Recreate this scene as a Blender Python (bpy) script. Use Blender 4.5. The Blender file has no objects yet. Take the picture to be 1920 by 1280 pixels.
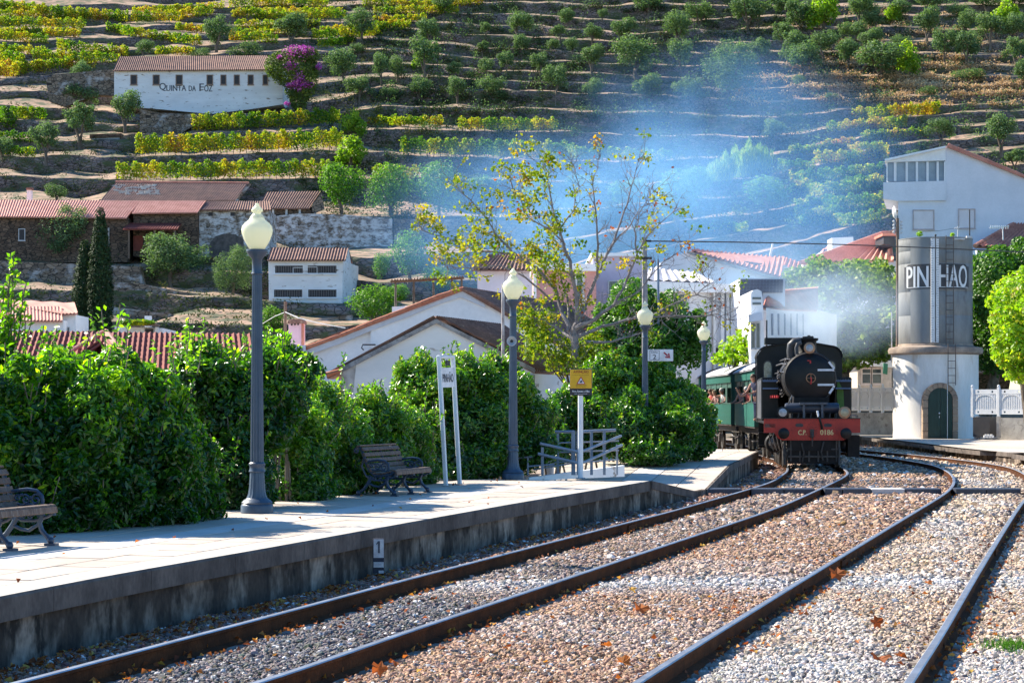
import bpy, bmesh, math, random
import numpy as np
from mathutils import Vector, Matrix, Euler, noise as mnoise

random.seed(7)
RNG = np.random.default_rng(11)
SC = bpy.context.scene
COL = SC.collection
PI = math.pi

# ------------------------------------------------------------------ camera
F = 3840.0            # focal length in pixels of the 1920 px wide photograph
HZ = 763.0            # horizon row
CH = 1.95             # camera height above the rail tops
cam_d = bpy.data.cameras.new('camera')
cam = bpy.data.objects.new('camera', cam_d)
COL.objects.link(cam)
cam.location = (0, 0, CH)
cam.rotation_euler = (math.radians(90), 0, 0)
cam_d.sensor_width = 36
cam_d.lens = 72
cam_d.shift_y = (HZ - 640) / 1920
cam_d.clip_start = 0.5
cam_d.clip_end = 6000
SC.camera = cam
SC.render.resolution_x = 1024
SC.render.resolution_y = 682

# ------------------------------------------------------------------ sky, sun, exposure
SUN_EL = math.radians(39)
SDIR = Vector((-0.84 * math.cos(SUN_EL), 0.54 * math.cos(SUN_EL), math.sin(SUN_EL))).normalized()
world = bpy.data.worlds.new('World')
SC.world = world
world.use_nodes = True
wn = world.node_tree.nodes
wl = world.node_tree.links
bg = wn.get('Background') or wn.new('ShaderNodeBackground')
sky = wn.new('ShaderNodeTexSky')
sky.sky_type = 'NISHITA'
sky.sun_disc = False
sky.sun_elevation = SUN_EL
sky.sun_rotation = math.atan2(SDIR.x, SDIR.y)
sky.dust_density = 0.4
sky.ozone_density = 3.0
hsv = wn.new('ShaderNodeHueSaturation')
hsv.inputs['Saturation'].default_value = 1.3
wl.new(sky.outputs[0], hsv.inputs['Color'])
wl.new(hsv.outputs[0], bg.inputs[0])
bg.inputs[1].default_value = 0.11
sun_d = bpy.data.lights.new('sun', 'SUN')
sun_d.energy = 5.0
sun_d.angle = math.radians(0.5)
sun_d.color = (1.0, 0.91, 0.76)
sun = bpy.data.objects.new('sun', sun_d)
COL.objects.link(sun)
sun.rotation_euler = SDIR.to_track_quat('Z', 'Y').to_euler()
SC.view_settings.view_transform = 'Standard'
SC.view_settings.look = 'None'
SC.view_settings.exposure = 1.25
SC.view_settings.gamma = 1
SC.view_settings.use_curve_mapping = False
cy = SC.cycles
cy.use_denoising = True
cy.max_bounces = 6
cy.diffuse_bounces = 3
cy.glossy_bounces = 2
cy.transmission_bounces = 3
cy.transparent_max_bounces = 8
cy.volume_bounces = 1
cy.volume_step_rate = 1.0
cy.volume_max_steps = 96
cy.sample_clamp_indirect = 4

# ------------------------------------------------------------------ measuring helpers
def P(x, y, D):
    return Vector(((x - 960) * D / F, D, CH - (y - HZ) * D / F))
def G(x, y, z=0.0):
    D = F * (CH - z) / (y - HZ)
    return Vector(((x - 960) * D / F, D, z))
def ZZ(y, D):
    return CH - (y - HZ) * D / F
def XX(x, D):
    return (x - 960) * D / F

# ------------------------------------------------------------------ materials
_mats = {}
def _base(name):
    m = bpy.data.materials.new(name)
    m.use_nodes = True
    nt = m.node_tree
    b = nt.nodes['Principled BSDF']
    return m, nt, nt.nodes, nt.links, b
def rgb(c):
    return (c[0], c[1], c[2], 1)
def _coords(n, l, stretch, world=False):
    if world:
        tc = n.new('ShaderNodeNewGeometry'); out = tc.outputs['Position']
    else:
        tc = n.new('ShaderNodeTexCoord'); out = tc.outputs['Object']
    mp = n.new('ShaderNodeMapping')
    mp.inputs['Scale'].default_value = stretch
    l.new(out, mp.inputs[0])
    return mp.outputs[0]
def _noise(n, l, vec, scale, detail=5, rough=0.6):
    t = n.new('ShaderNodeTexNoise')
    t.inputs['Scale'].default_value = scale
    t.inputs['Detail'].default_value = detail
    t.inputs['Roughness'].default_value = rough
    l.new(vec, t.inputs['Vector'])
    return t.outputs['Fac']
def _ramp(n, l, fac, stops):
    r = n.new('ShaderNodeValToRGB')
    e = r.color_ramp.elements
    while len(e) > 1:
        e.remove(e[-1])
    e[0].position = stops[0][0]; e[0].color = rgb(stops[0][1])
    for p, c in stops[1:]:
        k = e.new(p); k.color = rgb(c)
    l.new(fac, r.inputs[0])
    return r.outputs[0]
def _bump(n, l, b, h, strength, dist=0.02):
    bp = n.new('ShaderNodeBump')
    bp.inputs['Strength'].default_value = strength
    bp.inputs['Distance'].default_value = dist
    l.new(h, bp.inputs['Height'])
    l.new(bp.outputs[0], b.inputs['Normal'])
def _mul(n, l, col, fac_out):
    mx = n.new('ShaderNodeMix'); mx.data_type = 'RGBA'; mx.blend_type = 'MULTIPLY'
    mx.inputs['Factor'].default_value = 1
    l.new(col, mx.inputs[6]); l.new(fac_out, mx.inputs[7])
    return mx.outputs[2]
def M(name, c, c2=None, scale=4, rough=0.8, metal=0.0, bump=0.0, bscale=None, stretch=(1, 1, 1),
      lo=0.38, hi=0.62, spec=0.4, rnd=0.0, c3=None, s3=30, f3=(0.55, 0.75), bdist=0.02, world=False, fine=0.0):
    if name in _mats:
        return _mats[name]
    m, nt, n, l, b = _base(name)
    b.inputs['Roughness'].default_value = rough
    b.inputs['Metallic'].default_value = metal
    b.inputs['Specular IOR Level'].default_value = spec
    vec = _coords(n, l, stretch, world)
    if c2 is None:
        c2 = tuple(x * 0.8 for x in c)
    col = _ramp(n, l, _noise(n, l, vec, scale), [(lo, c), (hi, c2)])
    if c3 is not None:
        f = _noise(n, l, vec, s3, 4)
        rr = _ramp(n, l, f, [(f3[0], (0, 0, 0)), (f3[1], (1, 1, 1))])
        mx = n.new('ShaderNodeMix'); mx.data_type = 'RGBA'
        l.new(rr, mx.inputs['Factor']); l.new(col, mx.inputs[6])
        mx.inputs[7].default_value = rgb(c3)
        col = mx.outputs[2]
    if fine:
        f = _noise(n, l, vec, scale * 12, 3)
        col = _mul(n, l, col, _ramp(n, l, f, [(0.3, (1 - fine,) * 3), (0.7, (1 + fine * 0.3,) * 3)]))
    if rnd:
        oi = n.new('ShaderNodeObjectInfo')
        col = _mul(n, l, col, _ramp(n, l, oi.outputs['Random'], [(0, (1 - rnd, 1 - rnd, 1 - rnd)), (1, (1, 1, 1))]))
    l.new(col, b.inputs['Base Color'])
    if bump:
        _bump(n, l, b, _noise(n, l, vec, bscale or scale * 6, 6), bump, bdist)
    _mats[name] = m
    return m
def Mstone(name, stones, joint, scale=2.0, wash=None, washf=(0.45, 0.6), bump=0.6, stretch=(1, 1, 1.8), ws=0.35, bdist=0.06):
    m, nt, n, l, b = _base(name)
    b.inputs['Roughness'].default_value = 0.95
    b.inputs['Specular IOR Level'].default_value = 0.15
    vec = _coords(n, l, stretch)
    v1 = n.new('ShaderNodeTexVoronoi'); v1.inputs['Scale'].default_value = scale
    l.new(vec, v1.inputs['Vector'])
    v2 = n.new('ShaderNodeTexVoronoi'); v2.feature = 'DISTANCE_TO_EDGE'; v2.inputs['Scale'].default_value = scale
    l.new(vec, v2.inputs['Vector'])
    sp = n.new('ShaderNodeSeparateColor'); l.new(v1.outputs['Color'], sp.inputs[0])
    col = _ramp(n, l, sp.outputs[0], [(0, stones[0]), (0.5, stones[1]), (1, stones[2])])
    jf = _ramp(n, l, v2.outputs['Distance'], [(0.02, (0, 0, 0)), (0.09, (1, 1, 1))])
    mx = n.new('ShaderNodeMix'); mx.data_type = 'RGBA'
    l.new(jf, mx.inputs['Factor']); mx.inputs[6].default_value = rgb(joint); l.new(col, mx.inputs[7])
    col = mx.outputs[2]
    if wash:
        f = _noise(n, l, vec, ws, 8, 0.72)
        rr = _ramp(n, l, f, [(washf[0], (0, 0, 0)), (washf[1], (1, 1, 1))])
        mx = n.new('ShaderNodeMix'); mx.data_type = 'RGBA'
        l.new(rr, mx.inputs['Factor']); l.new(col, mx.inputs[6]); mx.inputs[7].default_value = rgb(wash)
        col = mx.outputs[2]
    big = _noise(n, l, vec, 0.25, 3)
    col = _mul(n, l, col, _ramp(n, l, big, [(0.3, (0.75, 0.75, 0.75)), (0.7, (1.1, 1.1, 1.1))]))
    l.new(col, b.inputs['Base Color'])
    _bump(n, l, b, v2.outputs['Distance'], bump, bdist)
    _mats[name] = m
    return m
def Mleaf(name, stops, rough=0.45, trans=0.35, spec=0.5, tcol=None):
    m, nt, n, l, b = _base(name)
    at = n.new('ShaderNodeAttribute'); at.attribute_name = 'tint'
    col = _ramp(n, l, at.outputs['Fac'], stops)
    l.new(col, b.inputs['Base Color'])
    b.inputs['Roughness'].default_value = rough
    b.inputs['Specular IOR Level'].default_value = spec
    tr = n.new('ShaderNodeBsdfTranslucent')
    hs = n.new('ShaderNodeMix'); hs.data_type = 'RGBA'; hs.blend_type = 'MULTIPLY'; hs.inputs['Factor'].default_value = 1
    l.new(col, hs.inputs[6]); hs.inputs[7].default_value = rgb(tcol or (1.6, 1.9, 0.5))
    l.new(hs.outputs[2], tr.inputs[0])
    mx = n.new('ShaderNodeMixShader'); mx.inputs[0].default_value = trans
    l.new(b.outputs[0], mx.inputs[1]); l.new(tr.outputs[0], mx.inputs[2])
    l.new(mx.outputs[0], n['Material Output'].inputs[0])
    _mats[name] = m
    return m

# ------------------------------------------------------------------ object helpers
def empty(name, label, cat, loc=(0, 0, 0), rz=0.0, group=None):
    o = bpy.data.objects.new(name, None)
    COL.objects.link(o)
    o.empty_display_size = 0.2
    o.location = loc
    o.rotation_euler = (0, 0, rz)
    o['label'] = label
    o['category'] = cat
    if group:
        o['group'] = group
    return o
def tag(o, label=None, cat=None, group=None, kind=None):
    if label: o['label'] = label
    if cat: o['category'] = cat
    if group: o['group'] = group
    if kind: o['kind'] = kind
    return o
def root_loc(o):
    v = Vector((0, 0, 0))
    while o is not None:
        v += Vector(o.location); o = o.parent
    return v
_children = {}
def link(o, parent=None):
    COL.objects.link(o)
    if parent is not None:
        o.parent = parent
        _children.setdefault(parent.name, []).append(o)
    return o
def copy_tree(o, parent=None):
    c = o.copy()
    link(c, parent)
    for ch in _children.get(o.name, []):
        copy_tree(ch, c)
    return c

class MB:
    """collects vertices and faces; build() links them as one mesh object"""
    def __init__(self, off=(0, 0, 0)):
        self.v = []; self.f = []; self.m = []; self.off = Vector(off); self.mi = 0
    def add(self, vs, fs):
        k = len(self.v)
        self.v.extend([tuple(Vector(p) - self.off) for p in vs])
        for f in fs:
            self.f.append(tuple(i + k for i in f)); self.m.append(self.mi)
        return self
    def box(self, c, s, rz=0.0, R=None):
        hx, hy, hz = s[0] / 2, s[1] / 2, s[2] / 2
        R = R or Matrix.Rotation(rz, 3, 'Z')
        vs = [Vector(c) + R @ Vector((a * hx, b_ * hy, d * hz)) for a, b_, d in
              ((-1, -1, -1), (1, -1, -1), (1, 1, -1), (-1, 1, -1), (-1, -1, 1), (1, -1, 1), (1, 1, 1), (-1, 1, 1))]
        return self.add(vs, [(3, 2, 1, 0), (4, 5, 6, 7), (0, 1, 5, 4), (1, 2, 6, 5), (2, 3, 7, 6), (3, 0, 4, 7)])
    def bbox(self, a, b_):
        return self.box([(a[i] + b_[i]) / 2 for i in range(3)], [abs(b_[i] - a[i]) for i in range(3)])
    def cyl(self, p0, p1, r0, r1=None, n=12, caps=True):
        p0 = Vector(p0); p1 = Vector(p1); r1 = r0 if r1 is None else r1
        d = (p1 - p0)
        if d.length < 1e-6: return self
        d.normalize()
        a = d.orthogonal().normalized(); b_ = d.cross(a)
        vs = []
        for p, r in ((p0, r0), (p1, r1)):
            for i in range(n):
                t = 2 * PI * i / n
                vs.append(p + a * (r * math.cos(t)) + b_ * (r * math.sin(t)))
        fs = [(i, (i + 1) % n, n + (i + 1) % n, n + i) for i in range(n)]
        if caps:
            fs += [tuple(range(n - 1, -1, -1)), tuple(range(n, 2 * n))]
        return self.add(vs, fs)
    def tube(self, pts, r, n=8, caps=True):
        pts = [Vector(p) for p in pts]
        rs = r if isinstance(r, (list, tuple)) else [r] * len(pts)
        vs = []; prev = None
        for i, p in enumerate(pts):
            d = (pts[min(i + 1, len(pts) - 1)] - pts[max(i - 1, 0)])
            if d.length < 1e-9: d = Vector((0, 0, 1))
            d.normalize()
            a = prev - d * prev.dot(d) if prev is not None else d.orthogonal()
            if a.length < 1e-5: a = d.orthogonal()
            a.normalize(); prev = a
            b_ = d.cross(a)
            for j in range(n):
                t = 2 * PI * j / n
                vs.append(p + a * (rs[i] * math.cos(t)) + b_ * (rs[i] * math.sin(t)))
        fs = []
        for i in range(len(pts) - 1):
            for j in range(n):
                k = i * n; q = (j + 1) % n
                fs.append((k + j, k + q, k + n + q, k + n + j))
        if caps:
            fs += [tuple(range(n - 1, -1, -1)), tuple((len(pts) - 1) * n + j for j in range(n))]
        return self.add(vs, fs)
    def lathe(self, prof, n=20, c=(0, 0, 0), flute=0.0, R=None):
        c = Vector(c); vs = []
        for r, z in prof:
            for j in range(n):
                t = 2 * PI * j / n
                rr = r * (1 - (flute if (j % 2 and flute) else 0))
                p = Vector((rr * math.cos(t), rr * math.sin(t), z))
                vs.append(c + (R @ p if R else p))
        fs = []
        for i in range(len(prof) - 1):
            for j in range(n):
                q = (j + 1) % n
                fs.append((i * n + j, i * n + q, (i + 1) * n + q, (i + 1) * n + j))
        fs += [tuple(range(n - 1, -1, -1)), tuple((len(prof) - 1) * n + j for j in range(n))]
        return self.add(vs, fs)
    def prism(self, poly, d):
        """polygon (3D points) extruded by vector d"""
        poly = [Vector(p) for p in poly]; d = Vector(d); n = len(poly)
        vs = poly + [p + d for p in poly]
        fs = [tuple(range(n)), tuple(range(2 * n - 1, n - 1, -1))]
        fs += [(i, n + i, n + (i + 1) % n, (i + 1) % n) for i in range(n)]
        return self.add(vs, fs)
    SKEW = 0.0
    def slab(self, px, D, depth):
        return self.prism([P(x, y, D) for x, y in px], (MB.SKEW * depth, depth, 0))
    def quad(self, a, b_, c, d):
        return self.add([a, b_, c, d], [(0, 1, 2, 3)])
    def ball(self, c, r, n=10, sq=(1, 1, 1), m=7):
        vs = []; c = Vector(c)
        for i in range(1, m):
            ph = PI * i / m
            for j in range(n):
                t = 2 * PI * j / n
                vs.append(c + Vector((r * sq[0] * math.sin(ph) * math.cos(t), r * sq[1] * math.sin(ph) * math.sin(t), -r * sq[2] * math.cos(ph))))
        b0 = len(vs); vs += [c - Vector((0, 0, r * sq[2])), c + Vector((0, 0, r * sq[2]))]
        fs = []
        for i in range(m - 2):
            for j in range(n):
                q = (j + 1) % n
                fs.append((i * n + j, i * n + q, (i + 1) * n + q, (i + 1) * n + j))
        for j in range(n):
            q = (j + 1) % n
            fs.append((b0, q, j)); fs.append((b0 + 1, (m - 2) * n + j, (m - 2) * n + q))
        return self.add(vs, fs)
    def build(self, name, mats, parent=None, smooth=False, bevel=0.0):
        me = bpy.data.meshes.new(name)
        me.from_pydata(self.v, [], self.f)
        if not isinstance(mats, (list, tuple)): mats = [mats]
        for m in mats: me.materials.append(m)
        if len(mats) > 1:
            me.polygons.foreach_set('material_index', self.m)
        if smooth:
            me.polygons.foreach_set('use_smooth', [True] * len(me.polygons))
            if smooth != 'all':
                me.set_sharp_from_angle(angle=math.radians(40))
        bm = bmesh.new(); bm.from_mesh(me)
        bmesh.ops.recalc_face_normals(bm, faces=bm.faces)
        if bevel:
            bmesh.ops.bevel(bm, geom=bm.edges[:], offset=bevel, segments=1, affect='EDGES', clamp_overlap=True)
        bm.to_mesh(me); bm.free()
        o = bpy.data.objects.new(name, me)
        link(o, parent)
        return o

def W(parent):
    """builder that takes world coordinates for a child of an unrotated Empty"""
    return MB(root_loc(parent))

def text_mesh(s, height, width=None):
    """flat text mesh in the XZ plane, centred on x, bottom at z=0; returns (verts, faces)"""
    cu = bpy.data.curves.new('lettering_curve', 'FONT')
    cu.body = s; cu.size = 1; cu.resolution_u = 3
    ob = bpy.data.objects.new('lettering_curve', cu)
    COL.objects.link(ob)
    dg = bpy.context.evaluated_depsgraph_get(); dg.update()
    me = bpy.data.meshes.new_from_object(ob.evaluated_get(dg))
    vs = [v.co.copy() for v in me.vertices]; fs = [tuple(p.vertices) for p in me.polygons]
    bpy.data.objects.remove(ob); bpy.data.curves.remove(cu); bpy.data.meshes.remove(me)
    x0 = min(v.x for v in vs); x1 = max(v.x for v in vs)
    y0 = min(v.y for v in vs); y1 = max(v.y for v in vs)
    sy = height / (y1 - y0)
    sx = (width / (x1 - x0)) if width else sy
    return [Vector(((v.x - (x0 + x1) / 2) * sx, 0, (v.y - y0) * sy)) for v in vs], fs
def letters(s, height, width, origin, mat, parent, name='lettering', right=(1, 0, 0), up=(0, 0, 1), off=0.004, bold=0.0):
    vs, fs = text_mesh(s, height, width)
    right = Vector(right).normalized(); up = Vector(up).normalized(); nrm = right.cross(up)
    o = Vector(origin)
    mb = MB(); P3 = [o + right * v.x + up * v.z + nrm * off for v in vs]
    mb.add(P3, fs)
    if bold:
        mb.add([p + right * bold + nrm * 0.0007 for p in P3], fs)
        mb.add([p - right * bold - nrm * 0.0007 for p in P3], fs)
    return mb.build(name, mat, parent)

# ------------------------------------------------------------------ foliage
def unit(a):
    return a / np.maximum(np.linalg.norm(a, axis=1, keepdims=True), 1e-9)
def leaf_obj(name, pos, nrm, Ln, Wd, tint, mat, parent=None, fold=0.35, bias=None):
    """two-triangle folded leaves, one per position, as ONE mesh"""
    N = len(pos)
    nrm = unit(nrm)
    r = RNG.normal(size=(N, 3))
    if bias is not None: r = r + np.asarray(bias)
    t = unit(r - nrm * np.sum(r * nrm, 1, keepdims=True))
    b_ = np.cross(nrm, t)
    Ln = np.broadcast_to(np.asarray(Ln, float), (N,))[:, None]; Wd = np.broadcast_to(np.asarray(Wd, float), (N,))[:, None]
    V = np.empty((N, 4, 3))
    V[:, 0] = pos - t * Ln / 2
    V[:, 1] = pos + b_ * Wd / 2 + nrm * Wd * fold / 2
    V[:, 2] = pos + t * Ln / 2 - nrm * Ln * 0.08
    V[:, 3] = pos - b_ * Wd / 2 + nrm * Wd * fold / 2
    me = bpy.data.meshes.new(name)
    me.vertices.add(N * 4)
    me.vertices.foreach_set('co', V.reshape(-1).astype(np.float32))
    idx = (np.arange(N)[:, None] * 4 + np.array([0, 2, 1, 0, 3, 2])[None]).reshape(-1)
    me.loops.add(N * 6); me.loops.foreach_set('vertex_index', idx.astype(np.int32))
    me.polygons.add(N * 2); me.polygons.foreach_set('loop_start', (np.arange(N * 2) * 3).astype(np.int32))
    at = me.attributes.new('tint', 'FLOAT', 'POINT')
    at.data.foreach_set('value', np.repeat(np.clip(tint, 0, 1), 4).astype(np.float32))
    me.materials.append(mat)
    me.update(calc_edges=True)
    o = bpy.data.objects.new(name, me)
    link(o, parent)
    return o
def lumps_points(lumps, n, jit=0.22, inner=0.75, floor=None):
    """points spread through the outer shell of a union of ellipsoids: lumps = [(cx,cy,cz,rx,ry,rz)]"""
    L = np.array(lumps, float)
    area = (L[:, 3] * L[:, 4] + L[:, 4] * L[:, 5] + L[:, 3] * L[:, 5])
    out_p = []; out_n = []; have = 0; guard = 0
    while have < n and guard < 12:
        guard += 1
        k = RNG.choice(len(L), size=n, p=area / area.sum())
        d = unit(RNG.normal(size=(n, 3)))
        # lumpy radius: clumps and gaps
        w = np.sin(d[:, 0] * 7 + k * 1.7) * np.sin(d[:, 1] * 6 + k) * np.sin(d[:, 2] * 8 + k * 2.3)
        rad = 1 + 0.12 * w - np.abs(RNG.normal(size=n)) * jit
        p = L[k, :3] + d * L[k, 3:6] * rad[:, None]
        keep = np.ones(n, bool)
        for q in range(len(L)):
            e = (p - L[q, :3]) / L[q, 3:6]
            keep &= ~((np.sum(e * e, 1) < inner ** 2) & (k != q))
        if floor is not None: keep &= p[:, 2] > floor
        out_p.append(p[keep]); out_n.append((d / L[k, 3:6])[keep]); have += keep.sum()
    return np.concatenate(out_p)[:n], unit(np.concatenate(out_n)[:n])
def foliage(name, lumps, n, Ln, Wd, mat, parent=None, jit=0.22, tint=0.5, tvar=0.22, inner=0.75, floor=None, up=0.5, nz=0.9, off=(0, 0, 0), clump=1.0, core=None, fold=0.35, top_tint=0.0):
    p, nr = lumps_points(lumps, n, jit, inner, floor)
    nn = nr + RNG.normal(size=p.shape) * nz * 0.5 + np.array([0, 0, up])
    cl = np.sin(p[:, 0] * 2.3 * clump + 1) * np.sin(p[:, 1] * 2.9 * clump) * np.sin(p[:, 2] * 3.1 * clump + 2)
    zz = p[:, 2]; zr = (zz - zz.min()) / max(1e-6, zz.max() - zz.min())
    tt = tint + tvar * cl + RNG.normal(size=len(p)) * tvar * 0.6 + top_tint * (zr - 0.5)  # lighter tops, darker lower leaves: sunlight and shade put into the tint
    sc = RNG.uniform(0.7, 1.25, len(p))
    o = leaf_obj(name, p - np.asarray(off), nn, Ln * sc, Wd * sc, tt, mat, parent, fold)
    return o
def rough(lumps, n=5, seed=1, k=(.22, .48)):
    """adds smaller bulges on the surface of each ellipsoid so the outline is uneven"""
    r = random.Random(seed); out = list(lumps)
    for (cx, cy_, cz, rx, ry_, rz) in lumps:
        for i in range(n):
            a = r.uniform(0, 2 * PI); e = r.uniform(-.5, 1.4); q = r.uniform(*k)
            out.append((cx + rx * .92 * math.cos(a) * math.cos(e), cy_ + ry_ * .92 * math.sin(a) * math.cos(e), cz + rz * .92 * math.sin(e),
                        rx * q, ry_ * q, min(rx, rz) * q * r.uniform(.8, 1.5)))
    return out
def core_mesh(lumps, scale, off):
    mb = MB(off)
    for (cx, cy_, cz, rx, ry, rz) in lumps:
        vs0 = len(mb.v)
        mb.ball((cx, cy_, cz), 1.0, 10, (rx * scale, ry * scale, rz * scale), 8)
    return mb
# ------------------------------------------------------------------ ground and terraced hill
m_ground = M('dry_earth', (0.20, 0.15, 0.10), (0.13, 0.11, 0.07), scale=0.15, rough=0.95, bump=0.4, bscale=3, fine=0.3)
g = MB(); g.quad((-1100, -150, -0.33), (1100, -150, -0.33), (1100, 1700, -0.33), (-1100, 1700, -0.33))
tag(g.build('ground', m_ground), kind='structure')

LX = [-600, 0, 240, 480, 720, 960, 1200, 1440, 1680, 1920, 2500]
LY = [
    [-45, -40, -38, -38, -35, -38, -36, -38, -42, -48, -58],
    [-20, -18, -16, -15, -15, -15, -14, -15, -18, -22, -35],
    [5, 7, 8, 12, 12, 5, 10, 10, 12, 8, -5],
    [28, 30, 30, 27, 24, 26, 42, 32, 30, 34, 20],
    [52, 58, 48, 46, 38, 48, 62, 54, 52, 58, 42],
    [78, 80, 72, 62, 52, 68, 82, 76, 76, 82, 66],
    [102, 104, 94, 78, 72, 92, 104, 98, 100, 104, 88],
    [124, 126, 114, 98, 95, 114, 122, 120, 122, 124, 108],
    [150, 152, 130, 116, 118, 134, 142, 146, 145, 142, 125],
    [175, 170, 172, 172, 142, 152, 160, 168, 164, 158, 138],
    [200, 196, 214, 213, 167, 170, 178, 190, 182, 174, 150],
    [228, 226, 232, 226, 200, 204, 213, 218, 200, 190, 165],
    [258, 262, 262, 248, 242, 246, 256, 256, 222, 207, 178],
    [285, 290, 294, 288, 286, 300, 304, 292, 246, 228, 196],
    [320, 330, 338, 338, 334, 338, 344, 330, 272, 250, 215],
    [365, 372, 385, 400, 408, 405, 385, 362, 302, 276, 240],
    [430, 455, 468, 478, 482, 468, 425, 396, 334, 306, 270],
    [485, 492, 500, 512, 530, 520, 470, 430, 368, 340, 300],
    [535, 540, 545, 560, 580, 565, 520, 470, 405, 380, 350],
    [600, 602, 604, 608, 610, 600, 585, 560, 520, 500, 470],
    [662, 662, 662, 662, 662, 662, 662, 662, 662, 662, 662]]
DP_Y = [-60, -40, 0, 50, 100, 165, 210, 245, 290, 340, 405, 490, 530, 600, 662]
DP_D = [396, 388, 372, 354, 336, 316, 304, 294, 282, 268, 248, 226, 215, 200, 182]
def Dp(y):
    return float(np.interp(y, DP_Y, DP_D))
def line_y(k, x):
    y = float(np.interp(x, LX, LY[k]))
    if k < len(LY) - 1:
        y += 5.5 * mnoise.noise(Vector((x / 95.0, k * 3.7, 0))) + 2.4 * mnoise.noise(Vector((x / 30.0, k * 5.1, 4)))
    return y
def tread_frac(k, x):
    a = float(np.interp(x, [-200, 560, 760, 900, 1350, 1500, 1700, 2200], [.36, .36, .28, .10, .11, .20, .22, .26]))
    return max(0.03, a * (1 + 1.5 * mnoise.noise(Vector((x / 110.0, k * 2.3, 9)))))
GAP = 0.25
def strip(k, x):
    """front edge (y, D) of terrace k and the back of its tread (y, D)"""
    y = line_y(k, x); yu = line_y(k - 1, x) if k > 0 else y - 30
    a = tread_frac(k, x)
    D = Dp(y); Du = Dp(yu) if k > 0 else Dp(y) + 10
    return y, D, y - a * (y - yu), Du - GAP
def hill_point(x, y):
    for k in range(len(LY) - 1, -1, -1):
        yf, Df, yb, Db = strip(k, x)
        if y >= yf and k == len(LY) - 1:
            return P(x, y, Df)
        if yb <= y <= yf:
            t = (yf - y) / max(1e-6, yf - yb)
            return P(x, y, Df + (Db - Df) * t)
        if k > 0 and y < yb:
            yu = line_y(k - 1, x)
            if y > yu:
                return P(x, y, Db)
    return P(x, y, Dp(y))

m_soil = M('terrace_soil', (0.44, 0.29, 0.20), (0.22, 0.14, 0.09), scale=0.22, rough=0.95, bump=0.5, bscale=2.5, lo=0.4, hi=0.66,
           c3=(0.085, 0.095, 0.045), s3=0.5, f3=(0.47, 0.57), fine=0.35)
m_terr = Mstone('terrace_stone', [(0.21, 0.16, 0.15), (0.30, 0.235, 0.21), (0.14, 0.11, 0.105)], (0.05, 0.042, 0.04), scale=1.3,
                wash=(0.10, 0.12, 0.055), washf=(0.47, 0.60), bump=0.9, stretch=(1, 1, 2.2), ws=0.3, bdist=0.2)
xs = list(range(-600, 2501, 8))
hill = empty('hillside', 'terraced hillside of dry-stone walls and narrow sunlit ledges', 'hillside', (0, 180, 0))
del hill['category']; hill['kind'] = 'structure'
off = Vector((0, 180, 0))
soil = MB(off); 
K = len(LY)
ST = [[strip(k, x) for x in xs] for k in range(K)]
for k in range(K):
    rows = []
    for t in (0, 0.33, 0.66, 1.0):
        row = []
        for i, x in enumerate(xs):
            yf, Df, yb, Db = ST[k][i]
            p = P(x, yf + (yb - yf) * t, Df + (Db - Df) * t)
            if 0 < t < 1: p.z += 0.35 * mnoise.noise(Vector((p.x * .25, p.y * .3, k))) - 0.05
            row.append(p)
        rows.append(row)
    n = len(xs)
    vs = [p for r in rows for p in r]
    fs = [(r * n + i, r * n + i + 1, (r + 1) * n + i + 1, (r + 1) * n + i) for r in range(3) for i in range(n - 1)]
    soil.add(vs, fs)
top = []
for (D, zr) in ((388, None), (430, 128), (500, 158), (640, 205), (800, 215), (1000, 120), (1300, 0)):
    row = []
    for i, x in enumerate(xs[::4]):
        if zr is None:
            yf, Df, yb, Db = ST[0][min(i * 4, len(xs) - 1)]
            p = P(x, yb, Db)
        else:
            p = Vector(((x - 960) * 395 / F * (1 + (D - 388) / 900), D, zr * (1 + 0.08 * mnoise.noise(Vector((x / 300, D / 90, 0))))))
        row.append(p)
    top.append(row)
n = len(top[0])
soil.add([p for r in top for p in r], [(r * n + i, r * n + i + 1, (r + 1) * n + i + 1, (r + 1) * n + i) for r in range(len(top) - 1) for i in range(n - 1)])
soil.build('terrace_soil', m_soil, hill, smooth='all')
for k in range(K):
    wmb = MB(off); rows = []
    for t in (0, 0.12, 0.5, 0.88, 1.0):
        row = []
        for i, x in enumerate(xs):
            yf, Df, yb, Db = ST[k][i]
            if k + 1 < K:
                _, _, yb2, Db2 = ST[k + 1][i]
                q = P(x, yb2, Db2)
            else:
                q = P(x, 700, Df + 0.2)
            p = P(x, yf, Df).lerp(q, t)
            if 0 < t < 1:
                p.y -= 0.16 + 0.3 * mnoise.noise(Vector((p.x * 0.35, p.z * 0.5, k * 7)))
            if t == 0: p.z += 0.12 * mnoise.noise(Vector((p.x * 1.3, 0, k)))
            row.append(p)
        rows.append(row)
    n = len(xs)
    wmb.add([p for r in rows for p in r], [(r * n + i, r * n + i + 1, (r + 1) * n + i + 1, (r + 1) * n + i) for r in range(4) for i in range(n - 1)])
    wmb.build('terrace_wall', m_terr, hill, smooth='all')

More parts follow.
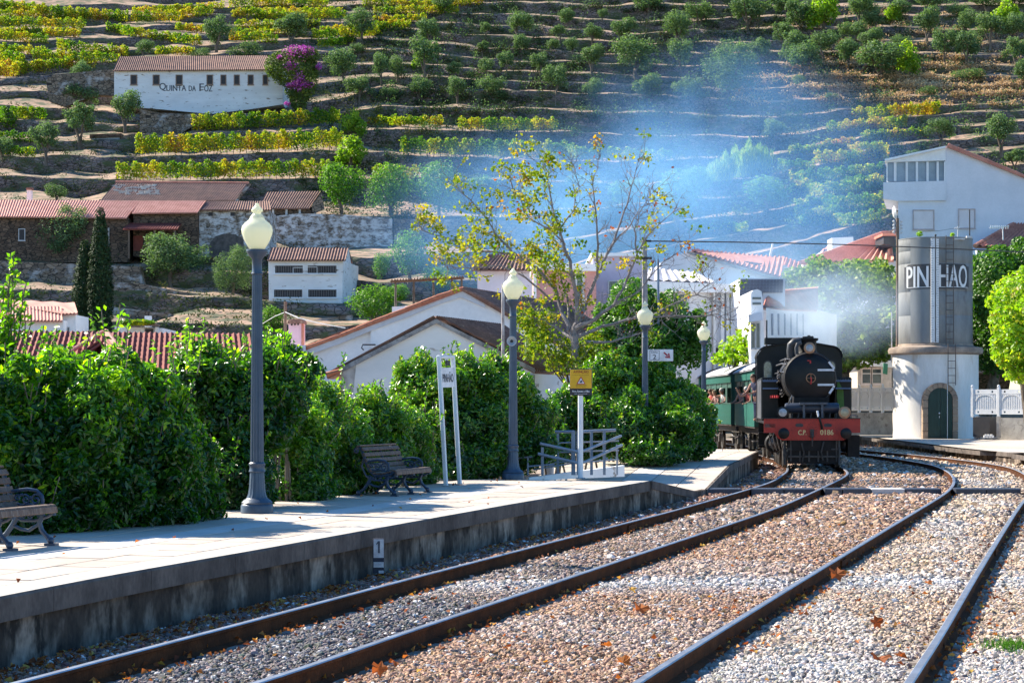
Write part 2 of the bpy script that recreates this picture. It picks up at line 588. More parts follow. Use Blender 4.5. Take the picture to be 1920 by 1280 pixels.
# ------------------------------------------------------------------ vines
m_vine = Mleaf('vine_leaf', [(0, (0.04, 0.11, 0.012)), (0.35, (0.12, 0.24, 0.02)), (0.6, (0.38, 0.38, 0.03)), (0.8, (0.55, 0.38, 0.04)), (1, (0.36, 0.10, 0.04))], rough=0.6, trans=0.4, spec=0.2)
def vine_row(pts, h, tint, where, dens=1.0, words='yellow-green'):
    """pts: foot of the row in picture measure, turned into hillside points"""
    world_pts = []
    for i in range(len(pts) - 1):
        (xa, ya), (xb, yb) = pts[i], pts[i + 1]
        nseg = max(2, int(abs(xb - xa) / 12))
        for j in range(nseg + (i == len(pts) - 2)):
            t = j / nseg
            x = xa + (xb - xa) * t; y = ya + (yb - ya) * t
            q = hill_point(x, y); world_pts.append(q)
    ys = sorted(p.y for p in world_pts); my = ys[len(ys) // 2]
    for p in world_pts:
        if abs(p.y - my) > 9: p.y = my + 9 * (1 if p.y > my else -1)
    base = world_pts[len(world_pts) // 2].copy()
    s = F / base.y; H = h / s * 1.45
    o = empty('vine_row', f'{words} row of grapevines {where}', 'vines', base, 0, 'rows of grapevines on the terraces')
    ps = []; ns = []; ts = []
    for i in range(len(world_pts) - 1):
        a, b_ = world_pts[i], world_pts[i + 1]
        Ls = (b_ - a).length
        n = int(Ls * 150 * H / 1.6 * dens) + 1
        u = RNG.random(n)
        x = a.x + (b_.x - a.x) * u; yy = a.y + (b_.y - a.y) * u; z = a.z + (b_.z - a.z) * u
        xx = x
        clump = 0.5 + 0.5 * np.sin(xx * 4.1 + base.x) * np.sin(xx * 1.3 + base.z)
        hh = H * (0.72 + 0.33 * clump)
        keep = RNG.random(n) < (0.45 + 0.6 * clump)
        v = RNG.random(n) ** 0.75
        wv = 0.55 * np.sqrt(np.clip(1 - (v - 0.55) ** 2 * 3, 0.05, 1))
        p = np.stack([x + RNG.normal(size=n) * 0.1, yy + RNG.normal(size=n) * wv * 0.6, z + hh * (0.12 + 0.9 * v)], 1)
        ps.append(p[keep]); ns.append(RNG.normal(size=(int(keep.sum()), 3)) + np.array([0, -0.3, 0.7]))
        ts.append((tint + 0.05 + 0.22 * np.sin(xx * 0.9 + base.z) * np.sin(xx * 0.37) + RNG.normal(size=n) * 0.15 + 0.12 * (0.5 - v))[keep])
    p = np.concatenate(ps); nn = np.concatenate(ns); t = np.concatenate(ts)
    leaf_obj('foliage', p - np.array(base), nn, 0.30 * RNG.uniform(.7, 1.3, len(p)), 0.26, t, m_vine, o)
    st = MB()
    for i in range(0, len(world_pts) - 1):
        q = world_pts[i] - base
        st.cyl(q, q + Vector((random.uniform(-.1, .1), 0, H * 0.6)), 0.05, 0.03, 5)
    st.build('vine_stems', m_trunk, o)['kind'] = 'stuff'
    return o
m_trunk = M('tree_bark', (0.10, 0.075, 0.055), (0.19, 0.16, 0.13), scale=6, rough=0.95, bump=0.8, bscale=20, stretch=(1, 1, .3))
VR = [
 ([(-60, 14), (0, 22), (120, 36), (240, 44)], 17, .5, 'at the top left corner of the slope'),
 ([(245, 44), (330, 42), (400, 30)], 17, .55, 'continuing right of the top left vines'),
 ([(-60, 50), (0, 54), (160, 58)], 17, .5, 'second terrace down at the left edge'),
 ([(200, 62), (290, 78), (378, 88)], 15, .42, 'running down to the tall olive above the winery'),
 ([(330, 58), (382, 64)], 12, .6, 'in the short strip left of the tall olive above the winery'),
 ([(-60, 74), (0, 77), (90, 85)], 15, .5, 'third terrace down at the left edge'),
 ([(108, 94), (170, 104), (240, 108)], 16, .42, 'on the ledge just up and left of the winery roof'),
 ([(-60, 112), (0, 118), (45, 128)], 19, .45, 'fourth terrace down at the left edge'),
 ([(60, 114), (150, 118), (225, 122)], 16, .45, 'ending at the left corner of the winery roof'),
 ([(-60, 142), (0, 148), (135, 134)], 20, .52, 'above the old buttressed stone wall'),
 ([(292, 104), (365, 106)], 13, .52, 'right behind the winery roof'),
 ([(430, 78), (500, 82), (520, 84)], 15, .5, 'between the tall olive and the broad bush'),
 ([(430, 18), (520, 20), (615, 20)], 17, .52, 'topmost in the middle of the slope'),
 ([(680, 18), (800, 20), (905, 12)], 15, .55, 'topmost strip right of the pale gully'),
 ([(435, 38), (560, 38), (650, 37)], 14, .5, 'second from the top in the middle', ),
 ([(700, 30), (780, 28), (860, 28)], 13, .5, 'second strip from the top, right of the small olive'),
 ([(440, 56), (520, 57), (600, 55)], 14, .45, 'third from the top in the middle'),
 ([(700, 46), (800, 42)], 12, .6, 'third strip from the top, right of the small olive'),
 ([(585, 76), (680, 72), (770, 56)], 15, .42, 'fourth strip ending at the dark diagonal bank'),
 ([(596, 92), (665, 84)], 13, .35, 'lowest strip above the dark diagonal bank'),
 ([(360, 248), (500, 242), (636, 236)], 24, .42, 'on the first terrace below the winery'),
 ([(255, 292), (450, 288), (642, 280)], 28, .52, 'on the second terrace below the winery'),
 ([(218, 340), (420, 336), (616, 334)], 25, .45, 'on the third terrace below the winery, above the ruined roof'),
 ([(700, 338), (785, 342)], 22, .4, 'between the round trees under the lower ledge'),
 ([(-40, 224), (85, 226)], 18, .22, 'at the left edge level with the small blue shed'),
 ([(-40, 240), (30, 243)], 15, .4, 'at the left edge just under the greener row'),
 ([(-40, 262), (68, 270)], 15, .25, 'at the left edge behind the split olive'),
 ([(10, 292), (65, 296)], 14, .25, 'beside the trunk of the split olive'),
 ([(752, 292), (900, 295), (1075, 300)], 25, .36, 'long and green on the terrace right of the round trees'),
 ([(1076, 302), (1260, 308)], 20, .3, 'fading into the smoke behind the bare treetop'),
 ([(690, 238), (830, 238)], 15, .5, 'thin and patchy below the lit clearing'),
 ([(860, 246), (1045, 248)], 19, .45, 'patchy, straight above the bare treetop'),
 ([(1210, 240), (1252, 241)], 9, .3, 'tiny, alone in the smoke'),
 ([(1598, 228), (1680, 222), (1762, 216)], 19, .62, 'orange and yellow on the upper right terraces'),
 ([(1550, 252), (1700, 240)], 17, .6, 'second of the right-hand terraces'),
 ([(1540, 280), (1602, 272)], 12, .68, 'short, left on the third of the right-hand terraces'),
 ([(1615, 268), (1740, 260)], 16, .45, 'left of the olive on the third right-hand terrace'),
 ([(1528, 310), (1600, 310), (1665, 302)], 20, .6, 'just left of the big white house roof'),
 ([(1460, 322), (1528, 322)], 16, .3, 'fading into the smoke left of the white house'),
 ([(1480, 346), (1655, 330)], 18, .32, 'level with the white house veranda'),
 ([(1480, 374), (1655, 362)], 20, .3, 'below the white house veranda level'),
 ([(1490, 400), (1675, 388)], 21, .28, 'level with the overhang of the white house'),
 ([(1500, 428), (1600, 425)], 18, .3, 'above the striped red roof, smoky'),
 ([(1602, 425), (1650, 420)], 20, .4, 'beside the pole with insulators'),
]
VR += [
 ([(-60, 32), (60, 38), (200, 44)], 13, .58, 'second line of the top left terrace'),
 ([(250, 30), (420, 20)], 12, .6, 'thin upper line left of the middle vines'),
 ([(-60, 66), (60, 70), (150, 72)], 13, .56, 'doubled line on the second left terrace'),
 ([(-60, 96), (40, 104), (90, 108)], 14, .5, 'doubled line on the fourth left terrace'),
 ([(-60, 130), (60, 132), (180, 132)], 14, .6, 'doubled line right above the buttressed stone wall'),
 ([(440, 30), (560, 29), (640, 28)], 11, .6, 'doubled line second from the top in the middle'),
 ([(430, 68), (540, 68)], 11, .5, 'between the olive and the broad bush, upper line'),
 ([(600, 66), (760, 50)], 11, .55, 'doubled line above the dark diagonal bank'),
 ([(1480, 292), (1660, 284)], 14, .5, 'between the third and lower right-hand terraces'),
 ([(1490, 358), (1655, 347)], 15, .4, 'doubled line at white house veranda level'),
 ([(1490, 414), (1660, 404)], 16, .36, 'doubled line level with the dish on the white house'),
 ([(1290, 440), (1400, 436)], 16, .3, 'in thick blue smoke above the pink-roofed houses'),
]
for v in VR:
    wd = 'orange and yellow' if v[2] > .65 else ('golden-green' if v[2] > .47 else ('green' if v[2] < .31 else 'yellow-green'))
    vine_row(v[0], v[1], v[2], v[3], words=wd)

# ------------------------------------------------------------------ hillside trees: a few kinds, copied
m_olive = Mleaf('olive_leaf', [(0, (0.05, 0.095, 0.04)), (0.5, (0.12, 0.20, 0.085)), (1, (0.24, 0.33, 0.16))], rough=0.65, trans=0.32, spec=0.2, tcol=(1.2, 1.4, 0.6))
m_round = Mleaf('citrus_leaf', [(0, (0.03, 0.09, 0.012)), (0.5, (0.08, 0.20, 0.02)), (1, (0.20, 0.34, 0.035))], rough=0.5, trans=0.35, spec=0.3)
m_bright = Mleaf('fig_leaf', [(0, (0.08, 0.16, 0.012)), (0.5, (0.20, 0.33, 0.03)), (1, (0.38, 0.42, 0.05))], rough=0.5, trans=0.45, spec=0.3)
def crown_lumps(seed, n=11, flat=1.0):
    r = random.Random(seed); L = [(0, 0, 0.60, 0.30, 0.30, 0.24)]
    for i in range(n):
        a = r.uniform(0, 2 * PI); d = r.uniform(0.12, 0.34); z = r.uniform(0.38, 0.84)
        s = r.uniform(0.09, 0.21)
        if z > 0.7: d *= 0.7
        L.append((d * math.cos(a), d * math.sin(a), z, s, s, s * flat))
    return L
def proto_tree(kind, seed):
    """unit tree: 1 m wide, 1 m high, foot at the origin"""
    o = empty({'olive': 'olive_tree', 'round': 'round_tree', 'bright': 'fig_tree', 'bush': 'round_bush', 'wide': 'olive_tree'}[kind], '', 'tree')
    r = random.Random(seed)
    mat_ = {'olive': m_olive, 'round': m_round, 'bright': m_bright, 'bush': m_olive, 'wide': m_olive}[kind]
    L = crown_lumps(seed, 11 if kind != 'round' else 14)
    if kind == 'round': L = [(x * 0.85, y * .85, (z - .6) * 1.15 + .56, a * 1.35, b_ * 1.35, c * 1.4) for x, y, z, a, b_, c in L]
    if kind == 'bush': L = [(x, y, (z - .6) * 1.3 + .5, a * 1.3, b_ * 1.3, c * 1.6) for x, y, z, a, b_, c in L]
    if kind == 'wide': L = rough([(x * 1.05, y, (z - .6) * 1.25 + .52, a * 1.25, b_ * 1.25, c * 1.5) for x, y, z, a, b_, c in L], 3, seed)
    if kind == 'bright': L = [(x, y, (z - .6) * 1.3 + .52, a * 1.1, b_, c * 1.3) for x, y, z, a, b_, c in L]
    N = {'wide': 7000, 'olive': 2300, 'round': 3000, 'bright': 1300, 'bush': 2200}[kind]
    Ls = {'wide': 0.036, 'olive': 0.055, 'round': 0.05, 'bright': 0.085, 'bush': 0.055}[kind]
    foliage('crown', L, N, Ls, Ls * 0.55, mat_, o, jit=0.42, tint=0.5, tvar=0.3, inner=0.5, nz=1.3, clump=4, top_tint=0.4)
    t = MB()
    for j in range(3):
        a = r.uniform(0, 2 * PI); q = Vector((0.10 * math.cos(a), 0.10 * math.sin(a), 0.40)); e = Vector((0.22 * math.cos(a), 0.22 * math.sin(a), 0.70))
        t.tube([(0.02 * math.cos(a), 0.02 * math.sin(a), -0.12), (0.015 * math.cos(a + 1), 0.02 * math.sin(a), 0.15), q, e], [0.035, 0.026, 0.016, 0.006], 6)
    t.build('trunk', m_trunk, o, smooth=True)
    return o
PROTO = {k: [proto_tree(k, s) for s in ss] for k, ss in {'olive': (1, 2, 3, 4, 5, 6, 7), 'round': (21, 22, 23), 'bright': (31, 32, 33), 'bush': (41, 42, 43), 'wide': (51, 52, 53)}.items()}
USED = set()
ORD = ['leftmost', 'second from the left', 'third from the left', 'fourth from the left', 'fifth from the left', 'sixth from the left', 'seventh from the left',
       'eighth from the left', 'ninth from the left', 'tenth from the left', 'eleventh from the left', 'twelfth from the left', 'thirteenth from the left', 'fourteenth from the left', 'fifteenth from the left', 'sixteenth from the left']
_ti = 0
def hill_tree(kind, x, yb, w, h, label, D=None, k=(1.34, 1.22), group='trees scattered over the terraced hillside'):
    global _ti
    _ti += 1
    p = hill_point(x, yb) if D is None else P(x, yb, D)
    s = F / p.y
    pr = PROTO[kind][_ti % len(PROTO[kind])]
    if pr.name in USED: o = copy_tree(pr)
    else: o = pr; USED.add(pr.name)
    o.location = p; o.rotation_euler = (0, 0, random.uniform(0, 2 * PI))
    sw = w / s * k[0]; o.scale = (sw, sw, h / s * k[1])
    o['label'] = label; o['category'] = 'bush' if kind == 'bush' else 'tree'; o['group'] = group
    if kind == 'bush' and h < 32: o['category'] = 'bush'
    return o
ROWS = [
 ('olive', 'olive among the golden vine rows at the upper left', [(270, 112, 42, 34), (405, 98, 60, 60), (545, 88, 78, 55), (677, 76, 56, 52), (832, 32, 48, 40)]),
 ('bush', 'low grey-green bush behind the winery roof', [(375, 112, 40, 20), (465, 112, 60, 28)]),
 ('olive', 'olive on the bank left of the winery', [(155, 168, 42, 48), (153, 214, 64, 52), (235, 250, 62, 70), (290, 208, 36, 38)]),
 ('olive', 'olive with forked trunk beside the small blue shed', [(5, 312, 45, 50), (86, 302, 56, 70), (150, 272, 74, 70)]),
 ('olive', 'small olive against the winery wall', [(461, 198, 46, 44)]),
 ('olive', 'olive in the row behind the lit clearing', [(645, 160, 64, 62), (716, 161, 42, 54), (744, 158, 34, 46), (796, 150, 62, 72), (851, 150, 34, 32)]),
 ('olive', 'olive in the row just below the lit clearing', [(672, 196, 56, 50), (728, 192, 30, 26), (786, 197, 44, 48), (858, 196, 46, 46), (926, 196, 52, 46)]),
 ('olive', 'small tree on the dark bank above the clearing', [(670, 112, 30, 26), (805, 88, 52, 50), (911, 70, 26, 26)]),
 ('olive', 'olive in the sparse top row of the dark middle slope', [(972, 78, 62, 50), (1065, 54, 36, 34), (1130, 42, 22, 22), (1215, 32, 68, 38), (1310, 52, 60, 40), (1402, 56, 74, 58)]),
 ('olive', 'olive in the second row of the dark middle slope', [(905, 104, 28, 24), (1050, 76, 34, 26), (1110, 82, 42, 32), (1168, 86, 56, 46), (1270, 84, 62, 52)]),
 ('olive', 'olive in the third row of the dark middle slope', [(911, 148, 34, 34), (950, 140, 34, 42), (978, 112, 42, 44), (1035, 100, 30, 24), (1074, 104, 30, 30), (1110, 138, 50, 48), (1190, 148, 82, 68), (1278, 142, 54, 62), (1425, 122, 44, 48)]),
 ('olive', 'olive in the lowest row of the dark middle slope', [(1012, 146, 38, 44), (1041, 190, 46, 64), (1115, 198, 40, 46), (1213, 206, 68, 58), (1297, 202, 58, 48)]),
 ('wide', 'large spreading olive at the foot of the thick grove', [(1365, 184, 118, 98)]),
 ('olive', 'olive in the back row of the thick right-hand grove', [(1475, 34, 60, 42), (1500, 68, 66, 62), (1612, 52, 60, 56), (1690, 44, 50, 40), (1745, 30, 60, 38), (1800, 48, 38, 36), (1852, 28, 72, 40), (1905, 22, 60, 40)]),
 ('olive', 'olive in the second row of the thick right-hand grove', [(1470, 92, 52, 46), (1600, 88, 54, 44), (1638, 62, 44, 38), (1738, 82, 60, 60), (1812, 70, 46, 44), (1856, 88, 64, 56), (1908, 84, 52, 56)]),
 ('olive', 'olive in the third row of the thick right-hand grove', [(1492, 118, 62, 56), (1545, 116, 56, 54), (1592, 128, 50, 50), (1632, 104, 56, 44), (1690, 104, 40, 32), (1770, 122, 56, 60), (1812, 124, 56, 62), (1905, 130, 50, 54)]),
 ('olive', 'olive in the front row of the thick right-hand grove', [(1505, 158, 78, 72), (1652, 154, 92, 68), (1915, 170, 40, 50)]),
 ('bright', 'bright green fig in the right-hand grove', [(1544, 62, 62, 76), (1676, 46, 36, 30), (1706, 152, 48, 66), (1888, 56, 60, 50)]),
 ('bush', 'bright low bush at the edge of the right-hand grove', [(1812, 156, 62, 24), (1497, 162, 26, 20)]),
 ('olive', 'silvery olive on the right-hand vine terraces', [(1454, 278, 54, 48), (1764, 270, 52, 42), (1877, 286, 64, 68), (1902, 318, 50, 34), (1712, 300, 30, 16)]),
 ('bright', 'bright leafy tree in the column right of the winery vines', [(661, 262, 48, 52), (655, 320, 66, 56), (786, 138, 28, 42)]),
 ('round', 'dense round tree in the row on the lower ledge', [(642, 408, 88, 96), (733, 404, 80, 76), (822, 404, 78, 84), (905, 402, 70, 66)]),
 ('round', 'bushy tree standing in the blue smoke', [(1268, 420, 84, 80), (1305, 372, 60, 50), (1440, 402, 84, 66), (1180, 400, 80, 60), (1010, 400, 70, 60), (1090, 388, 60, 50)]),
 ('wide', 'large olive in front of the long red-roofed barn', [(12, 478, 70, 72), (113, 492, 112, 102)]),
 ('wide', 'wide grey-green olive under the white stone house', [(318, 532, 132, 96), (436, 552, 76, 82)]),
 ('bush', 'bush sitting behind the long red roof', [(106, 376, 44, 28)]),
 ('round', 'bush on the scrubby bank right of the two-storey white shed', [(716, 525, 34, 42), (768, 528, 66, 76), (700, 610, 90, 60), (738, 580, 62, 44), (512, 640, 46, 62), (820, 560, 60, 50)]),
 ('bush', 'grassy tuft on the right-hand banks', [(1560, 190, 30, 14), (1740, 178, 34, 16)]),
]
SIZEW = {'olive': 'grey-green ', 'round': 'dark green ', 'bright': '', 'bush': ''}
for kind, phrase, lst in ROWS:
    lst2 = sorted(lst)
    for i, (x, yb, w, h) in enumerate(lst2):
        if len(lst2) == 1: lab = phrase
        elif i == len(lst2) - 1: lab = f'rightmost {phrase}'
        else: lab = f'{ORD[i]} {phrase}'
        hill_tree(kind, x, yb, w, h, lab, k=(1.12, 1.05) if kind == 'wide' else (1.34, 1.22))
for k, ps in PROTO.items():       # unused prototypes go
    for pr in ps:
        if pr.name not in USED:
            for ch in _children.get(pr.name, []): bpy.data.objects.remove(ch)
            bpy.data.objects.remove(pr)

# scrub: uncountable low growth over the walls and ledges
def scatter_scrub(name, N, xr, yr, Ln, mat_, hgt, label, tint=.5, cond=None, up=1.0):
    ps = []
    while len(ps) < N:
        x = random.uniform(*xr); y = random.uniform(*yr)
        if mnoise.noise(Vector((x / 55, y / 13, 2.2))) < -0.02 and random.random() < 0.85: continue
        if cond and not cond(x, y): continue
        q = hill_point(x, y)
        for j in range(14):
            ps.append((q.x + random.gauss(0, .45), q.y - 0.1 - abs(random.gauss(0, .2)), q.z + abs(random.gauss(0, hgt))))
    p = np.array(ps[:N])
    t = tint + 0.25 * np.sin(p[:, 0] * .31) * np.sin(p[:, 2] * .5) + RNG.normal(size=N) * .15
    o = leaf_obj(name, p, RNG.normal(size=(N, 3)) + np.array([0, -.4, .5]), Ln, Ln * .5, t, mat_)
    tag(o, label, kind='stuff')
m_scrub = Mleaf('scrub_leaf', [(0, (0.025, 0.045, 0.02)), (0.5, (0.055, 0.08, 0.035)), (1, (0.13, 0.12, 0.05))], rough=.8, trans=.15, spec=.1)
m_drygrass = Mleaf('dry_grass', [(0, (0.36, 0.24, 0.14)), (0.5, (0.58, 0.42, 0.26)), (1, (0.68, 0.54, 0.36))], rough=.9, trans=.3, spec=.1, tcol=(1.2, 1.1, .8))
scatter_scrub('scrub_growth', 72000, (560, 1700), (-10, 430), 0.34, m_scrub, 0.42, 'dark low scrub growing over the terrace walls')
scatter_scrub('scrub_growth', 14000, (-40, 560), (150, 620), 0.30, m_scrub, 0.3, 'low weeds on the banks around the old stone buildings')
scatter_scrub('dry_grass', 16000, (1480, 1960), (20, 180), 0.42, m_drygrass, 0.3, 'tall dry golden grass between the olive trees', up=2, cond=lambda x, y: y > 120 or random.random() < .35)
scatter_scrub('dry_grass', 9000, (1380, 1960), (140, 200), 0.40, m_drygrass, 0.3, 'band of dry grass along the long ledge at right')
scatter_scrub('low_shrubs', 26000, (700, 1960), (-20, 430), 0.36, m_olive, 0.75, 'grey-green low shrubs growing in patches between the trees', tint=.4, cond=lambda x, y: mnoise.noise(Vector((x / 38, y / 11, 8))) > .12)
# pale reeds in the smoke
def reed(px, yb, ht):
    q = hill_point(px, yb)
    return q
ps = []
for i in range(6500):
    x = random.triangular(1312, 1446, 1385); hmax = (30 + 40 * max(0, 1 - abs(x - 1400) / 90)) * (0.75 + .5 * mnoise.noise(Vector((x / 9, 0, 0))))
    q = hill_point(x, 345 - 20 * (x - 1316) / 126)
    ps.append((q.x, q.y - random.uniform(0, 5), q.z + random.random() * hmax * q.y / F))
p = np.array(ps)
reeds = empty('reed_clump', 'tall pale green reed clump half hidden by blue smoke', 'reeds', tuple(p.mean(0) * [1, 1, 0] + [0, 0, p[:, 2].min()]))
leaf_obj('stems', p - np.array(reeds.location), RNG.normal(size=p.shape) * [1, 1, .2], 0.9, 0.09, RNG.random(len(p)), m_bright, reeds, bias=(0, 0, 3))
# ------------------------------------------------------------------ shared building materials
m_white = M('whitewash', (0.86, 0.86, 0.86), (0.77, 0.78, 0.79), scale=.6, rough=.9, bump=.15, bscale=20, fine=.06)
m_whiteold = M('old_whitewash', (0.82, 0.82, 0.82), (0.70, 0.70, 0.70), scale=.5, rough=.95, bump=.3, bscale=8, c3=(0.26, 0.21, 0.17), s3=1.6, f3=(.60, .67), stretch=(.5, 1, 1.6))
m_whitestone = Mstone('whitewashed_rubble', [(0.22, 0.17, 0.13), (0.32, 0.26, 0.2), (0.16, 0.13, 0.1)], (0.07, 0.06, 0.05), scale=1.8,
                      wash=(0.66, 0.66, 0.66), washf=(.44, .56), bump=.8, ws=.9, bdist=.08)
m_rubble = Mstone('rubble_wall', [(0.20, 0.155, 0.12), (0.30, 0.24, 0.18), (0.13, 0.11, 0.09)], (0.05, 0.045, 0.04), scale=1.6,
                  wash=(0.50, 0.50, 0.50), washf=(.52, .64), bump=.8, ws=.35, bdist=.1)
m_darkstone = Mstone('dark_stone', [(0.13, 0.085, 0.06), (0.19, 0.13, 0.09), (0.09, 0.065, 0.05)], (0.035, 0.03, 0.025), scale=1.8, bump=.7)
m_tile = M('red_tile', (0.62, 0.27, 0.19), (0.48, 0.18, 0.125), scale=1.4, rough=.9, fine=.25, bump=.2, bscale=10)
m_tilepink = M('pink_tile', (0.70, 0.36, 0.28), (0.60, 0.28, 0.215), scale=1.0, rough=.9, fine=.2)
m_tileold = M('weathered_tile', (0.30, 0.17, 0.13), (0.19, 0.115, 0.095), scale=1.0, rough=.95, fine=.35, c3=(0.38, 0.25, 0.18), s3=3, f3=(.6, .7), bump=.3)
m_tilemaroon = M('maroon_tile', (0.28, 0.07, 0.05), (0.20, 0.05, 0.04), scale=1.2, rough=.85, fine=.25)
m_tileorange = M('orange_verge_tile', (0.58, 0.24, 0.14), (0.44, 0.15, 0.09), scale=5, rough=.9, fine=.2)
m_dark = M('dark_opening', (0.03, 0.03, 0.035), (0.05, 0.045, 0.045), scale=3, rough=.6)
m_glass = M('window_glass', (0.05, 0.07, 0.09), (0.08, 0.10, 0.12), scale=2, rough=.12, spec=.7)
m_wood = M('weathered_wood', (0.16, 0.10, 0.07), (0.26, 0.18, 0.13), scale=6, rough=.85, bump=.4, stretch=(1, 6, 6), fine=.2)
m_frame = M('painted_frame', (0.62, 0.62, 0.62), (0.5, 0.5, 0.5), scale=3, rough=.7)
m_pink = M('pink_render', (0.62, 0.33, 0.30), (0.50, 0.26, 0.24), scale=.8, rough=.9, fine=.08)
m_concrete = M('old_concrete', (0.42, 0.40, 0.37), (0.28, 0.265, 0.25), scale=1.6, rough=.92, bump=.3, bscale=25, c3=(0.10, 0.09, 0.085), s3=2.5, f3=(.56, .72), fine=.15)

def roof_plane(name, e0, e1, r1, r0, mat_, parent, rib=0.25, amp=0.05, th=0.06, course=0.0):
    """eave e0->e1, ridge r0->r1 (world); corrugated by real ribs running up the slope"""
    e0, e1, r0, r1 = map(Vector, (e0, e1, r0, r1))
    off_ = root_loc(parent)
    n = max(2, int((e1 - e0).length / rib)) * 4
    rows = max(2, int((r0 - e0).length / course) * 2) if course else 2
    nrm = (e1 - e0).cross(r0 - e0).normalized()
    if nrm.z < 0: nrm = -nrm
    mb = MB(off_); vs = []
    for j in range(rows + 1):
        t = j / rows
        saw = (0.0 if not course else (0.03 if j % 2 else 0.0))
        for i in range(n + 1):
            u = i / n
            a = e0.lerp(e1, u); b_ = r0.lerp(r1, u)
            sag = 0
            vs.append(a.lerp(b_, t) + nrm * (th + saw + amp * math.cos(i * PI / 2)))
    fs = [(j * (n + 1) + i, j * (n + 1) + i + 1, (j + 1) * (n + 1) + i + 1, (j + 1) * (n + 1) + i) for j in range(rows) for i in range(n)]
    mb.add(vs, fs)
    mb.prism([e0, e1, r1, r0], -nrm * 0.08)
    return mb.build(name, mat_, parent, smooth=True)

def tile_line(pts, r, mat_, parent, name='ridge_tiles', seg=0.4):
    """row of half-round cap tiles along a line, overlapping"""
    mb = W(parent)
    for a, b_ in zip(pts[:-1], pts[1:]):
        a = Vector(a); b_ = Vector(b_); n = max(1, int((b_ - a).length / seg))
        for i in range(n):
            p = a.lerp(b_, i / n); q = a.lerp(b_, min(1, (i + 1.12) / n))
            mb.cyl(p, q, r * 1.0, r * 0.82, 8)
    return mb.build(name, mat_, parent, smooth=True)

def window(parent, x0, y0, x1, y1, D, frame=m_frame, pane=m_dark, fw=0.08, bars=0, sill=True, name='window', proud=0.05, shutter=None):
    """window on a wall facing the camera at distance D; picture measure for its corners"""
    a = P(x0, y0, D); b_ = P(x1, y1, D)
    o_ = root_loc(parent); f = MB(o_)
    xa, xb, zt, zb = a.x, b_.x, a.z, b_.z
    if frame is not None:
        f.bbox((xa - fw, D - proud, zt), (xb + fw, D + .02, zt + fw)); f.bbox((xa - fw, D - proud, zb - fw), (xb + fw, D + .02, zb))
        f.bbox((xa - fw, D - proud, zb), (xa, D + .02, zt)); f.bbox((xb, D - proud, zb), (xb + fw, D + .02, zt))
        for i in range(bars):
            xm = xa + (xb - xa) * (i + 1) / (bars + 1)
            f.bbox((xm - fw * .3, D - proud * .8, zb), (xm + fw * .3, D + .01, zt))
        if sill: f.bbox((xa - fw * 1.6, D - proud * 1.8, zb - fw * 1.7), (xb + fw * 1.6, D, zb - fw))
    w_ = f.build(name, frame, parent) if frame is not None else None
    g_ = MB(o_); g_.bbox((xa, D - .012, zb), (xb, D + .02, zt))
    if w_ is not None: g_.build('pane', pane, w_)
    else: g_.build(name, pane, parent)
    return w_

def block(name, label, cat, px, D, depth, mat_, group=None):
    """building whose front outline (picture measure) stands at D; returns its Empty, walls built"""
    cx = sum(p[0] for p in px) / len(px); yb = max(p[1] for p in px)
    o = empty(name, label, cat, P(cx, yb, D), 0, group)
    W(o).slab(px, D, depth).build('wall', mat_, o)
    return o

# ------------------------------------------------------------------ winery (Quinta da Foz)
DQ = 303.0
q = empty('winery_building', 'long whitewashed winery with brown tile roof and lettering on its wall', 'building', P(372, 212, DQ))
W(q).slab([(214, 131), (531, 128), (530, 196), (470, 205), (395, 214), (310, 206), (262, 202), (214, 192)], DQ, 9).build('wall', m_whiteold, q)
roof_plane('roof', P(212, 133, DQ - .5), P(512, 131, DQ - .5), P(500, 105, DQ + 4.5), P(224, 107, DQ + 4.5), m_tileold, q, rib=.3)
roof_plane('roof', P(212, 133, DQ - .5) + Vector((0, 10, 0)), P(512, 131, DQ - .5) + Vector((0, 10, 0)), P(500, 105, DQ + 4.5), P(224, 107, DQ + 4.5), m_tileold, q, rib=.3)
for (a, b_) in ((246, 256), (288, 298), (331, 341), (389, 398), (415, 423), (440, 448), (466, 474), (494, 501)):
    window(q, a, 142, b_, 158, DQ, frame=M('brown_frame', (.30, .2, .15), rough=.8), pane=m_dark, fw=.12, proud=.08)
def word(s, x0, x1, yt, yb, D, mat_, parent, bold=.0, depth=.03):
    s_ = F / D
    return letters(s, (yb - yt) / s_, (x1 - x0) / s_, P((x0 + x1) / 2, yb, D - depth) - root_loc(parent), mat_, parent, bold=bold)
m_ink = M('dark_letter_paint', (0.07, 0.08, 0.10), (0.11, 0.12, 0.14), scale=6, rough=.8)
letterspec = [('Q', 299, 311, 156, 171), ('UINTA', 312, 349, 160, 171), ('DA', 354, 367, 161, 171), ('F', 374, 382, 157, 171), ('OZ', 383, 398, 160, 172)]
for s_, a, b_, yt, yb in letterspec:
    word(s_, a, b_, yt, yb, DQ, m_ink, q, bold=.02)
# buttressed old wall left of the winery
o = block('stone_wall', 'crumbling pale stone retaining wall left of the winery', 'wall', [(86, 150), (100, 140), (214, 130), (214, 180), (180, 178), (122, 200), (92, 190)], DQ + 1, 2, m_rubble)
o = block('stone_wall', 'sloping pale stone bank wall below the winery', 'wall', [(262, 205), (300, 212), (395, 216), (420, 224), (360, 238), (318, 262), (262, 250)], 296, 3, m_rubble)
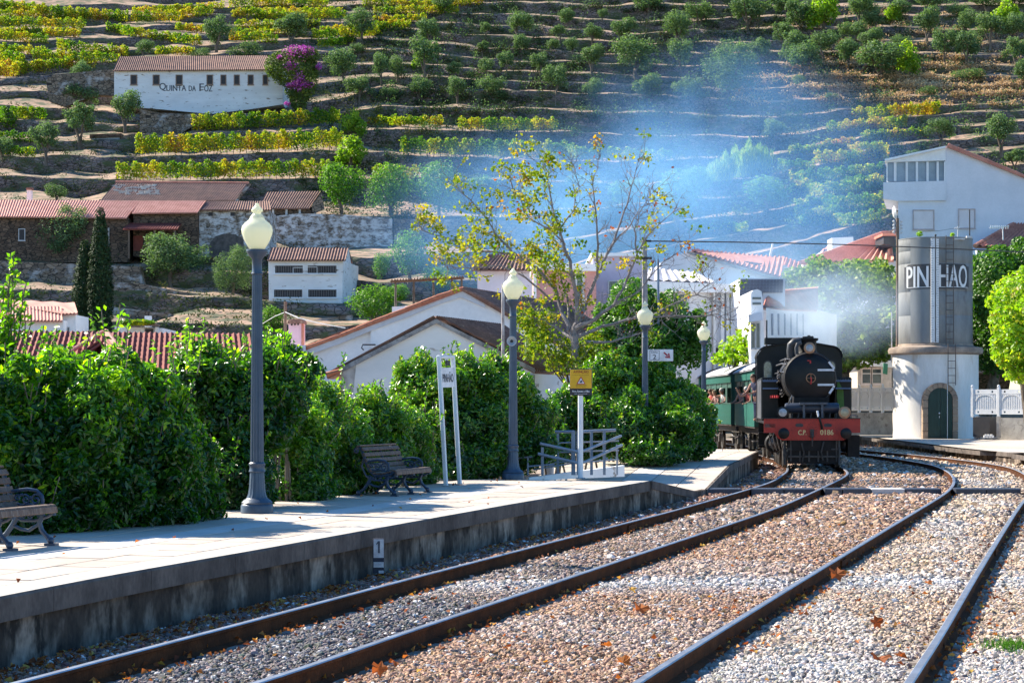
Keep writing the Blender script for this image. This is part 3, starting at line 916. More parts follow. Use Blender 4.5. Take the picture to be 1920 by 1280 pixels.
# bougainvillea
m_boug = Mleaf('bougainvillea_leaf', [(0, (0.03, 0.05, 0.012)), (0.5, (0.09, 0.14, 0.03)), (1, (0.17, 0.22, 0.05))], rough=.6, trans=.3, spec=.2)
m_bract = Mleaf('bougainvillea_bract', [(0, (0.30, 0.05, 0.30)), (0.6, (0.50, 0.10, 0.44)), (1, (0.70, 0.32, 0.58))], rough=.6, trans=.35, spec=.1, tcol=(1.2, .8, 1.2))
DB = 300.0
bo = empty('bougainvillea', 'large bougainvillea with magenta blossom at the right end of the winery', 'shrub', P(560, 215, DB))
def PL(x, y, D, rx, ry_, rz):
    """ellipsoid from picture measure: centre, half width px, depth m, half height px"""
    c = P(x, y, D); s = F / D
    return (c.x, c.y, c.z, rx / s, ry_, rz / s)
BL = [PL(550, 128, DB, 46, 3, 38), PL(570, 105, DB, 30, 2.5, 18), PL(525, 125, DB, 30, 2.5, 26), PL(562, 165, DB, 28, 2, 34), PL(575, 140, DB, 24, 2, 34), PL(560, 192, DB, 16, 1.5, 20)]
foliage('crown', BL, 9000, .32, .2, m_boug, bo, tint=.5, tvar=.3, off=root_loc(bo), nz=1.2)
p, nr = lumps_points([PL(560, 100, DB - .8, 34, 2.5, 16), PL(572, 96, DB - .8, 18, 2, 12), PL(546, 124, DB - 2.5, 16, 1, 9), PL(560, 150, DB - 2, 14, 1, 22), PL(572, 158, DB - 1.5, 18, 1, 8), PL(538, 195, DB - 1.2, 7, 1, 5), PL(548, 160, DB - 1.5, 14, 1, 7), PL(524, 108, DB - 2, 6, 1, 6), PL(598, 125, DB - 1, 6, 1, 8)], 1700, .5, 0.0)
leaf_obj('blossom', p - np.array(root_loc(bo)), nr + RNG.normal(size=p.shape) * .7, .30, .26, RNG.random(len(p)), m_bract, bo)
W(bo).tube([P(567, 216, DB), P(566, 180, DB), P(560, 140, DB)], [.4, .25, .1], 7).build('trunk', m_trunk, bo)
# small blue-grey shed
o = block('garden_shed', 'small bluish plank shed between the olives below the winery', 'shed', [(170, 258), (224, 254), (224, 292), (170, 284)], 290, 3, M('blue_plank', (.38, .44, .50), (.2, .23, .27), scale=3, stretch=(4, 1, .3), rough=.9))
W(o).slab([(168, 252), (227, 250), (227, 256), (168, 259)], 289.6, 4).build('roof', m_darkstone, o)
for i in range(7):
    W(o).slab([(172 + i * 7.4, 260), (178 + i * 7.4, 259.4), (178 + i * 7.4, 288), (172 + i * 7.4, 286)], 289.93, .06).build('plank', M('blue_plank', (1, 1, 1)), o)
o = block('stone_wall', 'rough stone wall stub right of the small shed', 'wall', [(225, 256), (252, 250), (253, 290), (225, 292)], 290, 2, m_rubble)

# ------------------------------------------------------------------ barns and walls at the lower left
DL = 227.0
o = block('barn', 'long stone barn under a pink-red tile roof at the left edge', 'building', [(-140, 402), (240, 408), (240, 492), (-140, 492)], DL, 8, m_darkstone)
roof_plane('roof', P(-150, 405, DL - .6), P(237, 409, DL - .6), P(262, 377, DL + 4), P(-150, 375, DL + 4), m_tilepink, o, rib=.28)
roof_plane('roof', P(-150, 405, DL - .6) + Vector((0, 9, 0)), P(237, 409, DL - .6) + Vector((0, 9, 0)), P(262, 377, DL + 4), P(-150, 375, DL + 4), m_tilepink, o, rib=.28)
W(o).slab([(202, 427), (205, 427), (205, 470), (202, 470)], DL - .2, .1).build('drain_pipe', m_concrete, o)
window(o, 36, 430, 46, 450, DL, pane=m_dark)
o = block('barn', 'stone barn with lean-to porch and pink tile roof beside the cypresses', 'building', [(250, 398), (371, 396), (371, 472), (310, 492), (250, 480)], DL + 1, 7, m_darkstone)
roof_plane('roof', P(247, 400, DL + .4), P(370, 399, DL + .4), P(386, 377, DL + 4), P(262, 377, DL + 4), m_tilepink, o, rib=.28)
roof_plane('roof', P(247, 400, DL + .4) + Vector((0, 7, 0)), P(370, 399, DL + .4) + Vector((0, 7, 0)), P(386, 377, DL + 4), P(262, 377, DL + 4), m_tilepink, o, rib=.28)
roof_plane('porch_roof', P(230, 430, DL - 2), P(333, 430, DL - 2), P(340, 419, DL + 1), P(245, 419, DL + 1), m_tilemaroon, o, rib=.28)
for a in (240, 288, 326): W(o).slab([(a, 430), (a + 3, 430), (a + 3, 485), (a, 485)], DL - 1.8, .15).build('post', m_wood, o)
for a, b_ in ((236, 243), (250, 268)):
    W(o).slab([(a, 442), (b_, 442), (b_, 470), (a, 470)], DL + .93, .05).build('door', M('red_door', (.22, .05, .035), rough=.7), o)
o = block('stone_house', 'white-patched stone house with dark arched gap right of the barns', 'building', [(371, 392), (505, 394), (505, 480), (372, 482)], DL + 2, 7, m_whitestone)
roof_plane('roof', P(368, 394, DL + 1.5), P(508, 394, DL + 1.5), P(505, 378, DL + 5), P(384, 378, DL + 5), m_tileold, o, rib=.28)
W(o).slab([(392, 482), (394, 455), (404, 443), (420, 438), (440, 439), (456, 448), (460, 482)], DL + 1.94, .1).build('dark_recess', M('recess_dark_brown', (.07, .065, .06), (.14, .12, .11), scale=2, rough=.95), o)  # flat dark brown panel set on the wall face to fill the arch
for a in (391, 432): window(o, a, 398, a + 8, 405, DL + 2, frame=None, pane=m_dark)
DR = 262.0
o = block('ruined_barn', 'ruined barn with collapsed weathered roof above the long barn', 'building', [(186, 374), (455, 376), (455, 395), (186, 395)], DR - 4, 9, m_rubble)
roof_plane('roof', P(190, 376, DR - 4.2), P(442, 376, DR - 4.2), P(467, 345, DR + 3), P(217, 343, DR + 3), m_tileold, o, rib=.3)
tile_line([P(217, 342, DR + 3), P(467, 344, DR + 3)], .22, m_tile, o)
ps = [(222, 349), (252, 347), (297, 351), (288, 362), (250, 364), (205, 362)]
mb = W(o)
r_ = random.Random(5)
for i in range(70):
    px_ = r_.uniform(215, 296); py_ = r_.uniform(348, 365)
    t_ = (376 - py_) / 32
    mb.box(P(px_, py_, DR - 4.2 + 7.2 * t_ - .15), (r_.uniform(.3, .9), .3, r_.uniform(.15, .4)), r_.uniform(-.6, .6))
mb.build('fallen_rubble', M('pale_rubble', (.55, .53, .5), (.4, .36, .32), scale=1.5, rough=.95), o)
W(o).slab([(440, 377), (446, 377), (471, 345), (465, 344)], DR - 4.4, .3).build('gable_coping', m_rubble, o)
for a, b_, lab in (((48, 353), (60, 376), 'short pale chimney standing behind the long red roof'),):
    ch = empty('chimney', lab, 'chimney', P(54, 376, 236))
    W(ch).slab([(50, 356), (59, 356), (59, 382), (50, 382)], 236, .6).build('stack', m_white, ch)
    W(ch).slab([(49, 352), (60, 352), (60, 356), (49, 356)], 235.9, .8).build('cap', m_tileold, ch)
DS = 245.0
o = block('open_shed', 'small tile-roofed shed on the stone wall behind the nearest lamp', 'shed', [(497, 388), (585, 388), (585, 408), (497, 408)], DS, 5, m_darkstone)
roof_plane('roof', P(484, 391, DS - .5), P(580, 391, DS - .5), P(602, 359, DS + 4), P(499, 361, DS + 4), m_tileold, o, rib=.28)
W(o).slab([(580, 393), (603, 361), (608, 392), (590, 400)], DS, .3).build('gable_wall', m_rubble, o)
for a in (510, 535, 560): W(o).slab([(a, 392), (a + 4, 392), (a + 4, 405), (a, 405)], DS - .1, .2).build('post', m_frame, o)
# big retaining walls
def rwall(label, px, D, depth=1.5, mat_=m_rubble):
    return block('retaining_wall', label, 'wall', px, D, depth, mat_, None)
rwall('tall whitewashed rubble retaining wall under the round trees', [(492, 408), (560, 400), (640, 402), (735, 410), (736, 468), (640, 470), (560, 474), (492, 470)], 243, 2, m_whitestone)
rwall('faint rubble retaining wall in the smoke right of the round trees', [(738, 410), (1000, 414), (1000, 462), (738, 466)], 244, 2, m_rubble)
rwall('long pale retaining wall behind the cypresses', [(-140, 484), (130, 494), (262, 500), (268, 533), (200, 528), (120, 570), (-140, 560)], 220, 2)
rwall('lower retaining wall dropping right beneath the wide olive', [(190, 528), (262, 531), (330, 545), (440, 560), (438, 640), (190, 640)], 212, 2)
rwall('pale bluish retaining wall behind the small left house', [(-140, 560), (40, 558), (210, 575), (320, 588), (320, 660), (-140, 660)], 206, 2)
rwall('stone wall below the two-storey white shed', [(440, 600), (505, 610), (660, 590), (660, 680), (440, 680)], 203, 2)
rwall('scrubby stone bank wall right of the two-storey shed', [(664, 535), (740, 540), (860, 560), (860, 600), (664, 590)], 216, 2, m_darkstone)
# two-storey white shed
DW = 208.0
o = empty('white_shed', 'two-storey whitewashed shed with four wide dark openings', 'building', P(580, 640, DW))
W(o).prism([P(503, 487, DW), P(643, 488, DW), P(640, 640, DW), P(505, 620, DW)], (0.9, 9, 0)).build('wall', m_whiteold, o)
s_ = F / DW
back = Vector((.9, 9, 0))
A_ = P(643, 488, DW); B_ = P(646, 632, DW)
ridge_l = P(509, 465, DW + 4.5); ridge_r = P(653, 466, DW + 4.5)
W(o).prism([P(643, 489, DW + .01), P(654, 466, DW + 4.5), P(659, 500, DW + 9), P(659, 560, DW + 9), P(641, 640, DW + .01)], (-.3, 0, 0)).build('gable_wall', m_whiteold, o)
roof_plane('roof', P(501, 488, DW - .5), P(648, 488, DW - .5), ridge_r, ridge_l, m_tileold, o, rib=.3, amp=.07)
roof_plane('roof', P(503, 492, DW + 9.5), P(661, 492, DW + 9.5), ridge_r, ridge_l, m_tileold, o, rib=.3, amp=.07)
for (a, b_, c, d, nb) in ((516, 498, 568, 512, 5), (577, 498, 631, 512, 6), (514, 543, 567, 557, 7), (578, 543, 631, 557, 7)):
    window(o, a, b_, c, d, DW, frame=m_whiteold, pane=m_dark, fw=.10, bars=0, proud=.10)
mb = W(o); mb.slab([(549, 501), (550.2, 501), (550.2, 512), (549, 512)], DW - .08, .05).slab([(549, 501), (568, 501), (568, 502.4), (549, 502.4)], DW - .08, .05).slab([(577, 500), (595, 500), (595, 501.4), (577, 501.4)], DW - .08, .05).slab([(594, 500), (595.2, 500), (595.2, 512), (594, 512)], DW - .08, .05)
mb.build('sash', m_frame, o)
mb = W(o)
for a, b_, yy in ((516, 568, 505), (577, 631, 505), (514, 567, 550), (578, 631, 550)):
    for i in range(12):
        xx = a + (b_ - a) * (i + .5) / 12
        mb.slab([(xx, yy - 6), (xx + .9, yy - 6), (xx + .9, yy + 6), (xx, yy + 6)], DW - .05, .03)
mb.build('grille', M('grey_grille', (.2, .18, .17), rough=.8), o)
# small left house, cypresses, low white building
DH = 130.0
o = empty('red_roof_house', 'small white house with pink tile roofs at the left edge', 'building', P(60, 640, DH))
W(o).slab([(-60, 600), (119, 600), (119, 645), (-60, 645)], DH, 5).build('wall', m_white, o)
W(o).slab([(118, 592), (142, 590), (142, 645), (118, 645)], DH + 1, 4).build('side_wall', m_white, o)
roof_plane('roof', P(-60, 602, DH - .4), P(117, 602, DH - .4), P(115, 576, DH + 2), P(-60, 576, DH + 2), m_tilepink, o, rib=.22, amp=.04)
roof_plane('roof', P(112, 590, DH + .6), P(146, 588, DH + .6), P(140, 569, DH + 4), P(-60, 560, DH + 4), m_tilepink, o, rib=.22, amp=.04)
window(o, 121, 614, 130, 630, DH + 1, bars=2, pane=m_glass, fw=.05)
def cypress(x, yt, yb, w, label, D):
    o = empty('cypress_tree', label, 'tree', P(x, yb, D), 0, 'pair of cypresses')
    s = F / D; L = []; H = (yb - yt) / s
    for i in range(16):
        t = i / 15; r = w / 2 / s * (0.25 + 0.75 * math.sin(PI * min(1, (1 - t) * 0.62 + 0.06))) 
        c = P(x, yb, D); L.append((c.x, c.y, c.z + H * (.04 + .9 * t), r, r, H * .075))
    foliage('crown', L, 9000, .22, .10, m_cyp, o, jit=.1, tint=.4, tvar=.25, inner=.5, off=root_loc(o), nz=.7, up=.6, clump=2)
    W(o).cyl(P(x, yb + 12, D), P(x, (yb + yt) / 2, D), .2, .08, 7).build('trunk', m_trunk, o)
m_cyp = Mleaf('cypress_leaf', [(0, (0.012, 0.03, 0.012)), (0.5, (0.03, 0.06, 0.02)), (1, (0.07, 0.12, 0.035))], rough=.7, trans=.1, spec=.2)
cypress(188, 392, 632, 50, 'taller dark cypress behind the small left house', 150)
cypress(160, 452, 632, 52, 'shorter dark cypress leaning on the taller one', 151)
o = block('low_house', 'low white house with vine-covered pergola right of the cypresses', 'building', [(215, 612), (305, 615), (306, 640), (215, 640)], 128, 5, m_white)
window(o, 272, 616, 288, 626, 128, pane=m_dark, fw=.04)
W(o).slab([(226, 606), (290, 606), (290, 609), (226, 609)], 126.5, 2).build('pergola_beam', m_wood, o)
foliage('pergola_vine', [PL(258, 604, 126.5, 34, .8, 5)], 900, .2, .14, m_vine, o, tint=.35, off=root_loc(o))
W(o).slab([(271, 592), (282, 592), (282, 612), (271, 612)], 129, .5).build('chimney', m_white, o)
W(o).slab([(291, 613), (297, 613), (297, 630), (291, 630)], 127.8, .1).build('white_panel', m_white, o)

# dark red roofs behind the hedge
DC = 72.0
o = empty('maroon_roof_house', 'house with dark red tile roofs rising just behind the big left shrub', 'building', P(250, 720, DC))
W(o).slab([(20, 700), (470, 700), (470, 800), (20, 800)], DC, 7).build('wall', m_white, o)
roof_plane('roof', P(-60, 712, DC - .4), P(480, 712, DC - .4), P(468, 628, DC + 3.4), P(-20, 622, DC + 3.4), m_tilemaroon, o, rib=.2, amp=.035, course=.4)
# projecting gable wing with pinkish verge tiles
roof_plane('wing_roof', P(100, 700, DC - 3.0), P(128, 690, DC + 3), P(188, 640, DC + 3), P(190, 640, DC - 1.0), m_tilemaroon, o, rib=.2, amp=.035)
roof_plane('wing_roof', P(262, 704, DC - 3.0), P(262, 700, DC + 3), P(200, 640, DC + 3), P(196, 640, DC - 1.0), m_tilepink, o, rib=.2, amp=.035)
tile_line([P(110, 672, DC - 1.5), P(192, 622, DC + 2)], .09, m_tilepink, o)
tile_line([P(198, 622, DC + 2), P(262, 704, DC - 2.9)], .12, m_tilepink, o)

# ------------------------------------------------------------------ two white gabled houses in the middle
DA = 80.0
s_ = F / DA
o = empty('white_gable_house', 'large white gabled house with orange verge tiles behind the shrubs', 'building', P(820, 760, DA))
gx = [(560, 668), (572, 655), (640, 631), (700, 606), (760, 583), (820, 558), (865, 545), (910, 565), (960, 595), (1010, 625), (1060, 655), (1060, 800), (560, 800)]
dirv = Vector((4.2, 12.5, 0))
W(o).prism([P(x, y, DA) for x, y in gx], dirv).build('wall', m_white, o)
W(o).prism([P(x, y, DA - .18) for x, y in [(695, 608), (760, 584), (820, 560), (865, 547), (910, 567), (960, 597), (1060, 657), (1060, 800), (695, 800)]], Vector((.05, .15, 0))).build('front_wall', m_white, o)
m_bluewhite = M('plaster_band', (0.60, 0.62, 0.66), (0.5, 0.52, 0.56), scale=2, rough=.9)
mb = W(o)
for a, b_ in zip([(572, 668), (640, 643), (700, 618), (760, 596), (820, 571), (865, 557)], [(640, 643), (700, 618), (760, 596), (820, 571), (865, 557), (910, 577)]):
    mb.prism([P(a[0], a[1] - 12, DA - .27), P(b_[0], b_[1] - 12, DA - .27), P(b_[0], b_[1], DA - .27), P(a[0], a[1], DA - .27)], (0, .09, 0))
mb.build('gable_band', m_bluewhite, o)
v_ = [P(x, y, DA - .35) for x, y in [(572, 652), (640, 628), (700, 603), (760, 580), (820, 556), (867, 541)]]
tile_line(v_, .085, m_tileorange, o, 'verge_tiles', .45)
v2 = [P(x, y, DA - .35) for x, y in [(867, 541), (910, 562), (960, 592), (1010, 622), (1060, 652)]]
tile_line(v2, .085, m_tileold, o, 'verge_tiles', .45)
roof_plane('roof', v_[0], v_[0] + dirv, v_[-1] + dirv, v_[-1], m_tile, o, rib=.2, amp=.04)
roof_plane('roof', v2[-1], v2[-1] + dirv, v2[0] + dirv, v2[0], m_tileold, o, rib=.2, amp=.04)
W(o).slab([(546, 647), (573, 647), (573, 668), (546, 668)], DA - .5, .8).build('parapet_block', m_bluewhite, o)
W(o).slab([(549, 668), (570, 668), (570, 672), (549, 672)], DA - .45, .7).build('parapet_moulding', m_concrete, o)
W(o).cyl(P(557, 672, DA - .3), P(557, 760, DA - .3), .07, .07, 8).build('drain_pipe', m_concrete, o)
W(o).slab([(500, 672), (546, 660), (546, 800), (500, 800)], DA, 6).build('annex_wall', m_white, o)
tile_line([P(500, 672, DA - .2), P(548, 657, DA - .2)], .085, m_tileorange, o, 'verge_tiles', .45)
mb = W(o); mb.tube([P(703, 646, DA - 1.0), P(680, 646, DA - 1.0), P(678, 652, DA - 1.0), P(682, 656, DA - 1.0)], .03, 6); mb.cyl(P(703, 646, DA - 1.0), P(703, 646, DA), .03)
mb.build('wall_bracket', m_dark, o)
W(o).cyl(P(957, 585, DA - 6), P(957, 700, DA - 6), .0, .0, 3) if False else None

DF = 62.0
o = empty('small_gable_house', 'small white gabled house with brown tile roof in front of the larger one', 'building', P(820, 740, DF))
d2 = Vector((1.75, 5.3, 0))
fg = [(640, 697), (818, 600), (1003, 693), (1003, 800), (640, 800)]
W(o).prism([P(x, y, DF) for x, y in fg], d2).build('wall', m_whiteold, o)
mb = W(o)
mb.prism([P(640, 688, DF - .12), P(818, 598, DF - .12), P(818, 606, DF - .12), P(640, 698, DF - .12)], (0, .12, 0))
mb.prism([P(818, 598, DF - .12), P(1003, 690, DF - .12), P(1003, 699, DF - .12), P(818, 606, DF - .12)], (0, .12, 0))
mb.build('gable_coping', M('grey_coping', (.38, .37, .37), (.2, .19, .19), scale=4, rough=.95, c3=(.1, .09, .09), s3=6), o)
mb = W(o)
mb.prism([P(640, 697, DF - .03), P(668, 681, DF - .03), P(662, 735, DF - .03), P(650, 760, DF - .03), P(640, 760, DF - .03)], (0, .03, 0))
mb.build('stained_corner', M('stained_render', (.55, .54, .53), (.30, .28, .27), scale=2.5, rough=.95), o)
tile_line([P(612, 702, DF - .2), P(640, 694, DF - .2)], .075, m_tileorange, o, 'eave_tiles', .45)
e0 = P(1004, 696, DF - .1); r0 = P(816, 597, DF - .1)
roof_plane('roof', e0, e0 + d2 + Vector((.1, .3, 0)), r0 + d2 + Vector((.1, .3, 0)), r0, m_tileold, o, rib=.21, amp=.045, course=.42)
e1 = P(612, 706, DF - .1)
roof_plane('roof', e1, e1 + d2, r0 + d2, r0, m_tileold, o, rib=.21, amp=.045)
mb = W(o)   # side wall fascia under the eave
mb.prism([e0 + Vector((-.05, 0, -.1)), e0 + d2 + Vector((-.05, 0, -.1)), e0 + d2 + Vector((-.05, 0, -.5)), e0 + Vector((-.05, 0, -.5))], (-.15, .02, 0))
mb.build('fascia', m_concrete, o)

# pink chimney block and wooden pole
ch = empty('chimney', 'pink rendered chimney with three round holes behind the white gable', 'chimney', P(554, 690, 84))
W(ch).slab([(541, 606), (568, 606), (568, 690), (541, 690)], 84, .9).build('stack', M('pale_pink_render', (.72, .50, .58), (.6, .42, .48), scale=2, rough=.9), ch)
mb = W(ch); mb.slab([(539, 602), (570, 602), (570, 606), (539, 606)], 83.85, 1.2).slab([(543, 598), (566, 598), (570, 602), (539, 602)], 83.85, 1.2); mb.build('cap', m_tileold, ch)
W(ch).slab([(565, 607), (568.6, 607), (568.6, 660), (565, 660)], 83.97, .5).build('corner_bricks', m_tile, ch)
for x in (547, 553, 559):
    W(ch).cyl(P(x, 608.5 - (x - 547) * .1, 83.96), P(x, 608.5, 84.1), .042, .042, 10).build('vent_hole', m_dark, ch)
po = empty('wooden_pole', 'dark wooden pole carrying a pale wire beside the pink chimney', 'pole', P(535, 690, 82))
W(po).cyl(P(535, 700, 82), P(535, 565, 82), .065, .055, 10).build('shaft', m_wood, po)
mb = W(po); mb.tube([P(535, 585, 81.9), P(560, 596, 81), P(590, 604, 80.4), P(620, 610, 79.8), P(648, 615, 79.3)], .018, 5); mb.tube([P(535, 585, 81.9), P(515, 593, 84), P(492, 607, 88), P(470, 618, 92)], .014, 5)
mb.build('wire', m_frame, po)
# ------------------------------------------------------------------ houses in the middle distance and at right
m_bluish = M('pale_render', (0.74, 0.75, 0.80), (0.66, 0.68, 0.73), scale=.7, rough=.9, fine=.05)
D1 = 112.0
o = block('pink_house', 'pink house with white cornice seen through the autumn tree', 'building', [(1000, 505), (1118, 507), (1118, 720), (1000, 720)], D1, 7, m_pink)
mb = W(o); mb.slab([(996, 492), (1122, 495), (1122, 508), (996, 505)], D1 - .4, 8); mb.build('cornice', m_white, o)
W(o).slab([(1000, 508), (1006, 508), (1006, 700), (1000, 700)], D1 - .1, .3).build('corner_pilaster', m_white, o)
window(o, 1082, 512, 1092, 570, D1, fw=.12, pane=m_glass); window(o, 1040, 600, 1060, 650, D1, fw=.1, pane=m_glass)
W(o).slab([(1010, 565), (1019, 565), (1019, 650), (1010, 650)], D1 - 14, .3).build('dark_post', m_dark, o)
o = block('lilac_house', 'pale lilac house with shuttered windows behind the bare branches', 'building', [(1112, 478), (1204, 478), (1204, 720), (1112, 720)], 118, 8, M('lilac_render', (.55, .50, .62), (.48, .44, .55), scale=1, rough=.9))
window(o, 1142, 528, 1156, 556, 118, pane=m_glass); window(o, 1178, 528, 1190, 556, 118, pane=m_glass); window(o, 1142, 600, 1156, 630, 118, pane=m_glass)
W(o).slab([(1108, 474), (1208, 474), (1208, 480), (1108, 480)], 117.6, 9).build('cornice', m_white, o)
o = block('grey_roof_shed', 'low house with weathered roof left of the pink house', 'building', [(895, 500), (1004, 502), (1004, 600), (895, 600)], 128, 6, m_bluish)
roof_plane('roof', P(885, 506, 127.4), P(1012, 506, 127.4), P(1004, 478, 131), P(918, 478, 131), m_tileold, o, rib=.25)
# pergola
pg = empty('pergola', 'rustic pergola of poles above the white gable roof', 'pergola', P(810, 590, 128))
mb = W(pg); mb.slab([(732, 526), (870, 519), (870, 523), (732, 530)], 127.5, .3)
for i in range(26): mb.cyl(P(735 + i * 5.3, 525 - i * .26, 126.8), P(735 + i * 5.3, 524 - i * .26, 129.5), .06, .05, 5)
mb.build('roof_poles', m_wood, pg)
for x in (742, 776, 813, 848, 866): W(pg).cyl(P(x, 590, 127.6), P(x - .5, 524, 127.6), .09, .07, 6).build('post', m_trunk, pg)
W(pg).slab([(735, 575), (775, 573), (775, 600), (735, 600)], 127, 2).build('base_wall', m_white, pg)
W(pg).cyl(P(742, 566, 127.6), P(870, 560, 127.6), .04, .04, 5).build('rail', m_trunk, pg)

D2 = 100.0
o = block('white_house', 'white building with deep fascia and pilasters behind the far lamps', 'building', [(1198, 545), (1380, 548), (1380, 720), (1198, 720)], D2, 9, m_bluish)
W(o).slab([(1195, 528), (1382, 533), (1382, 549), (1195, 545)], D2 - .7, 10).build('fascia', m_white, o)
for a in (1336, 1352, 1362, 1370): W(o).slab([(a, 549), (a + 6, 549), (a + 6, 700), (a, 700)], D2 - .25, .3).build('pilaster', m_white, o)
W(o).slab([(1335, 549), (1337.5, 549), (1337.5, 700), (1335, 700)], D2 - .3, .3).build('drain_pipe', m_concrete, o)
window(o, 1340, 652, 1348, 663, D2, pane=m_dark, fw=.04); window(o, 1274, 552, 1288, 585, D2, pane=m_glass); window(o, 1274, 610, 1288, 640, D2, pane=m_glass)
for y in (590, 625): W(o).slab([(1236, y), (1334, y), (1334, y + 1.4), (1236, y + 1.4)], D2 - .04, .05).build('render_band', m_concrete, o)
o = empty('ribbed_roof_house', 'low white house with a pale ribbed roof beside the concrete utility pole', 'building', P(1255, 560, 108))
W(o).slab([(1190, 520), (1340, 530), (1340, 600), (1190, 600)], 108, 6).build('wall', m_bluish, o)
roof_plane('roof', P(1200, 526, 107), P(1340, 531, 107), P(1300, 512, 112), P(1212, 503, 112), M('pale_roof', (.60, .58, .60), (.45, .43, .46), scale=1, rough=.9), o, rib=.45, amp=.045)
D3 = 118.0
o = empty('red_roof_house', 'pale house with a long pink-red roof sloping right, in thin smoke', 'building', P(1350, 620, D3))
W(o).slab([(1238, 492), (1262, 480), (1290, 472), (1460, 524), (1460, 700), (1238, 700)], D3, 7).build('wall', m_bluish, o)
roof_plane('roof', P(1294, 471, D3 - .3), P(1462, 520, D3 - .3), P(1470, 484, D3 + 7), P(1310, 470, D3 + 7), m_tile, o, rib=.28, amp=.06)
mb = W(o); mb.slab([(1288, 470), (1462, 522), (1462, 526), (1288, 474)], D3 - .35, .2); mb.build('verge_board', m_concrete, o)
mb = W(o)
for i in range(4): mb.box(P(1390 + i * 8, 491 + i * 1.2, D3 + 1.6), (.9, .2, .06), .2)
mb.build('roof_patch', M('slate_patch', (.2, .22, .28), rough=.7), o)
D4 = 96.0
m_slate = M('slate_hanging', (0.17, 0.20, 0.27), (0.11, 0.13, 0.18), scale=3, rough=.55, fine=.2)
o = empty('slate_house', 'tall narrow house end hung with grey slates behind the locomotive smoke', 'building', P(1420, 640, D4))
W(o).slab([(1388, 522), (1472, 522), (1472, 575), (1388, 572)], D4 + .06, 6).build('wall', m_bluish, o)
W(o).slab([(1390, 572), (1460, 572), (1460, 720), (1390, 720)], D4 + .3, 6).build('lower_wall', m_bluish, o)
r_ = random.Random(3)
sl = None
for j in range(8):
    for i in range(13):
        if i > 6 and j > 3: continue
        x = 1388 + i * 6.2 - (j * .3); y = 524 + j * 6
        c = P(x + 3, y + 3.2, D4 - .01)
        mb = MB(); mb.box((0, 0, 0), (.148, .03, .18), 0)
        if sl is None:
            sl = mb.build('slate', [m_slate], o); sl.location = c - root_loc(o) + Vector((0, -.0, 0)); sl.rotation_euler = (.10, 0, 0)
        else:
            q_ = sl.copy(); link(q_, o); q_.location = c - root_loc(o); q_.rotation_euler = (.10, r_.uniform(-.04, .04), 0)
D5 = 90.0
o = empty('narrow_house', 'bright white narrow house with round-topped gable left of the locomotive', 'building', P(1425, 700, D5))
W(o).slab([(1408, 549), (1412, 544), (1420, 542), (1428, 546), (1430, 560), (1436, 700), (1408, 700)], D5, 5).build('wall', m_white, o)
for y in (557, 567): W(o).slab([(1411, y), (1427, y), (1427, y + 4), (1411, y + 4)], D5 - .03, .05).build('window', m_glass, o)
mb = W(o); mb.slab([(1404, 590), (1428, 585), (1430, 600), (1404, 604)], D5 - .8, .9); mb.build('balcony', m_bluish, o)
for a in (1409, 1418): window(o, a, 606, a + 6, 652, D5, pane=m_glass, fw=.04)
o = empty('terrace_house', 'sunlit white terrace of houses with tall shutters left of the chimney', 'building', P(1480, 700, 94))
W(o).prism([P(1436, 575, 92), P(1440, 720, 92), P(1530, 720, 104), P(1530, 580, 104)], (2, 6, 0)).build('wall', m_white, o)
for i in range(6):
    x = 1446 + i * 11.5; D = 92 + (x - 1437) / 93 * 12 - .15
    W(o).slab([(x, 588), (x + 4, 588), (x + 4, 628), (x, 628)], D, .12).build('shutter', M('shutter_grey', (.30, .33, .38), rough=.7), o)
roof_plane('roof', P(1430, 578, 91.4), P(1532, 582, 103.6), P(1532, 540, 108), P(1440, 548, 98), m_tile, o, rib=.28)
W(o).slab([(1437, 600), (1439, 600), (1439, 690), (1437, 690)], 91.5, .2).build('drain_pipe', m_dark, o)
o = empty('roof_cluster_house', 'pink-roofed house with white chimney fading in the thick smoke', 'building', P(1500, 560, 125))
W(o).slab([(1440, 520), (1560, 540), (1560, 700), (1440, 700)], 126, 6).build('wall', m_bluish, o)
roof_plane('roof', P(1440, 522, 125), P(1530, 552, 125), P(1535, 505, 130), P(1460, 480, 130), m_tile, o, rib=.3, amp=.06)
W(o).slab([(1462, 495), (1472, 497), (1482, 505), (1482, 530), (1462, 530)], 124.5, 1.5).build('chimney', m_bluish, o)
aerial = empty('roof_mast', 'thin white mast on the pink roof in the smoke', 'mast', P(1446, 478, 122))
W(aerial).cyl(P(1444, 480, 122), P(1449, 457, 122), .07, .06, 6).build('pole', m_white, aerial)
D6 = 128.0
o = empty('striped_roof_house', 'house with large ribbed pink roof left of the water tower', 'building', P(1590, 560, D6))
W(o).slab([(1506, 493), (1684, 489), (1684, 620), (1506, 620)], D6 + .5, 9).build('wall', m_bluish, o)
roof_plane('roof', P(1500, 494, D6), P(1676, 489, D6), P(1668, 437, D6 + 5.5), P(1655, 437, D6 + 5.5), m_tilepink, o, rib=.42, amp=.09)
roof_plane('side_roof', P(1655, 455, D6 + 1), P(1690, 438, D6 + 5), P(1690, 430, D6 + 7), P(1655, 437, D6 + 5.6), m_tileold, o, rib=.3)
tile_line([P(1502, 492, D6 - .1), P(1656, 436, D6 + 5.5)], .13, m_tilepink, o)
mb = W(o); mb.slab([(1657, 443), (1678, 443), (1678, 462), (1657, 457)], D6 - .5, 3); mb.build('dormer', m_dark, o)
mb = W(o); mb.slab([(1655, 437), (1686, 437), (1686, 442), (1655, 442)], D6 - .8, 3); mb.build('dormer_roof', m_tile, o)
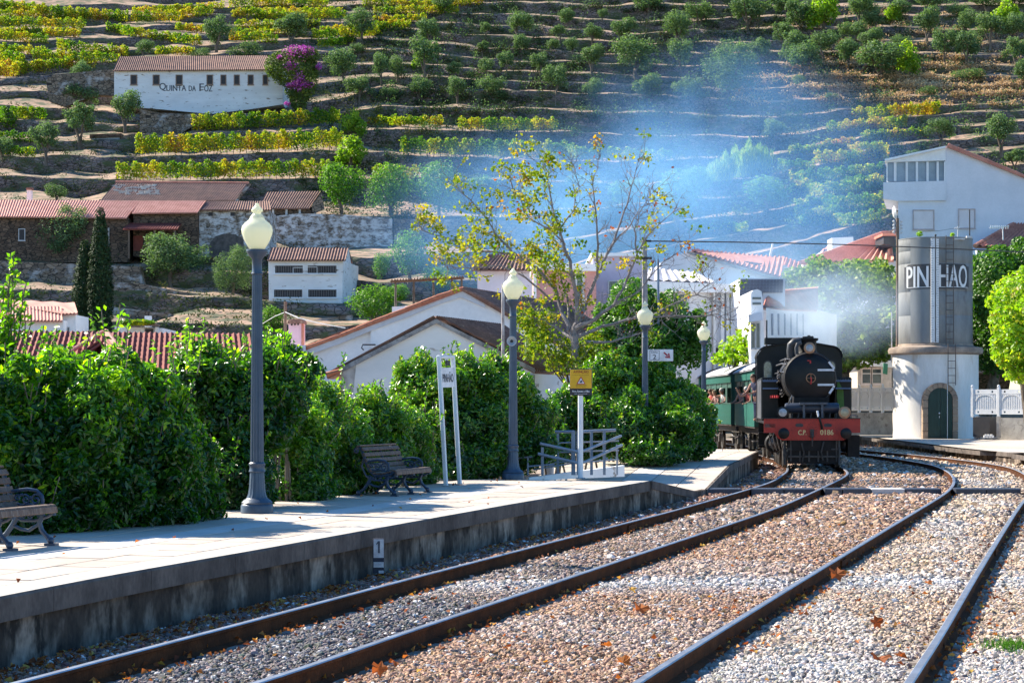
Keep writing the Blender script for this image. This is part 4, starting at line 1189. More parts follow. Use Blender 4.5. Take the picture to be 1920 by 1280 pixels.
W(o).slab([(1560, 446), (1600, 444), (1600, 470), (1560, 470)], D6 + 9, 2).build('white_chimney', m_bluish, o)
# far small gable
o = empty('faint_gable_house', 'faint pale gable house showing through the smoke', 'building', P(1570, 480, 150))
W(o).slab([(1545, 470), (1575, 452), (1612, 466), (1612, 500), (1545, 500)], 150, 4).build('wall', m_bluish, o)
roof_plane('roof', P(1540, 474, 149.5), P(1575, 451, 149.5), P(1578, 448, 155), P(1545, 468, 155), m_tilepink, o, rib=.3)

# large white house at right
MB.SKEW = .215
D7 = 120.0
o = empty('large_white_house', 'large white house with glazed veranda and two shuttered windows above the water tower', 'building', P(1800, 470, D7))
W(o).slab([(1684, 376), (1772, 376), (1772, 275), (1778, 273), (1921, 332), (2000, 365), (2000, 620), (1684, 620)], D7, 12).build('wall', m_bluish, o)
W(o).slab([(1656, 342), (1773, 339), (1773, 376), (1684, 377), (1656, 373)], D7 - .15, 6).build('overhang', m_bluish, o)
mb = W(o); mb.slab([(1662, 299), (1773, 276), (1773, 301), (1662, 304)], D7 - .12, 5.8); mb.slab([(1659, 298), (1773, 273.5), (1773, 277), (1659, 302)], D7 - .4, 6.4)
mb.build('veranda_roof', m_white, o)
vg = W(o); vg.slab([(1663, 304), (1772, 301), (1772, 339), (1663, 341)], D7 + .15, 5); vg.build('veranda_glazing', M('grey_glazing', (.30, .36, .42), (.24, .29, .34), scale=2, rough=.25), o)
for x in (1662, 1676, 1678.5, 1698, 1700, 1717, 1719, 1737, 1739, 1756, 1758, 1770):
    W(o).slab([(x, 303), (x + 2.2, 303), (x + 2.2, 340), (x, 340)], D7 - .02, .18).build('mullion', m_white, o)
m_rollshut = M('roller_shutter', (.78, .74, .76), (.7, .66, .68), scale=1, rough=.8)
m_pinkframe = M('pinkish_frame', (.58, .48, .46), rough=.8)
for (a, b_, c, d) in ((1713, 395, 1750, 429), (1798, 393, 1827, 427)):
    w_ = window(o, a, b_, c, d, D7, frame=m_pinkframe, pane=m_rollshut, fw=.05, proud=.07)
    mb = W(o)
    for i in range(10):
        y = b_ + (d - b_) * (i + .5) / 10
        mb.slab([(a + .3, y), (c - .3, y), (c - .3, y + 1.6), (a + .3, y + 1.6)], D7 - .035, .03)
    mb.build('shutter_slats', m_rollshut, o)
tile_line([P(1778, 272, D7 - .1), P(1850, 301, D7 - .1), P(1921, 331, D7 - .1), P(2000, 364, D7 - .1)], .11, m_tile, o, 'verge_tiles', .5)
W(o).slab([(1776, 270), (1920, 329), (1920, 333), (1776, 276)], D7 - .22, 12).build('roof', m_tile, o)
MB.SKEW = 0.0
mast = empty('roof_mast', 'thin dark rod standing behind the water tower top', 'mast', P(1818, 460, 113))
W(mast).cyl(P(1818, 470, 113), P(1818, 393, 113), .035, .03, 6).build('pole', m_dark, mast)
mast = empty('tv_aerial', 'small television aerial on the right of the tank top', 'aerial', P(1796, 445, 113))
mb = W(mast); mb.cyl(P(1796, 450, 113), P(1796, 424, 113), .03, .03, 6); mb.cyl(P(1790, 428, 113), P(1800, 427, 113), .04, .04, 6); mb.build('pole', m_frame, mast)
mb = W(mast); mb.tube([P(1790, 428, 113), P(1760, 433, 113), P(1730, 434, 113)], .012, 4); mb.build('wire', m_dark, mast)
mast = empty('tv_aerial', 'pale comb aerial above the red roof at far right', 'aerial', P(1870, 430, 121))
mb = W(mast); mb.cyl(P(1856, 427, 116), P(1892, 424, 116), .03, .03, 5)
for i in range(9): mb.cyl(P(1858 + i * 4, 429, 116), P(1858 + i * 4, 422.5, 116), .025, .025, 4)
mb.cyl(P(1880, 425, 116), P(1881, 450, 116), .03, .03, 5); mb.build('pole', m_white, mast)
D8 = 118.0
o = empty('brown_roof_house', 'house with brown-red tile hip roof at the far right edge', 'building', P(1900, 520, D8))
roof_plane('roof', P(1828, 463, D8 - 2), P(2010, 468, D8 - 2), P(1990, 410, D8 + 3), P(1915, 412, D8 + 3), m_tile, o, rib=.3, amp=.06, course=.5)
tile_line([P(1828, 461, D8 - 2.1), P(1915, 411, D8 + 3)], .13, m_tile, o)
W(o).slab([(1832, 468), (2000, 470), (2000, 640), (1832, 640)], D8 - 1.4, 6).build('wall', m_white, o)
# small building with paned windows behind the fence
D9 = 140.0
o = block('station_hut', 'small building with paned windows behind the white fence', 'building', [(1608, 688), (1672, 688), (1672, 760), (1608, 760)], D9, 5, M('cream_render', (.62, .56, .5), rough=.9))
for (a, c) in ((1617, 1632), (1636, 1652)):
    window(o, a, 692, c, 718, D9, frame=M('cream_frame', (.75, .66, .62), rough=.7), pane=m_glass, fw=.10, bars=0)
    W(o).slab([(a, 699), (c, 699), (c, 701.5), (a, 701.5)], D9 - .06, .05).build('glazing_bar', m_frame, o)
W(o).slab([(1600, 676), (1680, 676), (1680, 689), (1600, 684)], D9 - 1, 7).build('roof', m_white, o)
W(o).slab([(1657, 680), (1665, 682), (1664, 702), (1656, 700)], D9 - 1.5, .2).build('green_awning', M('green_cloth', (.05, .22, .14), rough=.8), o)

# ------------------------------------------------------------------ utility poles and the cable
up = empty('utility_pole', 'pale concrete utility pole rising behind the third lamp', 'pole', P(1210, 760, 84))
W(up).cyl(P(1210, 780, 84), P(1208.5, 445, 84), .15, .10, 8).build('shaft', M('grey_pole', (.34, .32, .33), (.24, .22, .23), scale=4, rough=.9), up)
mb = W(up); mb.box(P(1213, 452, 83.9), (.35, .08, .08)); mb.box(P(1211, 484, 83.9), (.5, .1, .1)); mb.build('bracket', m_dark, up)
thin = empty('metal_pole', 'thin bluish metal pole just right of the concrete utility pole', 'pole', P(1235, 760, 86))
W(thin).cyl(P(1235, 780, 86), P(1234, 487, 86), .05, .05, 8).build('shaft', M('blue_grey_metal', (.18, .24, .34), rough=.5), thin)
ip = empty('insulator_pole', 'wooden pole with white insulators left of the water tower', 'pole', P(1683, 700, 112))
W(ip).cyl(P(1684, 720, 112), P(1683, 409, 112), .13, .08, 8).build('shaft', m_wood, ip)
for y in (417, 424, 430, 437):
    for sx in (-1, 1):
        mb = W(ip); c = P(1683 + sx * 7, y, 112); mb.tube([P(1683, y + 2, 112), P(1683 + sx * 6, y + 2, 112), c], .02, 5); mb.ball(c + Vector((0, 0, .05)), .075, 8)
        mb.build('insulator', m_frame, ip)
dish = empty('satellite_dish', 'small pale dish on the corner of the large white house', 'dish', P(1672, 396, 119.4))
mb = W(dish); mb.lathe([(.01, 0), (.25, .05), (.42, .16), (.40, .17), (.2, .07), (.01, .03)], 16, P(1673, 400, 119.2), R=Matrix.Rotation(math.radians(80), 3, 'Y')); mb.cyl(P(1673, 400, 119.2), P(1684, 404, 119.8), .03); mb.build('reflector', m_frame, dish)
cb = empty('overhead_cable', 'thin dark cable crossing from the utility pole past the tank', 'cable', P(1212, 450, 84))
pts = [P(1213 + (1960 - 1213) * t, 452 + 20 * t - 4 * math.sin(PI * t) + 3 * t * t, 84 + 20 * t) for t in np.linspace(0, 1, 24)]
W(cb).tube(pts, .028, 5).build('wire', m_dark, cb)

# ------------------------------------------------------------------ right platform, walls, fence
m_plat = M('sunlit_paving', (0.60, 0.52, 0.44), (0.50, 0.43, 0.36), scale=.7, rough=.9, bump=.15, bscale=20, fine=.12, world=True)
HP2 = 0.28
epx = [(1560, 813), (1612, 818), (1650, 821), (1690, 825.5), (1745, 832), (1800, 839), (1860, 845), (1920, 850), (2000, 862), (2100, 880)]
edge = [G(x, y, HP2) for x, y in epx]
edge2 = []
for i in range(len(edge) - 1):
    for j in range(6): edge2.append(edge[i].lerp(edge[i + 1], j / 6))
edge2.append(edge[-1])
rp = empty('right_platform', 'low curved platform in front of the water tower', 'platform', tuple(G(1690, 825.5, 0)))
del rp['category']; rp['kind'] = 'structure'
mb = W(rp)
back = [Vector((e.x + 16, e.y + 30, HP2)) for e in edge2]
ins = []
for i, e in enumerate(edge2):
    d = (edge2[min(i + 1, len(edge2) - 1)] - edge2[max(i - 1, 0)]).normalized()
    nrm = Vector((-d.y, d.x, 0)); 
    if nrm.y < 0: nrm = -nrm
    ins.append(nrm)
inner = [e + n_ * .45 for e, n_ in zip(edge2, ins)]
for i in range(len(edge2) - 1): mb.quad(inner[i], inner[i + 1], back[i + 1], back[i])
mb.build('paving', m_plat, rp)
m_wallstain = M('platform_wall', (0.085, 0.066, 0.055), (0.40, 0.32, 0.26), scale=1.1, rough=.97, stretch=(1.2, 1.2, .75), lo=.46, hi=.64, bump=.3, bscale=14, c3=(.045, .038, .034), s3=3.2, f3=(.47, .66), fine=.3, world=True, bdist=.01, spec=.1)
m_coping = M('coping_shade_tone', (0.155, 0.127, 0.11), (0.075, 0.06, 0.053), scale=1.6, rough=.95, stretch=(1, 1, .6), bump=.4, bscale=22, fine=.3, world=True, lo=.4, hi=.65, bdist=.01)  # concrete darkened so the shade on the edge is in its colour
m_coptop = M('coping_sunlit_tone', (0.54, 0.49, 0.43), (0.44, 0.40, 0.35), scale=1.2, rough=.92, bump=.2, bscale=30, fine=.2, world=True)
def coping_run(parent, edge_pts, normals, h, ov=.08, depth=.45, th=.20, seg=6, name='coping_stone', zf=None):
    """kerb stones along an edge: one mesh object per stone"""
    i = 0
    while i < len(edge_pts) - 1:
        j = min(i + seg, len(edge_pts) - 1)
        mb = W(parent)
        a = edge_pts[i:j + 1]; n_ = normals[i:j + 1]
        g_ = .006
        a = [Vector(p) for p in a]
        if len(a) > 1:
            a[0] = a[0].lerp(a[1], .02 if len(a) > 2 else .008); a[-1] = a[-1].lerp(a[-2], .02 if len(a) > 2 else .008)
        m = len(a); vs = []
        for p, q_ in zip(a, n_):
            o0 = p - q_ * 0.0; o1 = p + q_ * depth
            vs += [o0 + Vector((0, 0, -.025)), o0 + q_ * .02, o1, o1 - Vector((0, 0, th)), o0 - Vector((0, 0, th))]
        fs = []
        for k in range(m - 1):
            for c in range(5):
                fs.append((k * 5 + c, k * 5 + (c + 1) % 5, (k + 1) * 5 + (c + 1) % 5, (k + 1) * 5 + c))
        fs += [(4, 3, 2, 1, 0), tuple((m - 1) * 5 + c for c in range(5))]
        mb.add(vs, fs)
        o_ = mb.build(name, [m_coping, m_coptop], parent)
        for p in o_.data.polygons:
            if p.normal.z > .7: p.material_index = 1  # upward faces get the lighter copy, sunlight put into the colour
        i = j
coping_run(rp, edge2, ins, HP2, th=.17, seg=3)
mb = W(rp)
for i in range(len(edge2) - 1):
    a = edge2[i] + ins[i] * .07; b_ = edge2[i + 1] + ins[i + 1] * .07
    mb.quad(a - Vector((0, 0, .16)), b_ - Vector((0, 0, .16)), b_ - Vector((0, 0, .6)), a - Vector((0, 0, .6)))
mb.build('platform_wall', m_wallstain, rp)
dr = empty('drain_box', 'dark drain outlet sticking from the right platform wall', 'drain', P(1840, 860, 88))
W(dr).box(P(1838, 861, 84.5), (.75, .5, .28)).build('box', m_dark, dr)
# concrete wall and fence
WA = Vector((18.4, 129.5, 0)); WB = Vector((20.2, 127.0, 0)); WC = Vector((24.6, 120.0, 0)); WD = Vector((24.3, 106.5, 0)); WE = Vector((26.9, 100, 0)); WF = Vector((31, 88, 0))
cw = empty('concrete_wall', 'stained concrete wall with square dark opening under the white fence', 'wall', tuple(WB))
mb = W(cw)
def vwall(mb, a, b_, z0, z1, th):
    a = Vector((a.x, a.y, z0)); b_ = Vector((b_.x, b_.y, z0)); d = (b_ - a).normalized(); n_ = Vector((-d.y, d.x, 0)) * th
    if n_.y < 0: n_ = -n_
    mb.prism([a, b_, b_ + Vector((0, 0, z1 - z0)), a + Vector((0, 0, z1 - z0))], n_)
vwall(mb, WA, WC, HP2, 1.62, .3); vwall(mb, Vector((24.1, 106.9, 0)), Vector((26.3, 104.5, 0)), HP2, 1.40, .3); vwall(mb, Vector((26.3, 104.5, 0)), WF, HP2, 1.40, .35)
mb.build('wall', m_concrete, cw)
mb = W(cw); c = P(1850, 800, 104.9); mb.box(c + Vector((-.05, 0, 0)), (.95, .9, 1.0), -.75); mb.build('dark_opening', m_dark, cw)
mb = W(cw); 
for dx in (-.60, .60): mb.box(c + Vector((dx * .74, -.35 - dx * .6, 0)), (.14, .2, 1.1), -.75)
mb.build('opening_frame', m_concrete, cw)
mb = W(cw)
for i in range(7): mb.box(P(1846 + i * 2.6, 818 - (i % 2) * 2, 103.6), (.09, .08, .12))
mb.build('loose_bricks', m_white, cw)
m_fence = M('white_fence_concrete', (0.78, 0.78, 0.78), (0.68, 0.69, 0.71), scale=1.4, rough=.8, fine=.06)
def fence(a, b_, z0, h, step, label):
    a = Vector((a.x, a.y, z0)); b_ = Vector((b_.x, b_.y, z0)); L = (b_ - a).length; n = max(1, round(L / step)); d = (b_ - a) / n
    o = empty('white_fence', label, 'fence', tuple(a), math.atan2(d.y, d.x), 'white panel fences on the concrete wall')
    st = d.length
    po_ = None; pn = None
    for i in range(n + 1):
        if po_ is None:
            mb = MB(); mb.box((0, 0, h / 2), (.13, .13, h)); mb.ball((0, 0, h + .06), .08, 8); po_ = mb.build('post', m_fence, o)
        else:
            q_ = po_.copy(); link(q_, o); q_.location = (i * st, 0, 0)
    for i in range(n):
        if pn is None:
            mb = MB(); w = st - .13
            z1, z2 = .16, h - .10
            # frame with punched square holes
            for (zz0, zz1) in ((z1, z1 + .07), (z1 + .17, z1 + .24), (z2 - .24, z2 - .17), (z2 - .07, z2)):
                mb.bbox((-w / 2, -.03, zz0), (w / 2, .03, zz1))
            for zz0, zz1 in ((z1 + .07, z1 + .17), (z2 - .17, z2 - .07)):
                for x0, x1 in ((-w / 2, -w * .33), (-w * .25, w * .25), (w * .33, w / 2)):
                    mb.bbox((x0, -.03, zz0), (x1, .03, zz1))
            mb.bbox((-w / 2 + .02, .0, z1 + .22), (w / 2 - .02, .02, z2 - .22))
            nb = 11
            for k in range(nb):
                x = -w * .46 + w * .92 * k / (nb - 1)
                mb.bbox((x - .028, -.018, z1 + .24), (x + .028, .018, z2 - .24))
            ar = []
            for k in range(11):
                t = PI * k / 10; ar.append((-w * .38 * math.cos(t), -.02, z2 - .60 + .32 * math.sin(t)))
            mb.tube(ar, .03, 4)
            for sx in (-1, 1): mb.bbox((sx * w * .5 - .07 if sx > 0 else -w / 2, -.03, z1 + .24), (w / 2 if sx > 0 else -w / 2 + .07, .03, z2 - .24))
            pn = mb.build('panel', m_fence, o); pn.location = (st / 2, 0, 0)
        else:
            q_ = pn.copy(); link(q_, o); q_.location = ((i + .5) * st, 0, 0)
fence(WA, WC, 1.60, 1.62, 1.0, 'white panel fence on the concrete wall left of the water tower')
fence(Vector((24.1, 107.2, 0)), Vector((26.3, 104.9, 0)), 1.42, 1.55, 1.4, 'short white fence run above the square dark opening')
fence(Vector((26.3, 104.9, 0)), Vector((30.8, 89.0, 0)), 1.42, 1.55, 1.5, 'white panel fence on the wall at the far right edge')
po = empty('lamp_pole', 'slim pole with two brackets behind the red flowerpot at the fence', 'pole', P(1672, 640, 112))
W(po).cyl(P(1672, 680, 112), P(1672, 585, 112), .04, .03, 6).build('shaft', m_frame, po)

# ------------------------------------------------------------------ water tower
TX, TY, TZ = 22.93, 110.9, HP2
wt = empty('water_tower', 'round grey water tower lettered PINHAO on a white base with a green door', 'water tower', (TX, TY, TZ))
sT = F / (TY - 2.1)
def tz(y): return CH - (y - HZ) / sT - TZ
R0 = 2.28; R1 = 1.97
m_towerwhite = M('tower_whitewash', (0.80, 0.78, 0.75), (0.70, 0.67, 0.62), scale=1.2, rough=.92, stretch=(1, 1, .25), c3=(.46, .32, .20), s3=1.1, f3=(.58, .78), bump=.25, bscale=15, fine=.06)
m_tank = M('tank_concrete', (0.26, 0.265, 0.26), (0.18, 0.185, 0.185), scale=1.0, rough=.8, stretch=(1, 1, .35), c3=(.13, .125, .12), s3=1.6, f3=(.62, .74), bump=.15, bscale=20, fine=.12)
MB().lathe([(R0 + .02, 0), (R0, .05), (R0, tz(664))], 56).build('base_drum', m_towerwhite, wt, smooth=True)
MB().lathe([(R0 + .0, tz(664)), (R0 + .22, tz(661)), (R0 + .26, tz(655)), (R0 + .20, tz(650)), (R1 + .05, tz(647)), (R1 + .02, tz(643))], 56).build('cornice', M('stained_cornice', (.42, .33, .26), (.24, .19, .16), scale=1.4, rough=.95, fine=.2), wt, smooth=True)
ztop = tz(443); zb_ = tz(643)
zs = [zb_, tz(590), tz(545), tz(492), tz(468), ztop]
mb = MB()
for a, b_ in zip(zs[:-1], zs[1:]):
    mb.lathe([(R1 - .012, a), (R1, a + .015), (R1, b_ - .015), (R1 - .012, b_)], 56)
mb.lathe([(R1 + .012, ztop - .06), (R1 + .012, ztop), (R1 - .1, ztop), (R1 - .1, ztop - .3), (.01, ztop - .3)], 56)
mb.build('tank', m_tank, wt, smooth=True)
# two curved cover plates with vertical seams on the left
def arc_patch(R, x0, x1, z0, z1, th, n=10, clip=0.0):
    """patch wrapped on a cylinder between two picture columns"""
    a0 = math.asin(max(-.998, min(.998, (x0 - 1754.5) / 69.5))); a1 = math.asin(max(-.998, min(.998, (x1 - 1754.5) / 69.5)))
    mb = MB(); vs = []
    for i in range(n + 1):
        a = a0 + (a1 - a0) * i / n
        cz = 0
        if clip:
            u = i / n
            if u < .06 or u > .94: cz = clip
        for r, z in ((R, z0 + cz), (R + th, z0 + cz), (R + th, z1 - cz), (R, z1 - cz)):
            vs.append((r * math.sin(a), -r * math.cos(a), z))
    fs = []
    for i in range(n):
        for c in range(4):
            fs.append((i * 4 + c, i * 4 + (c + 1) % 4, (i + 1) * 4 + (c + 1) % 4, (i + 1) * 4 + c))
    fs += [(3, 2, 1, 0), tuple(n * 4 + c for c in range(4))]
    return mb.add(vs, fs)
mb = arc_patch(R1, 1699, 1731, tz(642), tz(446), .02, 8); mb.build('cover_plate', M('smooth_plate', (.24, .25, .25), (.18, .19, .19), scale=1.2, rough=.6, stretch=(1, 1, .3)), wt, smooth=True)
arc_patch(R1, 1690.5, 1807, tz(541), tz(494), .028, 24, clip=.12).build('name_band', M('black_band', (.045, .045, .05), (.07, .07, .075), scale=3, rough=.7), wt)
arc_patch(R1, 1694, 1804, tz(538), tz(537), .032, 24).build('band_line', m_fence, wt)
def arc_word(s, x0, x1, y0, y1):
    a0 = math.asin((x0 - 1754.5) / 69.5); a1 = math.asin((x1 - 1754.5) / 69.5)
    vs, fs = text_mesh(s, tz(y0) - tz(y1), 1.0)
    tm = bpy.data.meshes.new('tmp'); tm.from_pydata([tuple(v) for v in vs], [], fs); bm = bmesh.new(); bm.from_mesh(tm)
    for k in range(-14, 15):
        bmesh.ops.bisect_plane(bm, geom=bm.verts[:] + bm.edges[:] + bm.faces[:], plane_co=(k / 29, 0, 0), plane_no=(1, 0, 0))
    bm.verts.index_update(); vs = [v.co.copy() for v in bm.verts]; fs = [tuple(v.index for v in f.verts) for f in bm.faces]; bm.free(); bpy.data.meshes.remove(tm)
    mb = MB(); R = R1 + .034
    for bo_ in (0, .018, -.018):
        q_ = []
        for v in vs:
            a = a0 + (a1 - a0) * (v.x + .5) + bo_ / R1 * .9
            q_.append((((R + abs(bo_) * .03) * math.sin(a)), -(R + abs(bo_) * .03) * math.cos(a), v.z + tz(y1)))
        mb.add(q_, fs)
    mb.build('lettering', m_fence, wt)
arc_word('PIN', 1694, 1728, 498, 537)
arc_word('HAO', 1747, 1802, 496, 538)
# gauge board
gb = empty('gauge_board', 'tall white depth gauge board on the front of the tank', None or 'gauge', (0, 0, 0)); del gb['category']; del gb['label']
gb.parent = wt; _children.setdefault(wt.name, []).append(gb)
gx0 = (1731 - 1754.5) / sT; gx1 = (1745.5 - 1754.5) / sT; gy = -R1 - .12
MB().bbox((gx0, gy, tz(642)), (gx1, gy + .06, tz(447))).build('board', m_fence, gb)
gm = (gx0 + gx1) / 2
mb = MB(); mb.bbox((gm + .01, gy - .03, tz(641)), (gm + .05, gy - .002, tz(441))); mb.ball((gm + .03, gy - .02, tz(441)), .06, 8)
mb.build('guide_wire', m_dark, gb)
mb = MB()
for i in range(44):
    z = tz(641) + (tz(449) - tz(641)) * i / 43
    w = .13 if i % 5 == 0 else .08
    mb.bbox((gx0 + .01, gy - .006, z), (gx0 + .01 + w, gy - .001, z + .028)); mb.bbox((gx1 - .01 - w, gy - .006, z + .03), (gx1 - .01, gy - .001, z + .055))
mb.build('scale_marks', M('grey_mark', (.28, .30, .34), rough=.8), gb)
# ladders
def ladder(y0, y1, off_, x0=1759, x1=1773, step=11.0):
    mb = MB(); a = (x0 - 1754.5) / sT; b_ = (x1 - 1754.5) / sT
    for x in (a, b_): mb.cyl((x, off_, tz(y1)), (x, off_, tz(y0)), .022, .022, 6)
    y = y0 + 5
    while y < y1:
        mb.cyl((a, off_, tz(y)), (b_, off_, tz(y)), .016, .016, 6); y += step
    mb.build('ladder', M('rusty_iron', (.09, .08, .075), (.14, .10, .08), scale=5, rough=.8), wt)
ladder(441, 645, -R1 - .14, step=13.5); ladder(645, 722, -R0 - .34, step=13.5)
mb = MB(); mb.cyl(((1758 - 1754.5) / sT, -R0 - .30, tz(822)), ((1758 - 1754.5) / sT, -R0 - .30, tz(700)), .014, .014, 6); mb.build('rod', m_fence, wt)
# door with stone arch
dw = .66; dcx = (1746.5 - 1754.5) / sT; zsp = tz(748); 
def arch(w, spring, n=14, z0=0):
    return [(-w, z0)] + [(-w * math.cos(PI * i / n), spring + w * math.sin(PI * i / n)) for i in range(n + 1)] + [(w, z0)]
m_arch = M('arch_sandstone', (.42, .31, .22), (.33, .24, .18), scale=3, rough=.9, fine=.2, rnd=.25)
yd = -math.sqrt(R0 ** 2 - .3)
zsp = tz(750)
for side in (-1, 1):
    for i in range(5):
        z0_ = zsp * i / 5 + .01; z1_ = zsp * (i + 1) / 5 - .01
        mb = MB(); mb.bbox((dcx + side * dw, -R0 - .10, z0_), (dcx + side * (dw + .27), -R0 + .45, z1_)); mb.build('arch_stone', m_arch, wt)
for i in range(9):
    a0 = PI * i / 9 + .012; a1 = PI * (i + 1) / 9 - .012
    poly = [(dcx - r * math.cos(a), -R0 - .10, zsp + r * math.sin(a)) for r, a in ((dw, a0), (dw + .27, a0), (dw + .27, (a0 + a1) / 2), (dw + .27, a1), (dw, a1), (dw, (a0 + a1) / 2))]
    MB().prism(poly, (0, .5, 0)).build('arch_stone', m_arch, wt)
MB().prism([(dcx + x, -R0 - .04, z) for x, z in arch(dw, zsp)], (0, .2, 0)).build('door_surround', m_dark, wt)
m_door = M('dark_green_door', (.012, .045, .036), (.008, .032, .026), scale=4, rough=.55, stretch=(3, 3, .4), fine=.15)
dl = []
for side in (-1, 1):
    poly = [(0.008, 0.03)] + [(dw * .97 * math.cos(PI / 2 * i / 8), zsp + dw * .97 * math.sin(PI / 2 * i / 8)) for i in range(9)]
    poly = [(0.008, .03), (dw * .97, .03)] + [(dw * .97 * math.cos(PI / 2 * i / 8), zsp + dw * .97 * math.sin(PI / 2 * i / 8)) for i in range(8)] + [(0.008, zsp + dw * .97)]
    leaf = MB().prism([(dcx + side * x, -R0 - .075, z) for x, z in poly], (0, .04, 0)).build('door', m_door, wt)
    mb = MB()
    mb.bbox((dcx + side * .10, -R0 - .09, .2), (dcx + side * .55, -R0 - .074, .26)); mb.bbox((dcx + side * .10, -R0 - .09, 1.0), (dcx + side * .55, -R0 - .074, 1.06)); mb.bbox((dcx + side * .10, -R0 - .09, 1.95), (dcx + side * .55, -R0 - .074, 2.01))
    mb.build('door_rail', m_door, leaf)
    if side == -1:
        mb = MB(); mb.ball((dcx - .06, -R0 - .11, 1.35), .045, 8); mb.cyl((dcx - .06, -R0 - .10, 1.1), (dcx - .06, -R0 - .10, 1.2), .015); mb.build('handle', m_fence, leaf)
mb = MB(); mb.box((.9, -R1 + .25, ztop - .12), (.55, .3, .08)); mb.box((1.45, -R1 + .3, ztop + .0), (.3, .2, .1)); mb.build('tank_bracket', m_frame, wt)
wp = empty('tuft_of_weeds', 'small green weeds sprouting from the rim of the water tank', 'weeds', P(1724, 441, 109.3))
foliage('foliage', [PL(1724, 438, 109.3, 6, .2, 5), PL(1786, 440, 109.3, 4, .2, 3)], 90, .16, .09, m_bright, wp, off=root_loc(wp))

# ------------------------------------------------------------------ trees near the tower and houses
m_lush = Mleaf('dark_tree_leaf', [(0, (0.02, 0.065, 0.015)), (0.5, (0.055, 0.15, 0.02)), (1, (0.13, 0.26, 0.03))], rough=.45, trans=.3, spec=.4)
m_plane = Mleaf('plane_leaf', [(0, (0.06, 0.13, 0.025)), (0.5, (0.14, 0.24, 0.04)), (1, (0.36, 0.40, 0.08))], rough=.55, trans=.35, spec=.4)
m_yel = Mleaf('sunny_leaf', [(0, (0.10, 0.22, 0.01)), (0.5, (0.24, 0.38, 0.02)), (0.85, (0.46, 0.46, 0.03)), (1, (0.55, 0.34, 0.05))], rough=.45, trans=.45, spec=.4)
def big_tree(name, label, base, lumps, n, Ln, Wd, mat_, trunk_r=.2, tint=.5, tvar=.25, **kw):
    o = empty(name, label, 'tree', base)
    foliage('crown', rough(lumps, 6, len(label)), n, Ln, Wd, mat_, o, tint=tint, tvar=tvar, off=root_loc(o), **kw)
    mb = W(o); L = np.array(lumps); c = Vector(L[:, :3].mean(0)); b_ = Vector(base)
    mb.tube([b_ - Vector((0, 0, .3)), b_.lerp(c, .35), c], [trunk_r, trunk_r * .8, trunk_r * .4], 8)
    for l in lumps[:10]:
        mb.tube([b_.lerp(c, .45), Vector(l[:3]).lerp(c, .3) + Vector((0, 0, -.3)), Vector(l[:3])], [trunk_r * .45, trunk_r * .25, .03], 6)
    mb.build('trunk', m_trunk, o, smooth=True)
    return o
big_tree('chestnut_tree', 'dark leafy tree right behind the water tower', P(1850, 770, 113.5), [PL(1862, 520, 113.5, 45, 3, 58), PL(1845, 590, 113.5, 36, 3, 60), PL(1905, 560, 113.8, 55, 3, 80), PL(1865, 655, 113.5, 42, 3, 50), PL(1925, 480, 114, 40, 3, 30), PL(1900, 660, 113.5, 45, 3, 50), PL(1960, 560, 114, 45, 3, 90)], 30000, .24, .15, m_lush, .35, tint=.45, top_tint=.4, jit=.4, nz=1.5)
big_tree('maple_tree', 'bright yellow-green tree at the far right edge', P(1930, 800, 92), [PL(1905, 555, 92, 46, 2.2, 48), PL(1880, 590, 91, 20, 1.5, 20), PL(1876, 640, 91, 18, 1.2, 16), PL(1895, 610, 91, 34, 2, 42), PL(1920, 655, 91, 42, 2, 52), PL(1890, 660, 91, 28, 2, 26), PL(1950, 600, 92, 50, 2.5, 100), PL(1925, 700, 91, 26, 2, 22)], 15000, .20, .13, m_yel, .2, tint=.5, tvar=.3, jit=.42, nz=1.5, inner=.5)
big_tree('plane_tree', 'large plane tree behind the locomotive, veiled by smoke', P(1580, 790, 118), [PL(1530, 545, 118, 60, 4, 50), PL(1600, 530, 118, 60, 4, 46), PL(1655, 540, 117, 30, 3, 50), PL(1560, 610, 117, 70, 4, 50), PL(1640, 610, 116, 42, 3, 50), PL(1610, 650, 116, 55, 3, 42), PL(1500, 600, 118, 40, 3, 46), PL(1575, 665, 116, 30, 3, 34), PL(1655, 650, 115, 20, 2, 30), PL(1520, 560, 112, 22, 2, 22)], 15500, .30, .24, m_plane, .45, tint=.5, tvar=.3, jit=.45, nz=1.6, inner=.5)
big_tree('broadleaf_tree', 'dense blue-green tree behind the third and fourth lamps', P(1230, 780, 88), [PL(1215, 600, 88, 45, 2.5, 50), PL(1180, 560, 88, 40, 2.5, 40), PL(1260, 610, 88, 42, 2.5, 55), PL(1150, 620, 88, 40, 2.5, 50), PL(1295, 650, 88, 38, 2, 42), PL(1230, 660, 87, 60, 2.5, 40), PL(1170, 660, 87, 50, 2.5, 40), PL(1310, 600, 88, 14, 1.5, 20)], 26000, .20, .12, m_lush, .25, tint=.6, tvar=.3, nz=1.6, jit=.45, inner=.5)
big_tree('young_plane_tree', 'small light yellow-green tree left of the locomotive cab', P(1375, 760, 92), [PL(1370, 655, 92, 26, 1.5, 22), PL(1395, 645, 92, 18, 1.2, 18), PL(1358, 672, 92, 22, 1.2, 14), PL(1385, 672, 92, 24, 1.2, 14), PL(1386, 628, 92, 7, .8, 10)], 1500, .20, .13, m_yel, .08, tint=.45, nz=1.6, jit=.8, inner=.3)
